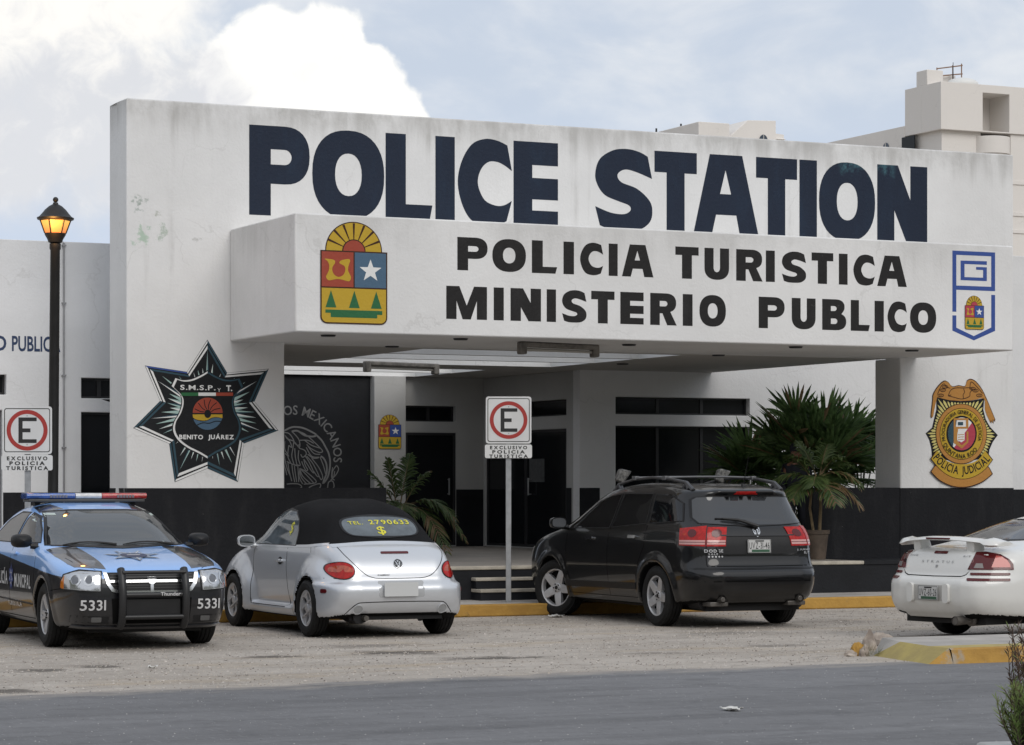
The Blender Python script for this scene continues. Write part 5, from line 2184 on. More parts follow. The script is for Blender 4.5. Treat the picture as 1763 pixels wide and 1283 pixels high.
def window(body, name, l, view, car, glass=M_tint, seal=0.022, res=.06, off=.004):
    o = add_patch(body, name, [l], view, glass, car, off, res)
    g = add_patch(body, 'window_seal', [[(x, y) for x, y in inset(l, -seal)], inset(l, .004)], view, M_dark, o, off + .002, res)
    return o


def sill_W(pts, ra, rr_, fa, fr, flare=(), fl=.025, fr0=.43):
    g = interp([p[0] for p in pts], [p[1] for p in pts])

    def W(X, Z, s):
        w = g(Z)
        w = w - .055 * np.clip((-X - 1.1) / 1.3, 0, 1) * (ra == .27) - ra * rnd((X - s.xr(Z)) / rr_) - fa * rnd((s.xf(Z) - X) / fr)
        for xc, zc in flare:
            r = np.hypot(X - xc, Z - zc)
            w = w + fl * np.clip(1 - np.abs(r - fr0) / .085, 0, 1) * (Z < 1.0)
        return w
    return W


# ============ silver convertible
M_silver = paint('silver_car_paint', (0.58, 0.60, 0.63), 0.42, 0.33, .14)
M_soft = mat('black_soft_top_fabric', (0.010, 0.010, 0.011), 0.9, var=.25, vscale=3, bump=.25, bscale=60, spec=.15)
M_pgl = mat('clear_grey_car_glass', (0.115, 0.135, 0.150), 0.04, spec=0.6, var=.35, vscale=4)
bt = place_car('silver_convertible', 'silver rounded convertible with black soft top and yellow writing on its rear window', 578, 31.18, 24.8)


def bW():
    g = interp([.2, .45, .7, .9, 1.0, 1.1, 1.3, 1.42, 1.52], [.70, .735, .745, .735, .715, .675, .60, .52, .40])

    def W(X, Z, s):
        cab = g(Z) - .20 * rnd((X - s.xr(Z)) / .6) - .22 * rnd((s.xf(Z) - X) / .6)
        out = cab
        for xc, sx_ in ((1.255, .70), (-1.255, .715)):
            r = np.clip(np.hypot((X - xc) / sx_, (Z - .31) / .64), 0, 1)
            fd = .50 + .365 * np.maximum(0, 1 - r ** 3.2) ** .42
            fd = np.where(r >= 1, .3, fd)
            out = smax(out, fd, .05)
        bp = .845 - .30 * rnd((X - s.xr(Z)) / .50, 2.2) - 7 * np.maximum(0, Z - .60) - 4 * np.maximum(0, X + 1.35)
        fp = .835 - .30 * rnd((s.xf(Z) - X) / .55, 2.2) - 7 * np.maximum(0, Z - .58) - 4 * np.maximum(0, 1.35 - X)
        sl = .80 - 8 * np.maximum(0, Z - .31) - 6 * np.maximum(0, np.abs(X) - .9)
        return smax(smax(smax(out, bp, .04), fp, .04), sl, .02)
    return W


body = Body([(1.80, .23), (1.97, .29), (2.03, .42), (2.03, .55), (1.98, .66), (1.88, .76), (1.68, .87), (1.45, .945), (1.2, 1.0), (1.05, 1.035), (.85, 1.17), (.62, 1.33),
             (.42, 1.43), (.15, 1.495), (-.2, 1.525), (-.6, 1.515), (-1.0, 1.43), (-1.32, 1.255), (-1.54, 1.075), (-1.62, 1.025), (-1.74, .985), (-1.87, .87), (-1.94, .74), (-1.965, .64),
             (-2.0, .60), (-2.03, .54), (-2.02, .42), (-1.97, .31), (-1.88, .25), (-1.5, .2), (0, .19), (1.4, .2)], bW(), .10,
            [(1.255, .316, .362), (-1.255, .316, .362)], .55)
belt = lambda x: np.interp(x, [-1.66, -1.5, -1.0, -.4, 1.1], [1.045, 1.03, 1.0, .985, .985])
o, res = split_body(body, bt, [M_silver, M_well], .022, [('soft_top', M_soft, lambda C: (C[:, 2] > belt(C[:, 0])) & (C[:, 0] < .60) & (C[:, 0] > -1.70))], .24)
m = MB()
for vw in 'LR':
    seam(m, body, [(x, float(belt(x))) for x in np.linspace(-1.45, .95, 24)], vw, .030, .004)
seam(m, body, [(y, 1.03 + .012 - .03 * (y / .62) ** 2) for y in np.linspace(-.64, .64, 24)], 'B', .034, .004)
m.build('belt_trim', M_silver, bt, merge=False)
sw = [(.95, 1.0), (.80, 1.11), (.55, 1.275), (.30, 1.365), (.05, 1.395), (-.2, 1.38), (-.42, 1.29), (-.54, 1.16), (-.60, 1.0)]
for vw in 'LR':
    window(body, 'side_window', sw, vw, bt, M_pgl)
rw = catmull([(-.44, 1.20), (-.38, 1.13), (-.2, 1.112), (0, 1.11), (.2, 1.112), (.38, 1.13), (.44, 1.20), (.40, 1.29), (.22, 1.325), (0, 1.33), (-.22, 1.325), (-.40, 1.29)], 4, True)
rwo = window(body, 'rear_window', rw, 'B', bt, M_pgl, .02, .05)
window(body, 'windshield', [(-.62, 1.04), (.62, 1.04), (.55, 1.25), (.44, 1.40), (0, 1.42), (-.44, 1.40), (-.55, 1.25)], 'F', bt, M_pgl)
M_chalky = mat('yellow_window_paint', (0.62, 0.58, 0.05), .7)


def tel(P):
    fn = P.fn
    P.fn = lambda u, v, h: fn(-u, v, h)      # read from behind
    P.text('TEL.', -.36, -.19, 1.238, 1.272, M_chalky, 2, .012, .16)
    P.text('2790633', -.11, .37, 1.238, 1.285, M_chalky, 2, .012, .14)
    P.text('$', -.055, .045, 1.135, 1.215, M_chalky, 2, .012)
    P.fn = fn


decal(body, 'B', tel, 'window_writing', rwo, .006)


def tel2(P):
    fn = P.fn
    P.fn = lambda u, v, h: fn(-u, v, h)
    P.text('$', .26, .36, 1.13, 1.26, M_chalky, 2, .0)
    P.fn = fn


decal(body, 'L', tel2, 'window_writing', bt, .006)
# seams
m = MB()
lid = catmull([(.60, 1.0), (.585, .92), (.50, .80), (.40, .705), (.31, .668), (.22, .66), (0, .658)], 4)
seam(m, body, lid + mirror2(lid)[::-1][1:], 'B', .008)
for vw in 'LR':
    seam(m, body, [(.76, .98), (.77, .8), (.76, .55), (.73, .36), (.70, .30)], vw, .008)
    seam(m, body, [(-.36, .98), (-.36, .75), (-.40, .5), (-.47, .33), (-.45, .30), (.70, .30)], vw, .008)
    seam(m, body, [(-1.1, .985), (-1.13, .93)], vw, .008)
lipc = catmull([(-.66, .235), (-.60, .31), (-.52, .385), (-.42, .40), (0, .405)], 4)
seam(m, body, lipc + mirror2(lipc)[::-1][1:], 'B', .009)
seam(m, body, [(.845, .655), (.78, .66), (.55, .655)], 'B', .006)
seam(m, body, [(-.845, .655), (-.78, .66), (-.55, .655)], 'B', .006)
m.build('panel_gap', M_seam, bt, merge=False)
for s_ in (1, -1):
    c = s_ * .635
    ring = arc(c, .745, .112, .088, 0, 360, 36)[:-1]
    lo_ = add_patch(body, 'tail_lamp', [ring], 'B', M_lens, bt, .010, .04)
    add_patch(body, 'lamp_rim', [arc(c, .745, .121, .097, 0, 360, 36)[:-1], arc(c, .745, .110, .086, 0, 360, 36)[:-1]], 'B', M_dark, lo_, .006, .05)
    add_patch(body, 'lamp_reflector', [[p for p in arc(c, .74, .095, .06, 0, 360, 30)[:-1] if p[1] > .725]], 'B', mat('orange_red_lamp_lens', (0.42, .07, .03), .08, coat=.6, var=.3, vscale=25), lo_, .012, .05)
    add_patch(body, 'side_marker', rrect(-1.80, -1.70, .50, .545, .02), 'L' if s_ > 0 else 'R', M_lensd, bt, .008, .03)
    add_patch(body, 'reversing_lamp', arc(s_ * .50, .325, .05, .044, 0, 360, 20)[:-1], 'B', mat('grey_lamp_lens', (.30, .31, .32), .1, coat=.5), bt, .006, .03)
    add_patch(body, 'lamp_rim', [arc(s_ * .50, .325, .060, .053, 0, 360, 20)[:-1], arc(s_ * .50, .325, .050, .044, 0, 360, 20)[:-1]], 'B', M_silver, bt, .010, .04)
    hb = add_patch(body, 'door_handle', rrect(-.26, -.06, .80, .835, .016), 'L' if s_ > 0 else 'R', M_silver, bt, .028, .03)
    add_patch(body, 'handle_recess', arc(-.15, .815, .075, .045, 0, 360, 18)[:-1], 'L' if s_ > 0 else 'R', M_dark, bt, .0015, .03)
add_patch(body, 'brake_lamp', rrect(-.165, .165, .925, .948, .010), 'B', M_lensd, bt, .006, .03)
vw_ = add_patch(body, 'badge', arc(0, .815, .056, .052, 0, 360, 26)[:-1], 'B', M_chrome, bt, .008, .03)


def vwl(P):
    K = M_dark
    ring = [(.047 * math.cos(t), .815 + .044 * math.sin(t)) for t in np.linspace(0, 2 * math.pi, 26)[:-1]]
    P.poly([ring, [(x * .86, .815 + (y - .815) * .86) for x, y in ring]], K, 2)
    P.stroke([(.024, .853), (0, .818), (-.024, .853)], .008, K, 2)
    P.stroke([(.038, .838), (.018, .780), (0, .814), (-.018, .780), (-.038, .838)], .008, K, 2)


decal(body, 'B', vwl, 'badge_marking', vw_, .0095)


def nm(P):
    fn = P.fn
    P.fn = lambda u, v, h: fn(-u, v, h)
    P.text('CABRIO', -.26, -.12, .688, .703, M_dark, 2, .02, .12)
    P.fn = fn


decal(body, 'B', nm, 'lettering', bt, .002)
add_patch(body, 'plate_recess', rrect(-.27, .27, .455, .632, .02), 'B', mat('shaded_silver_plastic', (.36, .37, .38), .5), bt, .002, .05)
pc = body.cast([(-4, .02, .535)], (1, 0, 0), 4)[0]
pl = plate(bt, 'licence_plate', (pc[0] - .030, .02, .54), .40, .155, '')
pl.data.materials[0] = mat('blank_grey_plate', (.52, .53, .53), .45)
make_wheel(bt, 1.255, .755, .316, .20, .205, 6, .0, 'holes')
make_wheel(bt, 1.255, -.755, .316, .20, .205, 6, .0, 'holes')
make_wheel(bt, -1.255, .755, .316, .20, .205, 6, 0, 'holes')
make_wheel(bt, -1.255, -.755, .316, .20, .205, 6, 0, 'holes')
side_mirror(bt, .72, .76, 1.03, M_silver)
side_mirror(bt, .72, -.76, 1.03, M_silver)
m = MB()
m.box(-1.85, 1.8, -.55, .55, .20, .30)
m.tube([(-1.9, .45, .235), (-1.55, .45, .24)], .075, 12)
m.tube([(-1.70, -.35, .17), (-1.70, -.35, .26)], [.02, .07], 4)
m.build('underbody', M_dark, bt, merge=False)
m = MB()
m.tube([(-1.98, .40, .225), (-1.8, .40, .235)], .03, 10)
m.build('exhaust', M_exh, bt)
for s_ in (1, -1):
    add_patch(body, 'headlight', arc(s_ * .60, .68, .11, .11, 0, 360, 24)[:-1], 'F', mat('clear_lamp_lens', (.42, .43, .44), .06, coat=.8, var=.4, vscale=20), bt, .010, .04)

# ============ black crossover
M_blackp = paint('black_car_paint', (0.004, 0.004, 0.0045), 0.0, 0.3, .05, .2)
jy = place_car('black_crossover', 'black five-door crossover with red tail lamps and roof rails parked before the right parapet', 1146, 33.67, 24.2)
WH = [(1.445, .36), (-1.445, .36)]
body = Body([(2.28, .27), (2.40, .40), (2.41, .60), (2.36, .80), (2.25, .93), (2.0, 1.03), (1.7, 1.09), (1.42, 1.145), (1.2, 1.23), (.8, 1.42), (.42, 1.59), (.15, 1.66), (-.3, 1.705), (-1.0, 1.71),
             (-1.6, 1.69), (-1.95, 1.655), (-2.08, 1.62), (-2.09, 1.59), (-2.03, 1.565), (-2.05, 1.51), (-2.24, 1.24), (-2.30, 1.17), (-2.36, 1.02), (-2.385, .80), (-2.43, .71), (-2.48, .68), (-2.50, .58), (-2.47, .45),
             (-2.40, .34), (-2.2, .27), (-1, .24), (0, .24), (1.5, .24)],
            sill_W([(.22, .83), (.45, .89), (.7, .912), (.95, .905), (1.1, .885), (1.22, .84), (1.4, .795), (1.55, .755), (1.66, .69), (1.76, .5)], .27, .46, .26, .55, WH, .030, .44), .06,
            [(x, z, .405) for x, z in WH], .55)
split_body(body, jy, [M_blackp, M_well], .022, [], .27)
for vw in 'LR':
    window(body, 'side_window', [(.98, 1.14), (.66, 1.31), (.30, 1.465), (-.02, 1.545), (-.29, 1.57), (-.15, 1.16)], vw, jy)
    window(body, 'side_window', [(-.22, 1.165), (-.37, 1.575), (-1.12, 1.575), (-1.10, 1.225)], vw, jy)
    window(body, 'side_window', [(-1.19, 1.23), (-1.21, 1.572), (-1.60, 1.55), (-1.83, 1.465), (-1.93, 1.262)], vw, jy)
rw = [(-.71, 1.30), (-.68, 1.235), (-.35, 1.215), (0, 1.21), (.35, 1.215), (.68, 1.235), (.71, 1.30), (.655, 1.51), (.61, 1.54), (0, 1.555), (-.61, 1.54), (-.655, 1.51)]
M_rtint = mat('smoked_rear_glass', (.03, .032, .035), .05, spec=.9)
window(body, 'rear_window', rw, 'B', jy, M_rtint, .016)
window(body, 'windshield', [(-.76, 1.17), (.76, 1.17), (.62, 1.54), (-.62, 1.54)], 'F', jy)
m = MB()
seam(m, body, [(.69, .74), (.68, .95), (.60, 1.17), (.73, 1.27)], 'B', .008)
seam(m, body, [(-.69, .74), (-.68, .95), (-.60, 1.17), (-.73, 1.27)], 'B', .008)
seam(m, body, [(-.69, .735), (0, .73), (.69, .735)], 'B', .010)
for vw in 'LR':
    seam(m, body, [(1.0, 1.12), (1.02, .9), (.98, .45), (.95, .32)], vw, .007)
    seam(m, body, [(-.19, 1.15), (-.17, .9), (-.19, .32)], vw, .007)
    seam(m, body, [(-1.16, 1.2), (-1.16, .95), (-1.02, .75), (-.95, .45), (-.95, .32)], vw, .007)
    seam(m, body, [(.98, .32), (-.95, .32)], vw, .007)
m.build('panel_gap', M_seam, jy, merge=False)
M_lclear = mat('clear_red_lamp_strip', (.55, .28, .26), .08, coat=.6)
DR = ((.6, -.8, 0), (0, 0, 1), (.8, .6, 0))      # seen from behind and the right
DL = ((-.6, -.8, 0), (0, 0, 1), (.8, -.6, 0))    # from behind and the left


def lampset(sgn, ax):
    # a runs outwards on each side
    pr = lambda x, y: x * ax[0][0] + y * ax[0][1]
    a_in, a_mid, a_out = pr(-2.36, sgn * .43), pr(-2.30, sgn * .66), pr(-2.05, sgn * .90)
    for k, (p, q) in enumerate(((a_in, a_mid), (a_mid, a_out))):
        e2 = .006 if p < q else -.006
        zt = 1.185 if k == 0 else 1.20
        l = [(p + e2, .965), (q - e2, .975 if k else .965), (q - e2, zt + (.0 if k == 0 else -.03)), (p + e2, zt)]
        ob = add_patch(body, 'tail_lamp', l, ax, M_lens, jy, .012, .04)
        zz = [.985, 1.035]
        add_patch(body, 'lamp_strip', [(p + 2 * e2, zz[0]), (q - 2 * e2, zz[0]), (q - 2 * e2, zz[1]), (p + 2 * e2, zz[1])], ax, M_lclear, ob, .0145, .05)
        add_patch(body, 'lamp_strip', [(p + 2 * e2, 1.008), (q - 2 * e2, 1.008), (q - 2 * e2, 1.014), (p + 2 * e2, 1.014)], ax, M_lensd, ob, .0165, .05)
        cc = ((p + q) / 2, 1.115)
        add_patch(body, 'lamp_reflector', arc(cc[0], cc[1], .055, .045, 0, 360, 20)[:-1], ax, M_lensd, ob, .0145, .03)


lampset(1, DL)
lampset(-1, DR)
add_patch(body, 'brake_lamp', [(-.16, 1.575), (.16, 1.575), (.13, 1.608), (-.13, 1.608)], 'B', M_lens, jy, .006, .03)
add_patch(body, 'plate_recess', [(-.53, .87), (.53, .87), (.60, 1.09), (-.60, 1.09)], 'B', M_dark, jy, .002, .06)
m = MB()
seam(m, body, [(-.60, 1.09), (.60, 1.09)], 'B', .018, .012)
seam(m, body, [(-.60, 1.085), (-.53, .872)], 'B', .014, .010)
seam(m, body, [(.60, 1.085), (.53, .872)], 'B', .014, .010)
seam(m, body, [(-.53, .868), (.53, .868)], 'B', .014, .010)
m.build('recess_frame', M_blackp, jy, merge=False)
pc = body.cast([(-4, 0, .96)], (1, 0, 0), 4)[0]
plate(jy, 'licence_plate', (pc[0] - .020, 0, .965), .31, .16, 'UVZ-31-46', .04)


def wr(P):
    fn = P.fn
    P.fn = lambda u, v, h: fn(-u, v, h)
    K = M_alloy
    P.text('DODGE', -.70, -.48, .895, .93, K, 2, .03, .16)
    P.text('SALES', -.66, -.52, .865, .885, K, 2, .0, .2)
    for q in range(5):
        P.poly(arc(-.655 + q * .04, .845, .012, .010, 0, 360, 8)[:-1], K, 2)
    P.text('JOURNEY', .52, .74, .91, .93, K, 2, .02, .12)
    P.text('R/T', .62, .72, .868, .898, K, 2, .02, .10)
    # ram-head shield
    P.poly([(-.045, 1.18), (.045, 1.18), (.048, 1.13), (.03, 1.09), (0, 1.07), (-.03, 1.09), (-.048, 1.13)], M_chrome, 2)
    for s_ in (1, -1):
        P.stroke(catmull([(s_ * .004, 1.165), (s_ * .028, 1.165), (s_ * .034, 1.135), (s_ * .018, 1.125)], 3), .008, M_dark, 3)
    P.stroke([(0, 1.15), (0, 1.09)], .018, M_dark, 3)
    P.fn = fn


decal(body, 'B', wr, 'lettering', jy, .004)
# wiper
m = MB()
pp = body.cast([(-4, y, z) for y, z in ((-.02, 1.19), (.10, 1.235), (.22, 1.27), (.42, 1.285))], (1, 0, 0), 4)
m.tube([tuple(p + np.array((-.04, 0, .005))) for p in pp], [.024, .02, .016, .01], 8)
pp = body.cast([(-4, y, z) for y, z in ((.10, 1.262), (.30, 1.285), (.50, 1.290))], (1, 0, 0), 4)
m.tube([tuple(p + np.array((-.018, 0, 0))) for p in pp], .010, 6)
m.build('rear_wiper', M_dark, jy, merge=False)
# roof rails and crossbars
for s_ in (1, -1):
    m = MB()
    y = s_ * .60
    xs = [.25, .10, -.3, -.8, -1.3, -1.70, -1.86]
    top = body.cast([(x, y, 3) for x in xs], (0, 0, -1), 3)
    hgt = [.0, .055, .07, .075, .07, .06, -.005]
    m.tube([tuple(p + np.array((0, 0, h))) for p, h in zip(top, hgt)], [.018, .02, .018, .018, .018, .024, .03], 8)
    for i in (1, 5):
        p = top[i]
        m.tube([(p[0] + .07, p[1], p[2] - .02), (p[0], p[1], p[2] + hgt[i])], [.04, .024], 8)
        m.tube([(p[0] - .07, p[1], p[2] - .02), (p[0], p[1], p[2] + hgt[i])], [.04, .024], 8)
    m.build('roof_rail', mat('satin_grey_rail', (.09, .09, .095), .35, metal=.6), jy, merge=False)
for x in (-.35, -1.15):
    m = MB()
    t1 = body.cast([(x, y, 3) for y in np.linspace(-.60, .60, 7)], (0, 0, -1), 3)
    m.tube([(x, p[1], 1.775 + .012 * (1 - (p[1] / .6) ** 2)) for p in t1], .014, 8)
    for y in (-.60, .60):
        m.box(x - .05, x + .05, y - .03, y + .03, 1.745, 1.795)
    m.build('roof_crossbar', mat('grey_crossbar', (.16, .16, .165), .35, metal=.5), jy, merge=False, bevel=.006)
m = MB()
m.tube([(-1.82, -.10, 1.66), (-1.95, -.10, 2.02)], [.006, .003], 6)
m.lathe([(.03, 0), (.026, .025), (.01, .05)], 10, Matrix.Translation((-1.82, -.10, 1.66)))
m.build('antenna', M_dark, jy, merge=False)
for vw, s_ in (('L', 1), ('R', -1)):
    for x, z in ((.33, 1.02), (-.86, 1.055)):
        hh = add_patch(body, 'door_handle', rrect(x - .10, x + .10, z - .018, z + .018, .014), vw, M_chrome, jy, .03, .03)
    add_patch(body, 'side_trim', [(1.02, .40), (1.0, .475), (-.92, .50), (-.94, .42)], vw, M_dark, jy, .006, .08)
    side_mirror(jy, 1.00, s_ * .93, 1.205, M_blackp, sc=1.05)
add_patch(body, 'bumper_step', [(-.80, .692), (.80, .692), (.84, .715), (-.84, .715)], 'B', M_dark, jy, .003, .06)
m = MB()
seam(m, body, [(y, .555) for y in np.linspace(-.82, .82, 20)], 'B', .012)
m.build('bumper_seam', M_seam, jy, merge=False)
m = MB()
m.box(-2.25, 2.2, -.62, .62, .20, .32)
m.tube([(-2.2, .62, .30), (-1.9, .62, .30)], .085, 12)
m.tube([(-2.2, -.62, .30), (-1.9, -.62, .30)], .085, 12)
m.tube([(-1.75, -.7, .30), (-1.75, .7, .30)], .05, 10)
m.build('underbody', M_dark, jy, merge=False)
for s_ in (1, -1):
    m = MB()
    y = s_ * .52
    m.tube([(-2.46, y, .345), (-2.30, y, .345), (-2.0, y, .32)], [.043, .043, .04], 16, caps=False)
    m.tube([(-2.455, y, .345), (-2.30, y, .345)], [.034, .034], 16)
    m.box(-2.40, -2.1, y - .10, y + .14, .262, .315)
    m.build('exhaust', M_exh, jy, merge=False, bevel=.01)
for x, y, st in ((1.445, .79, .42), (1.445, -.79, .42), (-1.445, .79, 0), (-1.445, -.79, 0)):
    make_wheel(jy, x, y, .36, .225, .245, 5, st, 'five')
for s_ in (1, -1):
    add_patch(body, 'headlight', [(s_ * .52, .72), (s_ * .84, .74), (s_ * .82, .88), (s_ * .54, .86)], 'F', mat('clear_lamp_lens', (.42, .43, .44), .06, coat=.8), jy, .008, .05)
# two crumpled things stuck upright behind the rack, tilted back
M_foil = mat('crumpled_grey_foil', (.16, .155, .145), .45, col2=(.04, .04, .04), var=.3, vscale=22, bump=.6, bscale=20, metal=.2)
for x, y in ((.32, .50), (-.42, -.52)):
    m = MB()
    z = 1.72
    Mx = Matrix.Translation((x, y, z)) @ Matrix.Rotation(rad(30), 4, Vector((1, .15, 0)))
    b_ = [Mx @ Vector(p) for p in ((-.04, -.055, 0), (.04, -.055, 0), (.04, .055, 0), (-.04, .055, 0), (-.05, -.085, .21), (.05, -.085, .20), (.05, .075, .15), (-.05, .075, .16))]
    m.add(b_, [(0, 3, 2, 1), (4, 5, 6, 7), (0, 1, 5, 4), (1, 2, 6, 5), (2, 3, 7, 6), (3, 0, 4, 7)])
    m.build('roof_lamp', M_foil, jy, bevel=.02)
# ============ police sedan
def pol_mask(n, x, y, z):
    # black below a line that falls towards the nose
    ln = n.m('ADD', 0.875, n.m('MULTIPLY', x, -0.062))
    return n.m('LESS_THAN', z, ln)


M_pol = paint('blue_over_black_paint', (0.235, 0.43, 0.80), 0.0, .3, .05, .4, mask=pol_mask, col2=(0.006, 0.0065, 0.009))
M_polblk = paint('gloss_black_panel_paint', (0.006, 0.0065, 0.010), 0, .3, .05, .4)
M_wind = mat('grey_reflecting_windscreen', (.055, .06, .062), .03, spec=1.0)
pc_ = place_car('police_car', 'blue and black police sedan numbered 5331 with light bar and push bumper', 163, 29.47, 203.0)
WP = [(1.3825, .335), (-1.3825, .335)]
body = Body([(2.20, .20), (2.31, .25), (2.35, .36), (2.37, .50), (2.36, .66), (2.33, .76), (2.26, .82), (2.0, .895), (1.6, .96), (1.25, 1.005), (1.02, 1.035), (.75, 1.17), (.42, 1.33), (.15, 1.425),
             (-.15, 1.475), (-.5, 1.49), (-.9, 1.465), (-1.3, 1.36), (-1.75, 1.15), (-1.95, 1.10), (-2.3, 1.10), (-2.43, 1.06), (-2.47, .9), (-2.49, .6), (-2.45, .4), (-2.35, .27), (-2.0, .21), (0, .19), (1.5, .19)],
            sill_W([(.15, .80), (.3, .87), (.55, .905), (.75, .905), (.92, .885), (1.02, .85), (1.2, .77), (1.36, .68), (1.5, .55)], .24, .5, .27, .62, WP, .016, .42), .085,
            [(x, z, .375) for x, z in WP], .55)
split_body(body, pc_, [M_pol, M_well], .022, [], .24)
# black hood sides and roof corners
for s_ in (1, -1):
    add_patch(body, 'hood_panel', [(2.25, s_ * .45), (1.05, s_ * .47), (1.04, s_ * .785), (1.5, s_ * .80), (1.95, s_ * .775), (2.10, s_ * .74), (2.21, s_ * .60)], 'T', M_polblk, pc_, .0022, .07)
    add_patch(body, 'roof_panel', [(.12, s_ * .38), (-.25, s_ * .44), (-.35, s_ * .60), (.02, s_ * .62), (.08, s_ * .58)], 'T', M_polblk, pc_, .0022, .06)
ws = [(-.74, 1.045), (0, 1.03), (.74, 1.045), (.665, 1.20), (.57, 1.39), (.3, 1.405), (-.3, 1.405), (-.57, 1.39), (-.665, 1.20)]
w_ = window(body, 'windshield', ws, 'F', pc_, M_wind, .022)
for (a, b, c, d) in ((-.68, -.60, 1.33, 1.35), (-.60, -.50, 1.355, 1.375), (-.70, -.645, 1.285, 1.31), (.56, .62, 1.345, 1.37), (.50, .66, 1.06, 1.075)):
    add_patch(body, 'sticker', rect(a, b, c, d), 'F', mat('pale_green_sticker', (.45, .52, .48), .4), w_, .0055, .05)
for vw in 'LR':
    window(body, 'side_window', [(.72, 1.07), (.48, 1.20), (.18, 1.325), (-.10, 1.375), (-.16, 1.06)], vw, pc_, M_tint)
    window(body, 'side_window', [(-.25, 1.06), (-.21, 1.38), (-.60, 1.375), (-.95, 1.29), (-1.24, 1.14), (-1.22, 1.06)], vw, pc_, M_tint)
window(body, 'rear_window', [(-.66, 1.14), (.66, 1.14), (.52, 1.36), (-.52, 1.36)], 'B', pc_, M_tint)
m = MB()
for s_ in (1, -1):
    seam(m, body, [(1.04, s_ * .755), (1.5, s_ * .757), (1.95, s_ * .712), (2.19, s_ * .61), (2.25, s_ * .56)], 'T', .008)
for vw in 'LR':
    seam(m, body, [(.98, 1.0), (1.0, .8), (.93, .45), (.90, .27)], vw, .008)
    seam(m, body, [(-.20, 1.05), (-.19, .7), (-.2, .27)], vw, .008)
    seam(m, body, [(-1.3, 1.03), (-1.2, .85), (-.98, .6), (-.92, .27)], vw, .008)
    seam(m, body, [(.9, .27), (-.92, .27)], vw, .008)
    seam(m, body, [(1.78, .60), (2.05, .625), (2.2, .63)], vw, .008)
m.build('panel_gap', M_seam, pc_, merge=False)
M_hl = mat('clear_lamp_lens', (.42, .43, .44), .06, coat=.8)
M_hlr = mat('silver_lamp_reflector', (.55, .56, .58), .12, metal=.9)
for s_, vw, ax in ((1, 'L', ((-.5, .86, 0), (0, 0, 1), (-.86, -.5, 0))), (-1, 'R', ((.5, .86, 0), (0, 0, 1), (-.86, .5, 0)))):
    pr = lambda x, y: x * ax[0][0] + y * ax[0][1]
    ai, ao = pr(2.34, s_ * .50), pr(2.06, s_ * .865)
    l = [(ai, .60), (ai, .70), (ai + (ao - ai) * .04, .80), (ai + (ao - ai) * .55, .815), (ai + (ao - ai) * .93, .77), (ao, .70), (ao, .625), (ai + (ao - ai) * .5, .605)]
    h_ = add_patch(body, 'headlight', [l], ax, M_hl, pc_, .010, .04)
    add_patch(body, 'lamp_reflector', [inset(l, .022)], ax, M_hlr, h_, .0125, .04)
    for t_, r_ in ((.27, .058), (.58, .062)):
        c_ = (ai + (ao - ai) * t_, .715)
        q = add_patch(body, 'lamp_bowl', [arc(c_[0], c_[1], r_, r_, 0, 360, 22)[:-1], arc(c_[0], c_[1], r_ * .72, r_ * .72, 0, 360, 22)[:-1]], ax, M_chrome, h_, .018, .04)
        add_patch(body, 'projector_lens', arc(c_[0], c_[1], r_ * .6, r_ * .6, 0, 360, 18)[:-1], ax, mat('dark_projector_glass', (.12, .13, .15), .03, spec=.9), h_, .017, .03)
    tt = [ai + (ao - ai) * q for q in (.89, .985)]
    add_patch(body, 'indicator', [(tt[0], .625), (tt[1], .635), (tt[1], .70), (tt[0], .755)], ax, M_amber, h_, .0145, .03)
    add_patch(body, 'lamp_bezel', [l, inset(l, .012)], ax, M_dark, h_, .0135, .05)
    vws = vw
    side_mirror(pc_, .74, s_ * .87, 1.09, M_dark, sc=1.05)
    for x in (.02, -1.05):
        add_patch(body, 'door_handle', rrect(x - .09, x + .09, .925, .955, .014), vw, M_pol, pc_, .025, .03)
    add_patch(body, 'side_trim', [(.9, .415), (.9, .43), (-.9, .45), (-.9, .435)], vw, M_dark, pc_, .008, .08)
    add_patch(body, 'air_intake', [(s_ * .44, .27), (s_ * .80, .29), (s_ * .80, .36), (s_ * .44, .345)], 'F', M_dark, pc_, .002, .05)
    add_patch(body, 'fog_lamp', rrect(min(s_ * .52, s_ * .62), max(s_ * .52, s_ * .62), .29, .34, .01), 'F', mat('grey_fog_lamp', (.10, .10, .10), .2), pc_, .006, .04)
# grille with chrome cross
gr = [(-.50, .79), (-.47, .67), (-.42, .60), (-.33, .575), (.33, .575), (.42, .60), (.47, .67), (.50, .79)]
g_ = add_patch(body, 'grille', [gr], 'F', M_dark, pc_, .004, .04)
M_bar = mat('bright_grille_chrome', (.62, .63, .64), .14, metal=.9)
add_patch(body, 'grille_surround', [gr + [(.462, .79), (.435, .68), (.395, .625), (.32, .605), (-.32, .605), (-.395, .625), (-.435, .68), (-.462, .79)]], 'F', M_bar, g_, .014, .05)
add_patch(body, 'grille_bar', rect(-.45, .45, .688, .712), 'F', M_bar, g_, .016, .05)
add_patch(body, 'grille_bar', rect(-.016, .016, .59, .70), 'F', M_bar, g_, .018, .05)
add_patch(body, 'badge', catmull([(-.045, .735), (0, .74), (.045, .735), (.038, .69), (0, .66), (-.038, .69)], 3, True), 'F', M_bar, g_, .022, .03)
m = MB()
for z in (.635, .66, .74, .765):
    V, F = patch(body, [rect(-.43, .43, z - .004, z + .004)], 'F', .008, .06)
    m.add(V, F)
m.build('grille_slat', mat('grey_slat', (.035, .035, .035), .4), g_, merge=False)
add_patch(body, 'lower_grille', [(-.40, .27), (.40, .27), (.42, .53), (-.42, .53)], 'F', M_well, pc_, .003, .06)
m = MB()
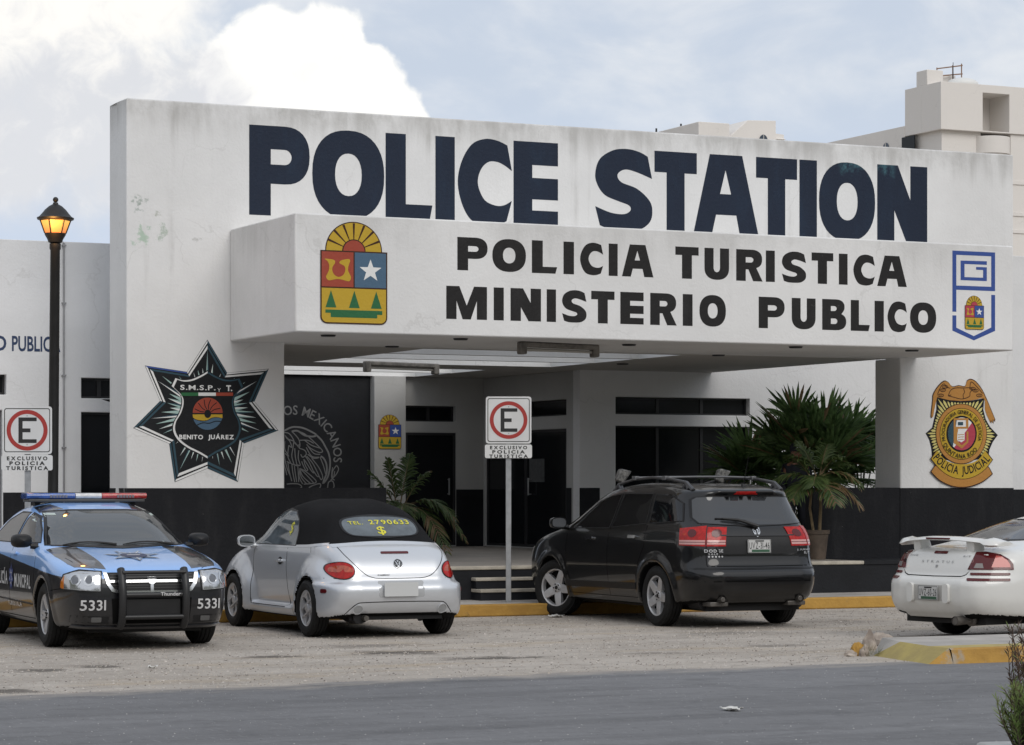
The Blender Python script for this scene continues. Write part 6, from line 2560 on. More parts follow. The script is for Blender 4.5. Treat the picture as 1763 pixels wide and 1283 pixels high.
seam(m, body, [(y, .235 + .02 * (abs(y) / .8) ** 3) for y in np.linspace(-.78, .78, 24)], 'F', .02, .02)
m.build('front_lip', M_polblk, pc_, merge=False)


def nums(P):
    for c in (-.605, .605):
        P.text('5331', c - .125, c + .125, .415, .515, mat('white_vinyl', (.55, .55, .55), .5), 2, .014, .12)


decal(body, 'F', nums, 'number_lettering', pc_, .006)
M_vin = mat('white_vinyl', (.55, .55, .55), .5)
M_vinb = mat('blue_vinyl', (.035, .06, .22), .45)
for vw, sg in (('R', 1), ('L', -1)):
    def sidetx(P, sg=sg):
        fn = P.fn
        P.fn = lambda u, v, h: fn(sg * u, v, h)
        q = (lambda a, b: (a, b)) if sg > 0 else (lambda a, b: (-b, -a))
        a, b = (.06, .86)
        if sg > 0:
            P.text('MUNICIPAL', .08, .86, .585, .725, M_vin, 2, .02, .10)
            P.text('POLICÍA', -.90, -.26, .60, .74, M_vin, 2, .02, .10)
            P.text('TURISTICA', -.30, .38, .375, .44, M_vin, 2, .02, .12)
        else:
            P.text('POLICÍA', -.86, -.22, .60, .74, M_vin, 2, .02, .10)
            P.text('MUNICIPAL', .10, .88, .585, .725, M_vin, 2, .02, .10)
        st = []
        for k in range(14):
            r = .155 if k % 2 == 0 else .085
            a_ = rad(90 + 360 / 14 * k)
            st.append((-.085 + r * .75 * math.cos(a_), .68 + r * math.sin(a_)))
        P.poly(st, M_vinb, 2)
        P.poly([(-.085 + (x + .085) * .6, .68 + (y - .68) * .62) for x, y in st], M_vin, 3)
        P.poly([(-.085 + (x + .085) * .45, .68 + (y - .68) * .48) for x, y in st], M_vinb, 4)
        P.fn = fn
    decal(body, vw, sidetx, 'door_lettering', pc_, .003)


def star(P):
    st, st2 = [], []
    for k in range(14):
        r = 1.0 if k % 2 == 0 else .52
        a_ = rad(0 + 360 / 14 * k)
        st.append((1.70 + .30 * r * math.cos(a_), -.02 + .31 * r * math.sin(a_)))
    K, G = mat('grey_vinyl', (.20, .24, .30), .5), mat('navy_vinyl', (.03, .04, .09), .5)
    sh = lambda k: [(1.72 + (x - 1.72) * k, -.02 + (y + .02) * k) for x, y in st]
    P.poly(sh(1), K, 2)
    P.poly(sh(.86), mat('pale_blue_vinyl', (.30, .40, .58), .5), 3)
    P.poly(sh(.72), K, 4)
    for k in range(14):
        a_ = rad(360 / 14 * k)
        P.stroke([(1.72 + .10 * math.cos(a_), -.02 + .10 * math.sin(a_)), st[k] if k % 2 else sh(.9)[k]], .010, M_vin, 5)
    P.poly(catmull([(1.62, -.02), (1.64, .09), (1.74, .12), (1.83, .08), (1.84, -.02), (1.83, -.12), (1.74, -.16), (1.64, -.13)], 3, True), G, 6)
    P.poly(rect(1.70, 1.73, -.09, .05), M_vin, 7)


decal(body, 'T', star, 'hood_badge', pc_, .003)
# washer jets and wipers
m = MB()
for y0, y1 in ((.62, .05), (-.02, -.60)):
    pp = body.cast([(6, y0 + (y1 - y0) * t, 1.045 + .03 * math.sin(math.pi * t)) for t in np.linspace(0, 1, 7)], (-1, 0, 0), 8, )
    m.tube([tuple(p + np.array((.03, 0, .004))) for p in pp], [.016, .012, .009, .008, .008, .008, .006], 6)
m.build('wiper', M_dark, pc_, merge=False)
# light bar
m = MB()
zb_ = 1.495
m.box(-.62, -.34, -.66, .66, zb_, zb_ + .035)
lb = m.build('light_bar', mat('light_bar_base', (.06, .06, .06), .4), pc_, bevel=.01)
for a, b, mm in ((-.68, -.135, mat('blue_beacon_lens', (.035, .10, .36), .08, coat=.8, var=.4, vscale=12)), (-.13, .165, mat('clear_beacon_lens', (.55, .54, .53), .08, coat=.8, var=.2, vscale=12)), (.17, .68, mat('red_beacon_lens', (.42, .025, .02), .08, coat=.8, var=.4, vscale=12))):
    m = MB()
    pr_ = rrect(-.63, -.33, zb_ + .036, zb_ + .10, .03, 4)
    m.prism(pr_, lambda u, v, d: (u, d, v), a, b)
    m.build('beacon_lens', mm, lb, bevel=.01)
m = MB()
for c in (-.32, .44):
    for k in range(6):
        m.box(-.3285, -.324, c - .10 + k * .034, c - .10 + k * .034 + .024, zb_ + .048, zb_ + .078)
m.build('led_window', mat('grey_led', (.16, .16, .18), .3), lb, merge=False)
for s_ in (1, -1):
    m = MB()
    p = body.cast([(-.48, s_ * .54, 3)], (0, 0, -1), 3)[0]
    m.box(-.54, -.42, s_ * .54 - .03, s_ * .54 + .03, p[2] - .02, zb_)
    m.build('light_bar_foot', M_dark, lb)
# push bumper
X0 = 2.44
pbo = None
for y in (-.33, .33):
    pb = MB()
    pb.tube([(X0 - .08, y, .24), (X0, y, .30), (X0 + .03, y, .45), (X0 + .03, y, .62), (X0 - .01, y, .76), (X0 - .06, y, .825)], .040, 12)
    pb.box(X0 - .2, X0, y - .015, y + .015, .30, .36)
    q_ = pb.build('push_bumper' if pbo is None else 'upright', mat('matt_black_tube', (.016, .016, .017), .42), pbo or pc_, merge=False)
    pbo = pbo or q_
for z, r_ in ((.565, .028), (.34, .026), (.795, .020)):
    pb = MB()
    pb.tube([(X0 + .015, -.33, z), (X0 + .015, .33, z)], r_, 10)
    pb.build('cross_bar', mat('matt_black_tube', (.016, .016, .017), .42), pbo, merge=False)
pb = MB()
pb.box(X0 - .012, X0 - .004, -.28, .28, .36, .52)
pb.build('mesh_plate', M_dark, pbo)
P = Paint(lambda u, v, h: (X0 + .046 + h, u, v), .001)
P.text('Thunder', .06, .27, .556, .592, mat('white_vinyl', (.55, .55, .55), .5), 1, .015)
P.build('bar_lettering', pbo)
m = MB()
m.box(-2.1, 2.1, -.6, .6, .17, .28)
m.build('underbody', M_dark, pc_)
for x in (1.3825, -1.3825):
    for y in (.79, -.79):
        make_wheel(pc_, x, y, .335, .215, .215, 5, 0.0, 'twin')
for s_ in (1, -1):
    add_patch(body, 'tail_lamp', [(s_ * .55, .85), (s_ * .84, .85), (s_ * .82, 1.02), (s_ * .55, 1.02)], 'B', M_lens, pc_, .008, .05)

# ============ white coupe
M_whitep = paint('white_car_paint', (.66, .655, .63), 0, .3, .30)
sc_ = place_car('white_coupe', 'white two-door coupe with raised rear spoiler seen from behind at the right edge', 1866, 30.44, -54)
WS = [(1.32, .32), (-1.32, .32)]
body = Body([(2.28, .25), (2.42, .38), (2.42, .55), (2.30, .68), (1.9, .80), (1.2, .92), (.95, .97), (.5, 1.18), (.15, 1.31), (-.3, 1.36), (-.75, 1.325), (-1.2, 1.20), (-1.6, 1.065), (-1.8, 1.02), (-2.10, 1.0), (-2.24, .975),
             (-2.29, .92), (-2.34, .80), (-2.37, .70), (-2.43, .675), (-2.46, .60), (-2.45, .44), (-2.42, .36), (-2.34, .27), (-2.1, .22), (0, .18), (1.5, .19)],
            sill_W([(.15, .78), (.3, .85), (.5, .87), (.7, .87), (.85, .855), (.96, .81), (1.05, .75), (1.2, .64), (1.37, .5)], .36, .70, .3, .6, WS, .012, .42), .075,
            [(x, z, .365) for x, z in WS], .52)
split_body(body, sc_, [M_whitep, M_well], .022, [], .26)
for vw, s_ in (('L', 1), ('R', -1)):
    window(body, 'side_window', [(.78, 1.0), (.45, 1.16), (.1, 1.27), (-.35, 1.305), (-.42, 1.01)], vw, sc_, mat('blue_tinted_glass', (.010, .016, .045), .04, spec=.7))
    window(body, 'side_window', [(-.50, 1.01), (-.44, 1.305), (-.75, 1.28), (-1.1, 1.165), (-1.36, 1.06), (-1.35, 1.02)], vw, sc_, MATS['blue_tinted_glass'])
window(body, 'rear_window', [(-.62, 1.09), (0, 1.075), (.62, 1.09), (.50, 1.27), (.44, 1.295), (-.44, 1.295), (-.50, 1.27)], 'B', sc_, M_rtint, .02)
window(body, 'windshield', [(-.7, 1.0), (.7, 1.0), (.52, 1.27), (-.52, 1.27)], 'F', sc_, M_tint)
m = MB()
lid = [(.55, .985), (.56, .93), (.52, .80), (.46, .72), (.40, .70), (0, .695)]
seam(m, body, lid + mirror2(lid)[::-1][1:], 'B', .010)
for vw in 'LR':
    seam(m, body, [(.95, .95), (.98, .7), (.9, .28)], vw, .008)
    seam(m, body, [(-.55, 1.0), (-.62, .7), (-.55, .28)], vw, .008)
    seam(m, body, [(-1.80, .98), (-1.78, .72), (-1.70, .66), (-1.66, .6)], vw, .008)
m.build('panel_gap', M_seam, sc_, merge=False)
DR2 = ((.707, -.707, 0), (0, 0, 1), (.707, .707, 0))
DL2 = ((-.707, -.707, 0), (0, 0, 1), (.707, -.707, 0))
for s_, ax in ((-1, DR2), (1, DL2)):
    k = 1 if s_ < 0 else -1
    F = lambda l: [(k * (a + 0) if s_ < 0 else -a - 0, z) for a, z in l] if s_ < 0 else [(a * 1.0, z) for a, z in [(-(q[0]) * -1 * -1, q[1]) for q in l]]
    # a grows outwards on the right (negative y); mirror for the left
    base = [(-1.325, .775), (-1.235, .955), (-1.13, .96), (-.98, .935), (-.89, .885), (-.85, .835), (-.845, .775)]
    mk = (lambda l: l) if s_ < 0 else (lambda l: [(2 * 0 - a, z) for a, z in l])
    # on the left the in-plane axis points to -x -y: same outward distance is mirrored about 0
    b2 = mk(base)
    t_ = add_patch(body, 'tail_lamp', [b2], ax, M_lensd, sc_, .010, .05)
    add_patch(body, 'lamp_lens', [mk([(-1.08, .80), (-1.03, .92), (-.98, .915), (-.915, .875), (-.885, .83), (-.88, .80)])], ax, mat('bright_red_lens', (.42, .05, .035), .08, coat=.6), t_, .0125, .05)
    add_patch(body, 'reversing_lamp', [mk([(-1.26, .79), (-1.235, .84), (-1.17, .84), (-1.16, .79)])], ax, mat('smoky_clear_lens', (.22, .20, .19), .08, coat=.6), t_, .0125, .05)
    add_patch(body, 'reflector_strip', [mk(rrect(-1.30, -.88, .715, .742, .012))], ax, M_lensd, sc_, .008, .05)
    add_patch(body, 'reflector_strip', [mk(rrect(-1.34, -.88, .655, .682, .012))], ax, M_lensd, sc_, .008, .05)
add_patch(body, 'brake_lamp', rrect(-.10, .10, .935, .962, .012), 'B', M_lensd, sc_, .006, .03)


def stx_(P):
    fn = P.fn
    P.fn = lambda u, v, h: fn(-u, v, h)
    K = mat('grey_badge', (.28, .28, .28), .3, metal=.5)
    P.text('STRATUS', -.24, .24, .838, .862, K, 2, .0, .5)
    P.text('DODGE', -.45, -.33, .905, .922, K, 2, .01, .15)
    P.text('R/T', .36, .46, .905, .922, K, 2, .01, .15)
    P.poly([(-.016, .815), (.016, .815), (.016, .795), (0, .782), (-.016, .795)], K, 2)
    P.fn = fn


decal(body, 'B', stx_, 'lettering', sc_, .003)
pp = body.cast([(-4, 0, .50)], (1, 0, 0), 4)[0]
add_patch(body, 'plate_recess', rect(-.24, .24, .43, .60), 'B', mat('shaded_white_plastic', (.42, .41, .39), .6), sc_, .003, .05)
plate(sc_, 'licence_plate', (pp[0] - .018, 0, .515), .30, .155, 'UVZ-60-26')
for y in (.27, -.27):
    m = MB()
    m.prism(rrect(-.045, .045, .41, .62, .04), lambda u, v, d, y=y: (pp[0] - d, y + u, v), -.04, .035)
    m.build('bumper_guard', M_whitep, sc_, bevel=.012)
# spoiler
m = MB()
ys = np.linspace(-.74, .74, 25)
for k in range(24):
    pass
prof = [(-.13, -.012), (-.10, -.022), (.05, -.018), (.12, -.004), (.10, .012), (0, .024), (-.10, .014)]
vs, fs = [], []
for y in ys:
    t = abs(y) / .74
    zc_ = 1.105 - .055 * t ** 2.2
    xc_ = -2.20 + .14 * t ** 2
    sc2 = 1.0 if t < .9 else 1 - (t - .9) * 5
    for (px_, pz_) in prof:
        vs.append((xc_ + px_ * (.6 + .4 * sc2) * (1 + .25 * (t > .8)), y, zc_ + pz_ * sc2 * (1 + 1.1 * (t > .82))))
n_ = len(prof)
for k in range(24):
    for q in range(n_):
        fs.append((k * n_ + q, k * n_ + (q + 1) % n_, (k + 1) * n_ + (q + 1) % n_, (k + 1) * n_ + q))
fs += [tuple(range(n_)), tuple(24 * n_ + q for q in range(n_))]
m.add(vs, fs)
sp_ = m.build('spoiler', M_whitep, sc_, sharp=60)
for y in (.40, -.40):
    m = MB()
    m.prism([(-2.24, .96), (-2.05, .96), (-2.10, 1.085), (-2.25, 1.085)], lambda u, v, d, y=y: (u, y + d, v), -.055, .055)
    m.build('spoiler_foot', M_whitep, sp_, bevel=.012)
m = MB()
m.box(-2.338, -2.31, -.17, .17, 1.095, 1.112)
m.build('brake_lamp', M_lensd, sp_)
m = MB()
m.tube([(-2.47, -.40, .225), (-2.25, -.40, .235)], .050, 16, caps=False)
m.tube([(-2.465, -.40, .225), (-2.3, -.40, .235)], .042, 16)
m.tube([(-2.25, -.40, .235), (-2.23, -.40, .24), (-1.8, -.36, .25), (-1.75, -.35, .25)], [.05, .08, .085, .05], 12)
m.build('exhaust', M_exh, sc_, merge=False)
m = MB()
m.box(-2.2, 2.2, -.6, .6, .18, .30)
m.build('underbody', M_dark, sc_)
p = body.cast([(-1.62, -.70, 3)], (0, 0, -1), 3)[0]
m = MB()
m.tube([(p[0], p[1], p[2]), (p[0] - .02, p[1] - .02, p[2] + .75)], [.004, .0025], 6)
m.lathe([(.022, 0), (.018, .02), (.006, .04)], 10, Matrix.Translation(tuple(p)))
m.build('antenna', M_dark, sc_, merge=False)
for x in (1.32, -1.32):
    for y in (.755, -.755):
        make_wheel(sc_, x, y, .32, .205, .205, 5, 0.0, 'five')
side_mirror(sc_, .62, -.86, 1.0, M_whitep)
side_mirror(sc_, .62, .86, 1.0, M_whitep)
# ------------------------------------------------------------------ plants
def leaf_mat(name, lo, hi, tip=None):
    m = bpy.data.materials.new(name)
    m.use_nodes = True
    b = m.node_tree.nodes['Principled BSDF']
    n = NT(m.node_tree)
    tc = n.new('ShaderNodeTexCoord').outputs['Object']
    col = n.mix(n.smooth(n.noise(tc, 5.5, 4, 0.65), 0.3, 0.7), lo, hi)
    n.link(col, b.inputs['Base Color'])
    b.inputs['Roughness'].default_value = 0.42
    b.inputs['Specular IOR Level'].default_value = 0.45
    tl = n.new('ShaderNodeBsdfTranslucent')
    n.link(col, tl.inputs['Color'])
    ms = n.new('ShaderNodeMixShader')
    ms.inputs[0].default_value = 0.4
    out = m.node_tree.nodes['Material Output']
    n.link(b.outputs[0], ms.inputs[1])
    n.link(tl.outputs[0], ms.inputs[2])
    n.link(ms.outputs[0], out.inputs['Surface'])
    return m


M_fan = leaf_mat('dark_palm_leaf', (0.040, 0.080, 0.024), (0.18, 0.28, 0.10))
M_frond = leaf_mat('palm_frond', (0.045, 0.085, 0.025), (0.125, 0.175, 0.055))
M_dry = leaf_mat('dry_leaf', (0.16, 0.10, 0.05), (0.30, 0.21, 0.11))
M_stem = mat('tan_palm_stem', (0.22, 0.16, 0.085), .7, var=.35, vscale=9)
M_potb = mat('brown_pot', (0.085, 0.062, 0.045), .6, var=.35, vscale=6, bump=.2)
M_potr = mat('dark_red_pot', (0.10, 0.028, 0.018), .55, var=.3, vscale=6)


def blade(mb, p0, d, up, L, w, droop, mi=0, seg=4, fold=.25):
    """one tapering, folded, drooping leaf blade"""
    d, up = d.normalized(), up.normalized()
    s = d.cross(up)
    s = s.normalized() if s.length > 1e-4 else Vector((1, 0, 0))
    vs = []
    for k in range(seg + 1):
        t = k / seg
        c = p0 + d * L * t + Vector((0, 0, -1)) * droop * L * t * t
        ww = w * (0.35 + 1.3 * t) * (1 - t) ** .6 if t < 1 else 0.0
        if k == 0:
            ww = w * .35
        vs += [c - s * ww * .5, c + up * ww * fold, c + s * ww * .5]
    fs = []
    for k in range(seg):
        a, b = 3 * k, 3 * k + 3
        fs += [(a, a + 1, b + 1, b), (a + 1, a + 2, b + 2, b + 1)]
    mb.add(vs, fs, mi)


def fan_leaf(mb, hub, axis, R, rnd_, n=32, spread=245, mi=0, drymi=None):
    axis = axis.normalized()
    side_ = axis.cross(Vector((0, 0, 1)))
    side_ = side_.normalized() if side_.length > .05 else Vector((1, 0, 0))
    side_ = (side_ + Vector((rnd_.uniform(-.4, .4), rnd_.uniform(-.4, .4), rnd_.uniform(-.3, .3)))).normalized()
    side_ = (side_ - axis * side_.dot(axis)).normalized()
    nrm = side_.cross(axis)
    for k in range(n):
        a = rad(-spread / 2 + spread * k / (n - 1) + rnd_.uniform(-2.5, 2.5))
        d = axis * math.cos(a) + side_ * math.sin(a) + nrm * (.16 * abs(math.sin(a)) + rnd_.uniform(-.05, .05))
        L = R * (1 - .28 * abs(a / rad(spread / 2)) ** 2) * rnd_.uniform(.88, 1.08)
        blade(mb, hub, d, nrm, L, R * .12, rnd_.uniform(.03, .22), drymi if drymi is not None and rnd_.random() < .06 else mi)


def fan_palm(name, label, base, hubs, R, seed, group=None):
    """hubs: points (relative to base) where each fan starts"""
    r_ = random.Random(seed)
    t = empty(name, label, 'plant', base, 0, group)
    m, st = MB(), MB()
    for h, ax, rr2 in hubs:
        h, ax = Vector(h), Vector(ax)
        fan_leaf(m, h, ax, R * rr2, r_, mi=0, drymi=1)
        mid_ = Vector((h.x * .35, h.y * .35, h.z * .6))
        st.tube([(0, 0, .0), mid_, h], [.018, .013, .008], 6)
    m.build('foliage', [M_fan, M_dry], t, smooth=False, merge=False)
    st.build('petiole', leaf_mat('petiole_green', (.05, .08, .025), (.10, .13, .05)) if 'petiole_green' not in bpy.data.materials else bpy.data.materials['petiole_green'], t, merge=False)
    return t


def at(px, py, Z):
    r = ray(px, py)
    return Vector((r.x * Z, Z, EYE + r.z * Z))


def auto_hubs(base, lst, Z):
    """fans listed as (hub px, hub py, axis dx, axis dz, size, depth offset)"""
    out = []
    for px, py, dx, dz, s, dy in lst:
        p = at(px, py + 24, Z + dy) - Vector(base)
        out.append((tuple(p), (dx, -.35 + dy * .2, dz), s))
    r3 = random.Random(len(lst))
    for px, py, dx, dz, s, dy in lst[::2]:
        p = at(px + r3.uniform(-22, 22), py + r3.uniform(6, 50), Z + dy + r3.uniform(-.2, .5)) - Vector(base)
        out.append((tuple(p), (dx + r3.uniform(-.5, .5), r3.uniform(-.6, .4), dz * .7 + r3.uniform(-.3, .3)), s * r3.uniform(.75, 1)))
    return out


bA = wor(*(loc(Vector(((1400 - CX) / FPX * 42.2, 42.2, 0)))[:2]), .6)
fan_palm('fan_palm', 'largest dark fan palm in the planter, leaning against the right pier', bA,
         auto_hubs(bA, [(1395, 742, -.1, 1, 1.05, 0), (1360, 730, -.6, .8, 1.0, -.2), (1440, 735, .5, .85, 1.0, -.1), (1395, 770, -.35, .5, .95, -.5), (1450, 775, .6, .35, .95, -.4),
                        (1345, 765, -.95, .25, .9, -.3), (1420, 800, .3, -.1, .8, -.6), (1380, 800, -.6, -.1, .8, -.5), (1420, 715, .15, 1, .9, .4), (1370, 700, -.3, 1, .85, .5), (1465, 800, .8, -.2, .7, -.3),
                        (1340, 735, -.6, .75, .8, .2), (1405, 760, .05, .8, 1.0, -.3), (1430, 765, .3, .7, .95, -.5)], 42.2), .88, 11, 'fan palms behind the right parapet')
bB = wor(*(loc(Vector(((1290 - CX) / FPX * 43.6, 43.6, 0)))[:2]), .6)
fan_palm('fan_palm', 'fan palm in front of the dark court window, left of the large clump', bB,
         auto_hubs(bB, [(1290, 765, -.2, 1, 1, 0), (1270, 780, -.8, .6, .95, -.1), (1312, 770, .5, .9, .9, 0), (1285, 795, -.7, .1, .8, -.3), (1305, 800, .5, .1, .8, -.3), (1325, 740, .3, 1, .85, .2), (1262, 800, -.9, .1, .7, 0),
                        (1300, 785, .0, .8, .9, -.2)], 43.6), .80, 12, 'fan palms behind the right parapet')
bC = wor(*(loc(Vector(((1482 - CX) / FPX * 43.0, 43.0, 0)))[:2]), .6)
fan_palm('fan_palm', 'fan palm with curling leaf tips half hidden by the right pier', bC,
         auto_hubs(bC, [(1470, 725, -.1, 1, .95, 0), (1492, 735, .4, .9, .95, .1), (1460, 750, -.5, .7, .8, -.1), (1490, 770, .5, .3, .9, -.2), (1475, 790, 0, .2, .8, -.3), (1505, 760, .7, .6, .8, 0)], 43.0), .74, 13, 'fan palms behind the right parapet')


def leafy_bush(name, label, base, size, n, seed, mats, lw=.045):
    r_ = random.Random(seed)
    t = empty(name, label, 'plant', base)
    m, st = MB(), MB()
    for k in range(n):
        a, b = r_.uniform(0, 6.28), r_.random() ** .6
        tip = Vector((size[0] * b * math.cos(a), size[1] * b * math.sin(a), size[2] * r_.uniform(.25, 1)))
        mid_ = tip * .5 + Vector((0, 0, size[2] * .18))
        if k % 3 == 0:
            st.tube([(0, 0, 0), mid_, tip], [.010, .007, .003], 5)
        for q in range(7):
            p = mid_.lerp(tip, r_.random() * 1.1)
            d = Vector((r_.uniform(-1, 1), r_.uniform(-1, 1), r_.uniform(-.5, .9)))
            blade(m, p, d, Vector((r_.uniform(-.4, .4), r_.uniform(-.4, .4), 1)), lw * 2.6 * r_.uniform(.7, 1.2), lw, .2, 0, 2)
    m.build('foliage', mats, t, smooth=False, merge=False)
    st.build('stem', M_stem, t, merge=False)
    return t


bS = wor(*(loc(Vector(((1345 - CX) / FPX * 42.3, 42.3, 0)))[:2]), .6)
leafy_bush('shrub', 'low dark leafy shrub under the fan palms behind the black car', bS, (.75, .5, 1.25), 190, 5, M_fan)
bS = wor(*(loc(Vector(((1475 - CX) / FPX * 42.4, 42.4, 0)))[:2]), .6)
leafy_bush('shrub', 'low dark leafy shrub at the foot of the right pier', bS, (.5, .4, 1.15), 130, 6, M_fan)


def frond(mb, st, p0, d0, L, droop, r_, n=27, wl=.33, ww=.042, drymi=None, dryfrac=.0, mi=0):
    """feather palm leaf: arching midrib with drooping leaflets"""
    d0 = d0.normalized()
    pts = []
    for k in range(11):
        t = k / 10
        pts.append(p0 + d0 * L * t + Vector((0, 0, -1)) * droop * L * t * t)
    st.tube(pts, [.012 - .009 * k / 10 for k in range(11)], 6)
    for k in range(n):
        t = .18 + .82 * k / (n - 1)
        i = min(9, int(t * 10))
        p = pts[i].lerp(pts[i + 1], t * 10 - i)
        tg = (pts[i + 1] - pts[i]).normalized()
        sd = tg.cross(Vector((0, 0, 1)))
        sd = sd.normalized() if sd.length > .05 else Vector((1, 0, 0))
        up = sd.cross(tg)
        ll = wl * math.sin(math.pi * min(1, .22 + t * .72)) ** .7 * r_.uniform(.85, 1.1)
        dry = drymi is not None and r_.random() < dryfrac * (.3 + t)
        for s_ in (1, -1):
            d = sd * s_ * .85 + tg * .75 + up * r_.uniform(.0, .35)
            blade(mb, p, d, up, ll, ww, r_.uniform(.25, .6), drymi if dry else mi, 4)


def potted_palm(label, base, pot_r, pot_h, m_pot, stems, fronds, seed, ribs=True):
    r_ = random.Random(seed)
    t = empty('potted_palm', label, 'potted palm', base)
    m = MB()
    n = 40
    prof = [(.001, .0), (pot_r * .70, 0), (pot_r * .72, .02), (pot_r * .93, pot_h * .86), (pot_r * 1.02, pot_h * .87), (pot_r * 1.05, pot_h), (pot_r * .93, pot_h), (pot_r * .90, pot_h * .88), (.001, pot_h * .86)]
    vs, fs = [], []
    for r, h in prof:
        for q in range(n):
            rr2 = r * (1 + (.022 if q % 4 < 2 else -.022) * (ribs and .03 < h < pot_h * .85))
            vs.append((rr2 * math.cos(6.2832 * q / n), rr2 * math.sin(6.2832 * q / n), h))
    for k in range(len(prof) - 1):
        for q in range(n):
            fs.append((k * n + q, k * n + (q + 1) % n, (k + 1) * n + (q + 1) % n, (k + 1) * n + q))
    m.add(vs, fs)
    m.build('pot', m_pot, t, sharp=55, merge=False)
    s2 = MB()
    s2.lathe([(.001, pot_h * .90), (pot_r * .9, pot_h * .885)], 20)
    s2.build('soil', M_soil, t)
    st = MB()
    for pts, r0 in stems:
        st.tube([Vector(p) for p in pts], [r0, r0 * .85, r0 * .7], 8)
    st.build('trunk', M_stem, t, merge=False)
    m, mr = MB(), MB()
    for p0, d, L, dr, dry in fronds:
        frond(m, mr, Vector(p0), Vector(d), L, dr, r_, drymi=1, dryfrac=dry)
    m.build('foliage', [M_frond, M_dry], t, smooth=False, merge=False)
    mr.build('midrib', M_stem, t, merge=False)
    return t


pb_ = flat(1406, 963, .603)
pb_.z = .603
q = .125
potted_palm('feather palm with browning tips in a ribbed brown pot before the right parapet', pb_, .185, .43, M_potb,
            [([(-.04, 0, .35), (-.10, 0, .75), (-.06, .02, 1.15)], .022), ([(.04, 0, .35), (.06, 0, .8), (.04, 0, 1.2)], .026)],
            [((-.06, 0, 1.15), (-.55, -.2, 1), 0.72, .35, 0), ((-.06, 0, 1.15), (-1, -.1, .7), 0.68, .55, .03), ((.04, 0, 1.2), (.15, -.2, 1), 0.72, .30, 0), ((.04, 0, 1.2), (.8, -.2, .55), 0.72, .70, .35),
             ((.04, 0, 1.15), (1, -.3, .15), 0.61, .75, .55), ((-.06, 0, 1.1), (-.9, -.4, .2), 0.58, .75, .1), ((0, 0, 1.15), (-.2, -1, .6), 0.58, .6, .05), ((.04, 0, 1.2), (.6, .3, .9), 0.68, .5, .05),
             ((0, 0, 1.2), (-.35, .2, 1), 0.76, .25, 0), ((0, 0, 1.1), (.35, -.8, .3), 0.58, .8, .25), ((-.05, 0, 1.1), (-.6, -.7, .35), 0.58, .75, .05), ((.04, 0, 1.2), (.45, -.2, .95), 0.68, .45, .02)], 21)
zl_ = 41.5
pl_ = Vector(((700 - CX) / FPX * zl_, zl_, .603))
potted_palm('feather palm in a dark red pot standing behind the silver convertible', pl_, .19, .36, M_potr,
            [([(0, 0, .3), (-.06, 0, .55), (-.16, 0, .72)], .03), ([(.02, 0, .3), (.0, 0, .6), (-.04, 0, .76)], .03)],
            [((-.15, 0, .72), (-.55, -.1, 1), 0.88, 0.22, 0), ((-.15, 0, .72), (-.15, -.1, 1), 0.95, 0.17, 0), ((-.05, 0, .75), (.45, -.1, 1), 0.95, 0.34, .05), ((-.05, 0, .75), (.9, -.2, .55), 1.15, 0.95, .35),
             ((-.15, 0, .72), (-1, -.2, .35), 1.00, 0.45, .08), ((-.15, 0, .68), (-.8, -.4, .05), 0.82, 0.56, .15), ((0, 0, .72), (.6, -.6, .3), 0.95, 1.01, .35), ((-.1, 0, .72), (.1, -.9, .6), 0.82, 0.78, .15),
             ((-.1, 0, .72), (-.35, -.7, .6), 0.82, 0.67, .1), ((0, 0, .72), (.75, -.3, .68), 1.06, 0.78, .12), ((-.1, 0, .76), (.15, .2, 1), 1.00, 0.17, 0)], 22, False)

# ------------------------------------------------------------------ traffic island, rubble, near kerb and shrub
isl = [loc(flat(px, py, z)) for px, py, z in ((1503, 1129, 0), (1598, 1144.5, 0), (1637, 1116, .15), (1552, 1105, .15), (1541, 1100, .15))]
Lp = lambda p, z=None: (p.x, p.y, p.z if z is None else z)
F0 = isl[2]
dF = F0.y
uE2 = F0.x + 16
dB = dF + 1.75
P1, P6, P5, P2, P0 = isl
m = MB()
P5b = Vector((P6.x + .02, P6.y + .05, .0))
# concrete top
m.add([(P2.x, P2.y + .02, .150), (F0.x, dF + .36, .150), (uE2, dF + .36, .150), (uE2, dB, .150), (P0.x, dB, .150)], [(0, 1, 2, 3, 4)], 0)
# yellow strip along the front edge of the top, and the sloping end
m.add([(F0.x, dF + .36, .150), (F0.x, dF + .03, .150), (uE2, dF + .03, .150), (uE2, dF + .36, .150)], [(0, 1, 2, 3)], 2)
m.add([(P1.x, P1.y, .0), (P6.x, P6.y, .0), (F0.x, dF + .03, .150), (F0.x, dF + .36, .150), (P2.x, P2.y + .02, .150)], [(0, 1, 2, 3, 4)], 2)
# rounded front face
K = 24
us = [F0.x + (uE2 - F0.x) * (k / K) for k in range(K + 1)]
r_ = random.Random(9)
fr = []
for u in us:
    j = r_.uniform(-.015, .015)
    fr += [(u, dF + .03, .150), (u, dF - .005 + j, .135 + r_.uniform(-.01, .005)), (u, dF - .045 + j, .0)]
m.add(fr, [(3 * k + q, 3 * k + q + 1, 3 * k + q + 4, 3 * k + q + 3) for k in range(K) for q in range(2)], 1)
m.add([(P6.x, P6.y, 0), (F0.x, dF - .045, 0), (F0.x, dF + .03, .150)], [(0, 1, 2)], 1)
m.add([(P1.x, P1.y, 0), (P2.x, P2.y + .02, .150), (P0.x, dB, .150), (P0.x - .05, dB, 0)], [(0, 1, 2, 3)], 0)
m.add([(P0.x, dB, .150), (uE2, dB, .150), (uE2, dB, 0), (P0.x, dB, 0)], [(0, 1, 2, 3)], 0)
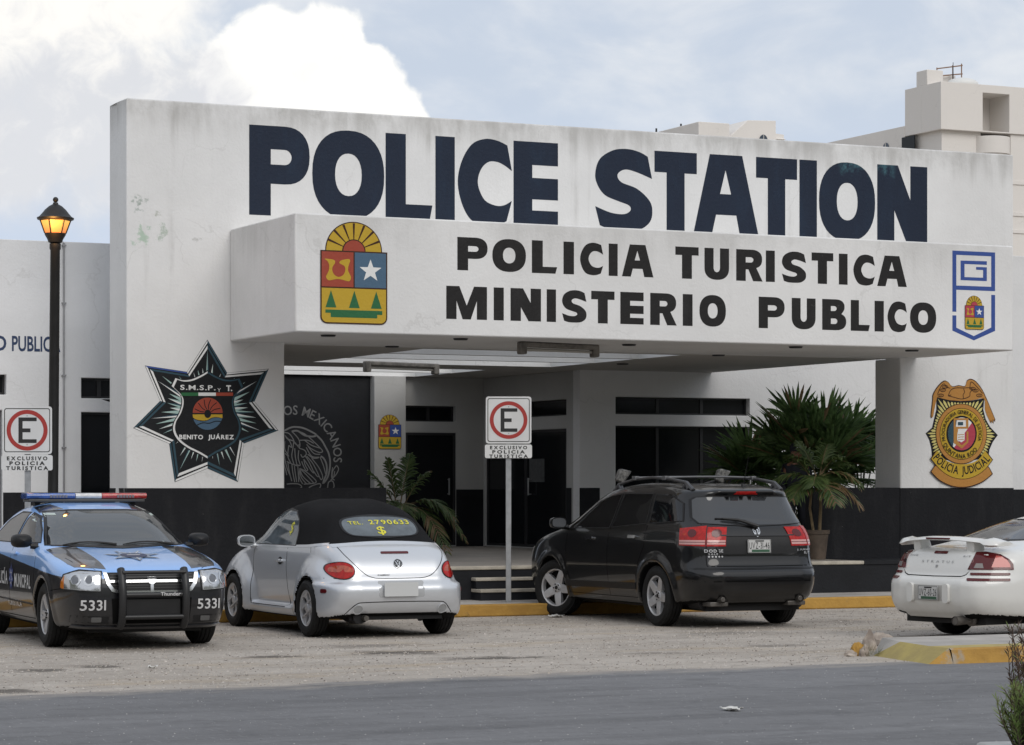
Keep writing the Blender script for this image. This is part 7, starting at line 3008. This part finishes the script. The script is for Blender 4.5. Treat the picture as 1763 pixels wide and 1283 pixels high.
o = m.build('traffic_island', [M_side, M_kerbw, mat('faded_yellow_ramp', (.44, .35, .115), .85, col2=(.33, .26, .10), var=.3, vscale=3, bump=.3)], sharp=30)
o.location, o.rotation_euler = ORG, (0, 0, ALPHA)
tag(o, 'low concrete traffic island with worn yellow kerb and sloping broken end', 'traffic island')

M_rock = mat('pale_rubble', (.46, .40, .34), .9, col2=(.22, .18, .15), var=.3, vscale=7, bump=.7, bscale=12)
M_rocky = yellow_kerb_mat('yellow_painted_rubble', .04)


def rock(name, label, px, py, sx_, sy_, sz_, seed, mm, group=None):
    r2 = random.Random(seed)
    bm = bmesh.new()
    bmesh.ops.create_icosphere(bm, subdivisions=3, radius=1)
    dirs = [Vector((r2.uniform(-1, 1), r2.uniform(-1, 1), r2.uniform(-.6, 1))).normalized() for _ in range(11)]
    cut = [r2.uniform(.55, .85) for _ in dirs]
    for v in bm.verts:
        for d, c in zip(dirs, cut):
            k = v.co.dot(d)
            if k > c:
                v.co -= d * (k - c)
        v.co = Vector((v.co.x * sx_, v.co.y * sy_, v.co.z * sz_ + sz_ * .45))
        v.co += Vector((r2.uniform(-1, 1), r2.uniform(-1, 1), r2.uniform(-1, 1))) * .006
    me = bpy.data.meshes.new(name)
    bm.to_mesh(me)
    bm.free()
    o = link_mesh(name, me, mm, None, 25)
    p = flat(px, py)
    o.location = (p.x, p.y, -.01)
    o.rotation_euler = (0, 0, r2.uniform(0, 6))
    tag(o, label, 'rock', group)
    return o


GR = 'rubble at the broken island end'
rock('rock', 'yellow-stained rock at the near left of the rubble', 1478, 1129, .085, .08, .10, 1, [M_rocky], GR)
rock('rock', 'outermost small pale rock at the left tip of the rubble', 1464, 1130, .07, .07, .05, 2, [M_rock], GR)
rock('rock', 'tall pale upright rock behind the grass tuft', 1497, 1119, .09, .10, .17, 3, [M_rock], GR)
rock('rock', 'broad flat grey rock at the back of the rubble', 1520, 1112, .17, .15, .11, 4, [M_rock], GR)
rock('rock', 'pale rock leaning on the yellow slope of the island', 1534, 1119, .12, .11, .10, 5, [M_rock], GR)
rock('rock', 'pale middle rock between the yellow rock and the grass', 1488, 1130, .05, .06, .09, 6, [M_rock], GR)
m = MB()
r2 = random.Random(4)
for k in range(60):
    blade(m, Vector((r2.uniform(-.06, .06), r2.uniform(-.05, .05), 0)), Vector((r2.uniform(-.6, .6), r2.uniform(-.6, .6), 1)), Vector((1, 0, .2)), r2.uniform(.07, .18), .008, .15, 0, 3)
o = m.build('grass_tuft', leaf_mat('dry_grass', (.10, .12, .04), (.24, .24, .12)), smooth=False, merge=False)
o.location = flat(1501, 1130)
tag(o, 'small dry grass tuft growing in the rubble of the island end', 'grass')
m = MB()
for k in range(26):
    blade(m, Vector((r2.uniform(-.10, .10), r2.uniform(-.03, .03), 0)), Vector((r2.uniform(-.8, .8), r2.uniform(-.4, .4), .8)), Vector((1, 0, .2)), r2.uniform(.03, .07), .008, .15, 0, 3)
o = m.build('grass_tuft', MATS.get('weed') or leaf_mat('weed_leaf', (.05, .08, .02), (.12, .15, .05)), smooth=False, merge=False)
o.location = flat(792, 1063)
tag(o, 'tiny weed at the foot of the yellow kerb beside the silver convertible', 'weed')


def scrap(label, px, py, w, l, seed):
    r2 = random.Random(seed)
    N_ = 7
    vs = [((i / N_ - .5) * w + r2.uniform(-.01, .01), (j / N_ - .5) * l + r2.uniform(-.01, .01), .012 + .012 * r2.random() * (i in (0, N_) or j in (0, N_)) + .01 * math.sin(i * 1.3 + j)) for i in range(N_ + 1) for j in range(N_ + 1)]
    fs = [(i * (N_ + 1) + j, (i + 1) * (N_ + 1) + j, (i + 1) * (N_ + 1) + j + 1, i * (N_ + 1) + j + 1) for i in range(N_) for j in range(N_)]
    m = MB()
    m.add(vs, fs)
    o = m.build('paper_scrap', mat('white_paper', (.62, .61, .58), .8), smooth=True)
    md = o.modifiers.new('thick', 'SOLIDIFY')
    md.thickness = .002
    o.location = flat(px, py) + Vector((0, 0, .006))
    o.rotation_euler = (0, 0, r2.uniform(0, 3))
    tag(o, label, 'litter')


scrap('white scrap of paper lying alone on the asphalt road', 1260, 1225, .10, .16, 1)
scrap('crumpled white paper under the front wheel of the black car', 958, 1063, .22, .16, 2)
scrap('small pale scrap on the gravel near the police car', 262, 1152, .05, .08, 3)

kb = flat(1678, 1277, .15)
m = MB()
m.box(0, 9, -2.2, 0, 0, .15)
o = m.build('near_kerb', mat('white_kerb_concrete', (.52, .51, .49), .85, var=.2, vscale=4, bump=.3), bevel=.025)
o.location = (kb.x, kb.y, 0)
o.rotation_euler = (0, 0, rad(14))
tag(o, kind='structure')


def needle_bush(label, base, n, spread, hmin, hmax, seed, mats, dry, nl=.06):
    r2 = random.Random(seed)
    t = empty('shrub', label, 'shrub', base)
    m, st = MB(), MB()
    for k in range(n):
        a = r2.uniform(0, 6.28)
        rr2 = spread * r2.random() ** .6
        h = r2.uniform(hmin, hmax)
        tip = Vector((rr2 * math.cos(a), rr2 * math.sin(a), h))
        b0 = Vector((rr2 * .25 * math.cos(a), rr2 * .25 * math.sin(a), 0))
        mid_ = b0.lerp(tip, .5) + Vector((r2.uniform(-.05, .05), r2.uniform(-.05, .05), .03))
        pts = catmull([tuple(b0), tuple(mid_), tuple(tip)], 5)
        st.tube(pts, [.006 - .0045 * q / (len(pts) - 1) for q in range(len(pts))], 5)
        for q in range(34):
            t2 = r2.uniform(.25, 1.0)
            i = min(len(pts) - 2, int(t2 * (len(pts) - 1)))
            p = Vector(pts[i]).lerp(Vector(pts[i + 1]), r2.random())
            d = (tip - b0).normalized() * .8 + Vector((r2.uniform(-1, 1), r2.uniform(-1, 1), r2.uniform(-.3, .7)))
            blade(m, p, d, Vector((r2.uniform(-1, 1), r2.uniform(-1, 1), .3)), nl * r2.uniform(.6, 1.2), .009, .1, 1 if r2.random() < dry else 0, 2)
    m.build('foliage', mats, t, smooth=False, merge=False)
    st.build('stem', mat('dark_twig', (.06, .04, .03), .8, var=.3), t, merge=False)
    return t


M_needle = leaf_mat('fresh_needle', (.12, .19, .05), (.28, .34, .11))
M_brownn = leaf_mat('brown_needle', (.07, .045, .03), (.17, .11, .075))
kx = lambda px, py, Z: Vector(((px - CX) / FPX * Z, Z, EYE + (HY - py) / FPX * Z))
b_ = kx(1792, 1300, 15.6)
needle_bush('tall brown dying needle shrub at the right edge in the foreground', (b_.x, b_.y, .14), 52, .20, .40, .72, 31, [M_brownn, M_needle], .12)
b_ = kx(1764, 1300, 15.3)
needle_bush('low fresh green needle shrub before the brown one in the foreground', (b_.x, b_.y, .14), 60, .17, .10, .40, 32, [M_needle, M_brownn], .10, .07)

# loose stones over the forecourt and chippings on the road: nobody could count them
def pebbles(name, n, u0, u1, dlo, dhi, smin, smax, m, seed, z0=0.0):
    r = np.random.default_rng(seed)
    u, d = r.uniform(u0, u1, n), r.uniform(0, 1, n)
    lo = np.array([dlo(x) for x in u])
    hi = np.array([dhi(x) for x in u])
    d = lo + (hi - lo) * d
    sz = smin + (smax - smin) * r.random(n) ** 3
    oct_ = np.array([(1, 0, 0), (0, 1, 0), (-1, 0, 0), (0, -1, 0), (0, 0, 1)], float)
    jit = r.uniform(.55, 1.25, (n, 5, 1))
    V = oct_[None] * jit * sz[:, None, None]
    V[:, :, 2] *= .7
    ang = r.uniform(0, 6.28, n)
    c, s_ = np.cos(ang)[:, None], np.sin(ang)[:, None]
    X = V[:, :, 0] * c - V[:, :, 1] * s_ + u[:, None]
    Y = V[:, :, 0] * s_ + V[:, :, 1] * c + d[:, None]
    P = np.stack([ORG.x + X * CA - Y * SA, ORG.y + X * SA + Y * CA, V[:, :, 2] + z0], 2).reshape(-1, 3)
    F = np.array([(0, 1, 4), (1, 2, 4), (2, 3, 4), (3, 0, 4)])
    Q = (np.arange(n)[:, None, None] * 5 + F[None]).reshape(-1, 3)
    me = bpy.data.meshes.new(name)
    me.from_pydata(P.tolist(), [], Q.tolist())
    o = link_mesh(name, me, m, smooth=False)
    return tag(o, kind='stuff')


def mix_mat(name, cols, scale):
    m = bpy.data.materials.new(name)
    m.use_nodes = True
    n = NT(m.node_tree)
    b = m.node_tree.nodes['Principled BSDF']
    tc = n.new('ShaderNodeTexCoord').outputs['Object']
    w = n.new('ShaderNodeTexWhiteNoise')
    sn = n.new('ShaderNodeVectorMath', operation='SNAP')
    n.link(tc, sn.inputs[0])
    sn.inputs[1].default_value = (scale, scale, 9)
    n.link(sn.outputs[0], w.inputs['Vector'])
    r = n.new('ShaderNodeValToRGB')
    r.color_ramp.interpolation = 'CONSTANT'
    for k, c in enumerate(cols):
        e = r.color_ramp.elements[k] if k < 2 else r.color_ramp.elements.new(k / len(cols))
        e.position = k / len(cols)
        e.color = tuple(c) + (1,)
    n.link(w.outputs['Value'], r.inputs[0])
    n.link(r.outputs[0], b.inputs['Base Color'])
    b.inputs['Roughness'].default_value = .9
    return m


edge = lambda u: e0.y + (e1.y - e0.y) * (min(u, e1.x) - e0.x) / (e1.x - e0.x)
pebbles('loose_gravel', 70000, -21, 8, lambda u: edge(u) - .15, lambda u: KD - .02, .0035, .016, mix_mat('gravel_stones', [(.22, .19, .165), (.36, .32, .28), (.50, .46, .42), (.13, .115, .10), (.42, .37, .31), (.30, .27, .24)], .04), 1)
pebbles('road_chippings', 16000, -22, 9, lambda u: edge(u) - 9, lambda u: edge(u) + .1, .003, .009, mix_mat('road_stones', [(.30, .30, .30), (.12, .12, .12), (.40, .39, .38), (.20, .20, .205)], .06), 2, .004)

# ------------------------------------------------------------------ person half hidden by the palms
def skin_mesh(name, chains, m, parent, sub=2, root=0):
    """chains: list of lists of (x, y, z, r); shared points join by position"""
    pts, rs, es = [], [], []
    idx = {}
    for ch in chains:
        prev = None
        for x, y, z, r in ch:
            k = (round(x, 4), round(y, 4), round(z, 4))
            if k not in idx:
                idx[k] = len(pts)
                pts.append((x, y, z))
                rs.append(r)
            if prev is not None and prev != idx[k]:
                es.append((prev, idx[k]))
            prev = idx[k]
    me = bpy.data.meshes.new(name)
    me.from_pydata(pts, es, [])
    o = bpy.data.objects.new(name, me)
    COL.objects.link(o)
    o.parent = parent
    md = o.modifiers.new('skin', 'SKIN')
    md.use_smooth_shade = True
    if not me.skin_vertices:
        me.attributes.new('skin', 'FLOAT2', 'POINT')
    for k, r in enumerate(rs):
        sv = me.skin_vertices[0].data[k]
        sv.radius = r if isinstance(r, tuple) else (r, r)
        sv.use_root = (k == root)
    s2_ = o.modifiers.new('sub', 'SUBSURF')
    s2_.levels = s2_.render_levels = sub
    me.materials.append(m)
    return o
pp_ = wor(*(loc(Vector(((1371 - CX) / FPX * 41.3, 41.3, 0)))[:2]), .603)
man = empty('person', 'person in dark uniform and black cap with white badge standing behind the palms', 'person', pp_, rad(12))
M_skin = mat('brown_skin', (.20, .085, .05), .55, var=.1, vscale=20)
M_unif = mat('dark_navy_cloth', (.010, .012, .020), .85, var=.3, vscale=8, bump=.2, bscale=60)
arm = lambda s, k: [(0, .01, 1.38, .075 * k), (s * .17, .01, 1.37, .062 * k), (s * .225, .02, 1.10, .045 * k), (s * .20, -.10, .90, .034 * k)]
leg = lambda s, k: [(0, 0, .95, .12 * k), (s * .10, 0, .86, .095 * k), (s * .11, -.01, .50, .062 * k), (s * .115, .02, .10, .045 * k)]
chains = [[(0, 0, .95, .12), (0, .01, 1.15, .125), (0, .01, 1.38, .10), (0, .0, 1.455, .055), (0, -.012, 1.50, .062), (0, -.02, 1.555, .082), (0, -.01, 1.62, .088), (0, 0, 1.675, .062)],
          [(0, -.02, 1.555, .082), (0, -.100, 1.560, .020), (0, -.118, 1.553, .012)],
          [(0, -.02, 1.555, .082), (.088, .0, 1.565, .016)], [(0, -.02, 1.555, .082), (-.088, .0, 1.565, .016)]]
for s_ in (1, -1):
    chains.append(arm(s_, .9) + [(s_ * .195, -.13, .83, .036)])
    for q in range(4):
        x = s_ * (.17 + .017 * q)
        L = (.062, .078, .082, .072)[q]
        chains.append([(s_ * .195, -.13, .83, .036), (x, -.145, .80, .010), (x, -.150, .80 - L * .55, .0085), (x - s_ * .005, -.140, .80 - L, .007)])
    chains.append([(s_ * .20, -.10, .90, .0306), (s_ * .165, -.145, .86, .011), (s_ * .155, -.165, .82, .009)])
    chains.append(leg(s_, .9) + [(s_ * .115, -.02, .05, .045), (s_ * .125, -.14, .035, .036)])
skin_mesh('body', chains, M_skin, man)
skin_mesh('uniform', [[(0, 0, .95, .135), (0, .01, 1.15, .145), (0, .01, 1.38, .118), (0, 0, 1.43, .075)]] + [arm(s_, 1.15)[:4] for s_ in (1, -1)] + [leg(s_, 1.15) for s_ in (1, -1)], M_unif, man)
m = MB()
m.lathe([(.101, 1.615), (.106, 1.65), (.098, 1.70), (.07, 1.735), (.001, 1.745)], 24, Matrix.Translation((0, -.005, 0)))
vis = [(.095 * math.cos(a), -.03 - .15 * math.sin(a)) for a in np.linspace(0, math.pi, 14)]
m.prism(vis, lambda u, v, d: (u, v, 1.622 + d - .05 * (abs(v) ** 1.5)), -.004, .006)
cap_ = m.build('cap', M_unif, man, merge=False)
m = MB()
m.prism([(.026 * math.cos(a), 1.676 + .022 * math.sin(a)) for a in np.linspace(0, 6.2832, 13)[:-1]], lambda u, v, d: (u, -.104 - d, v), 0, .008)
m.build('cap_badge', mat('white_cap_badge', (.7, .7, .7), .6), cap_)
m = MB()
for s_ in (1, -1):
    m.ellipsoid((s_ * .032, -.093, 1.582), (.013, .008, .007))
m.build('eye', mat('dark_eye', (.02, .015, .012), .2), man, merge=False)
m = MB()
m.ellipsoid((0, -.094, 1.520), (.024, .008, .006))
m.build('mouth', mat('lip', (.14, .05, .04), .5), man)
m = MB()
m.ellipsoid((0, .012, 1.60), (.094, .092, .075), 16, 10)
m.build('hair', mat('black_hair', (.008, .007, .006), .6), man)
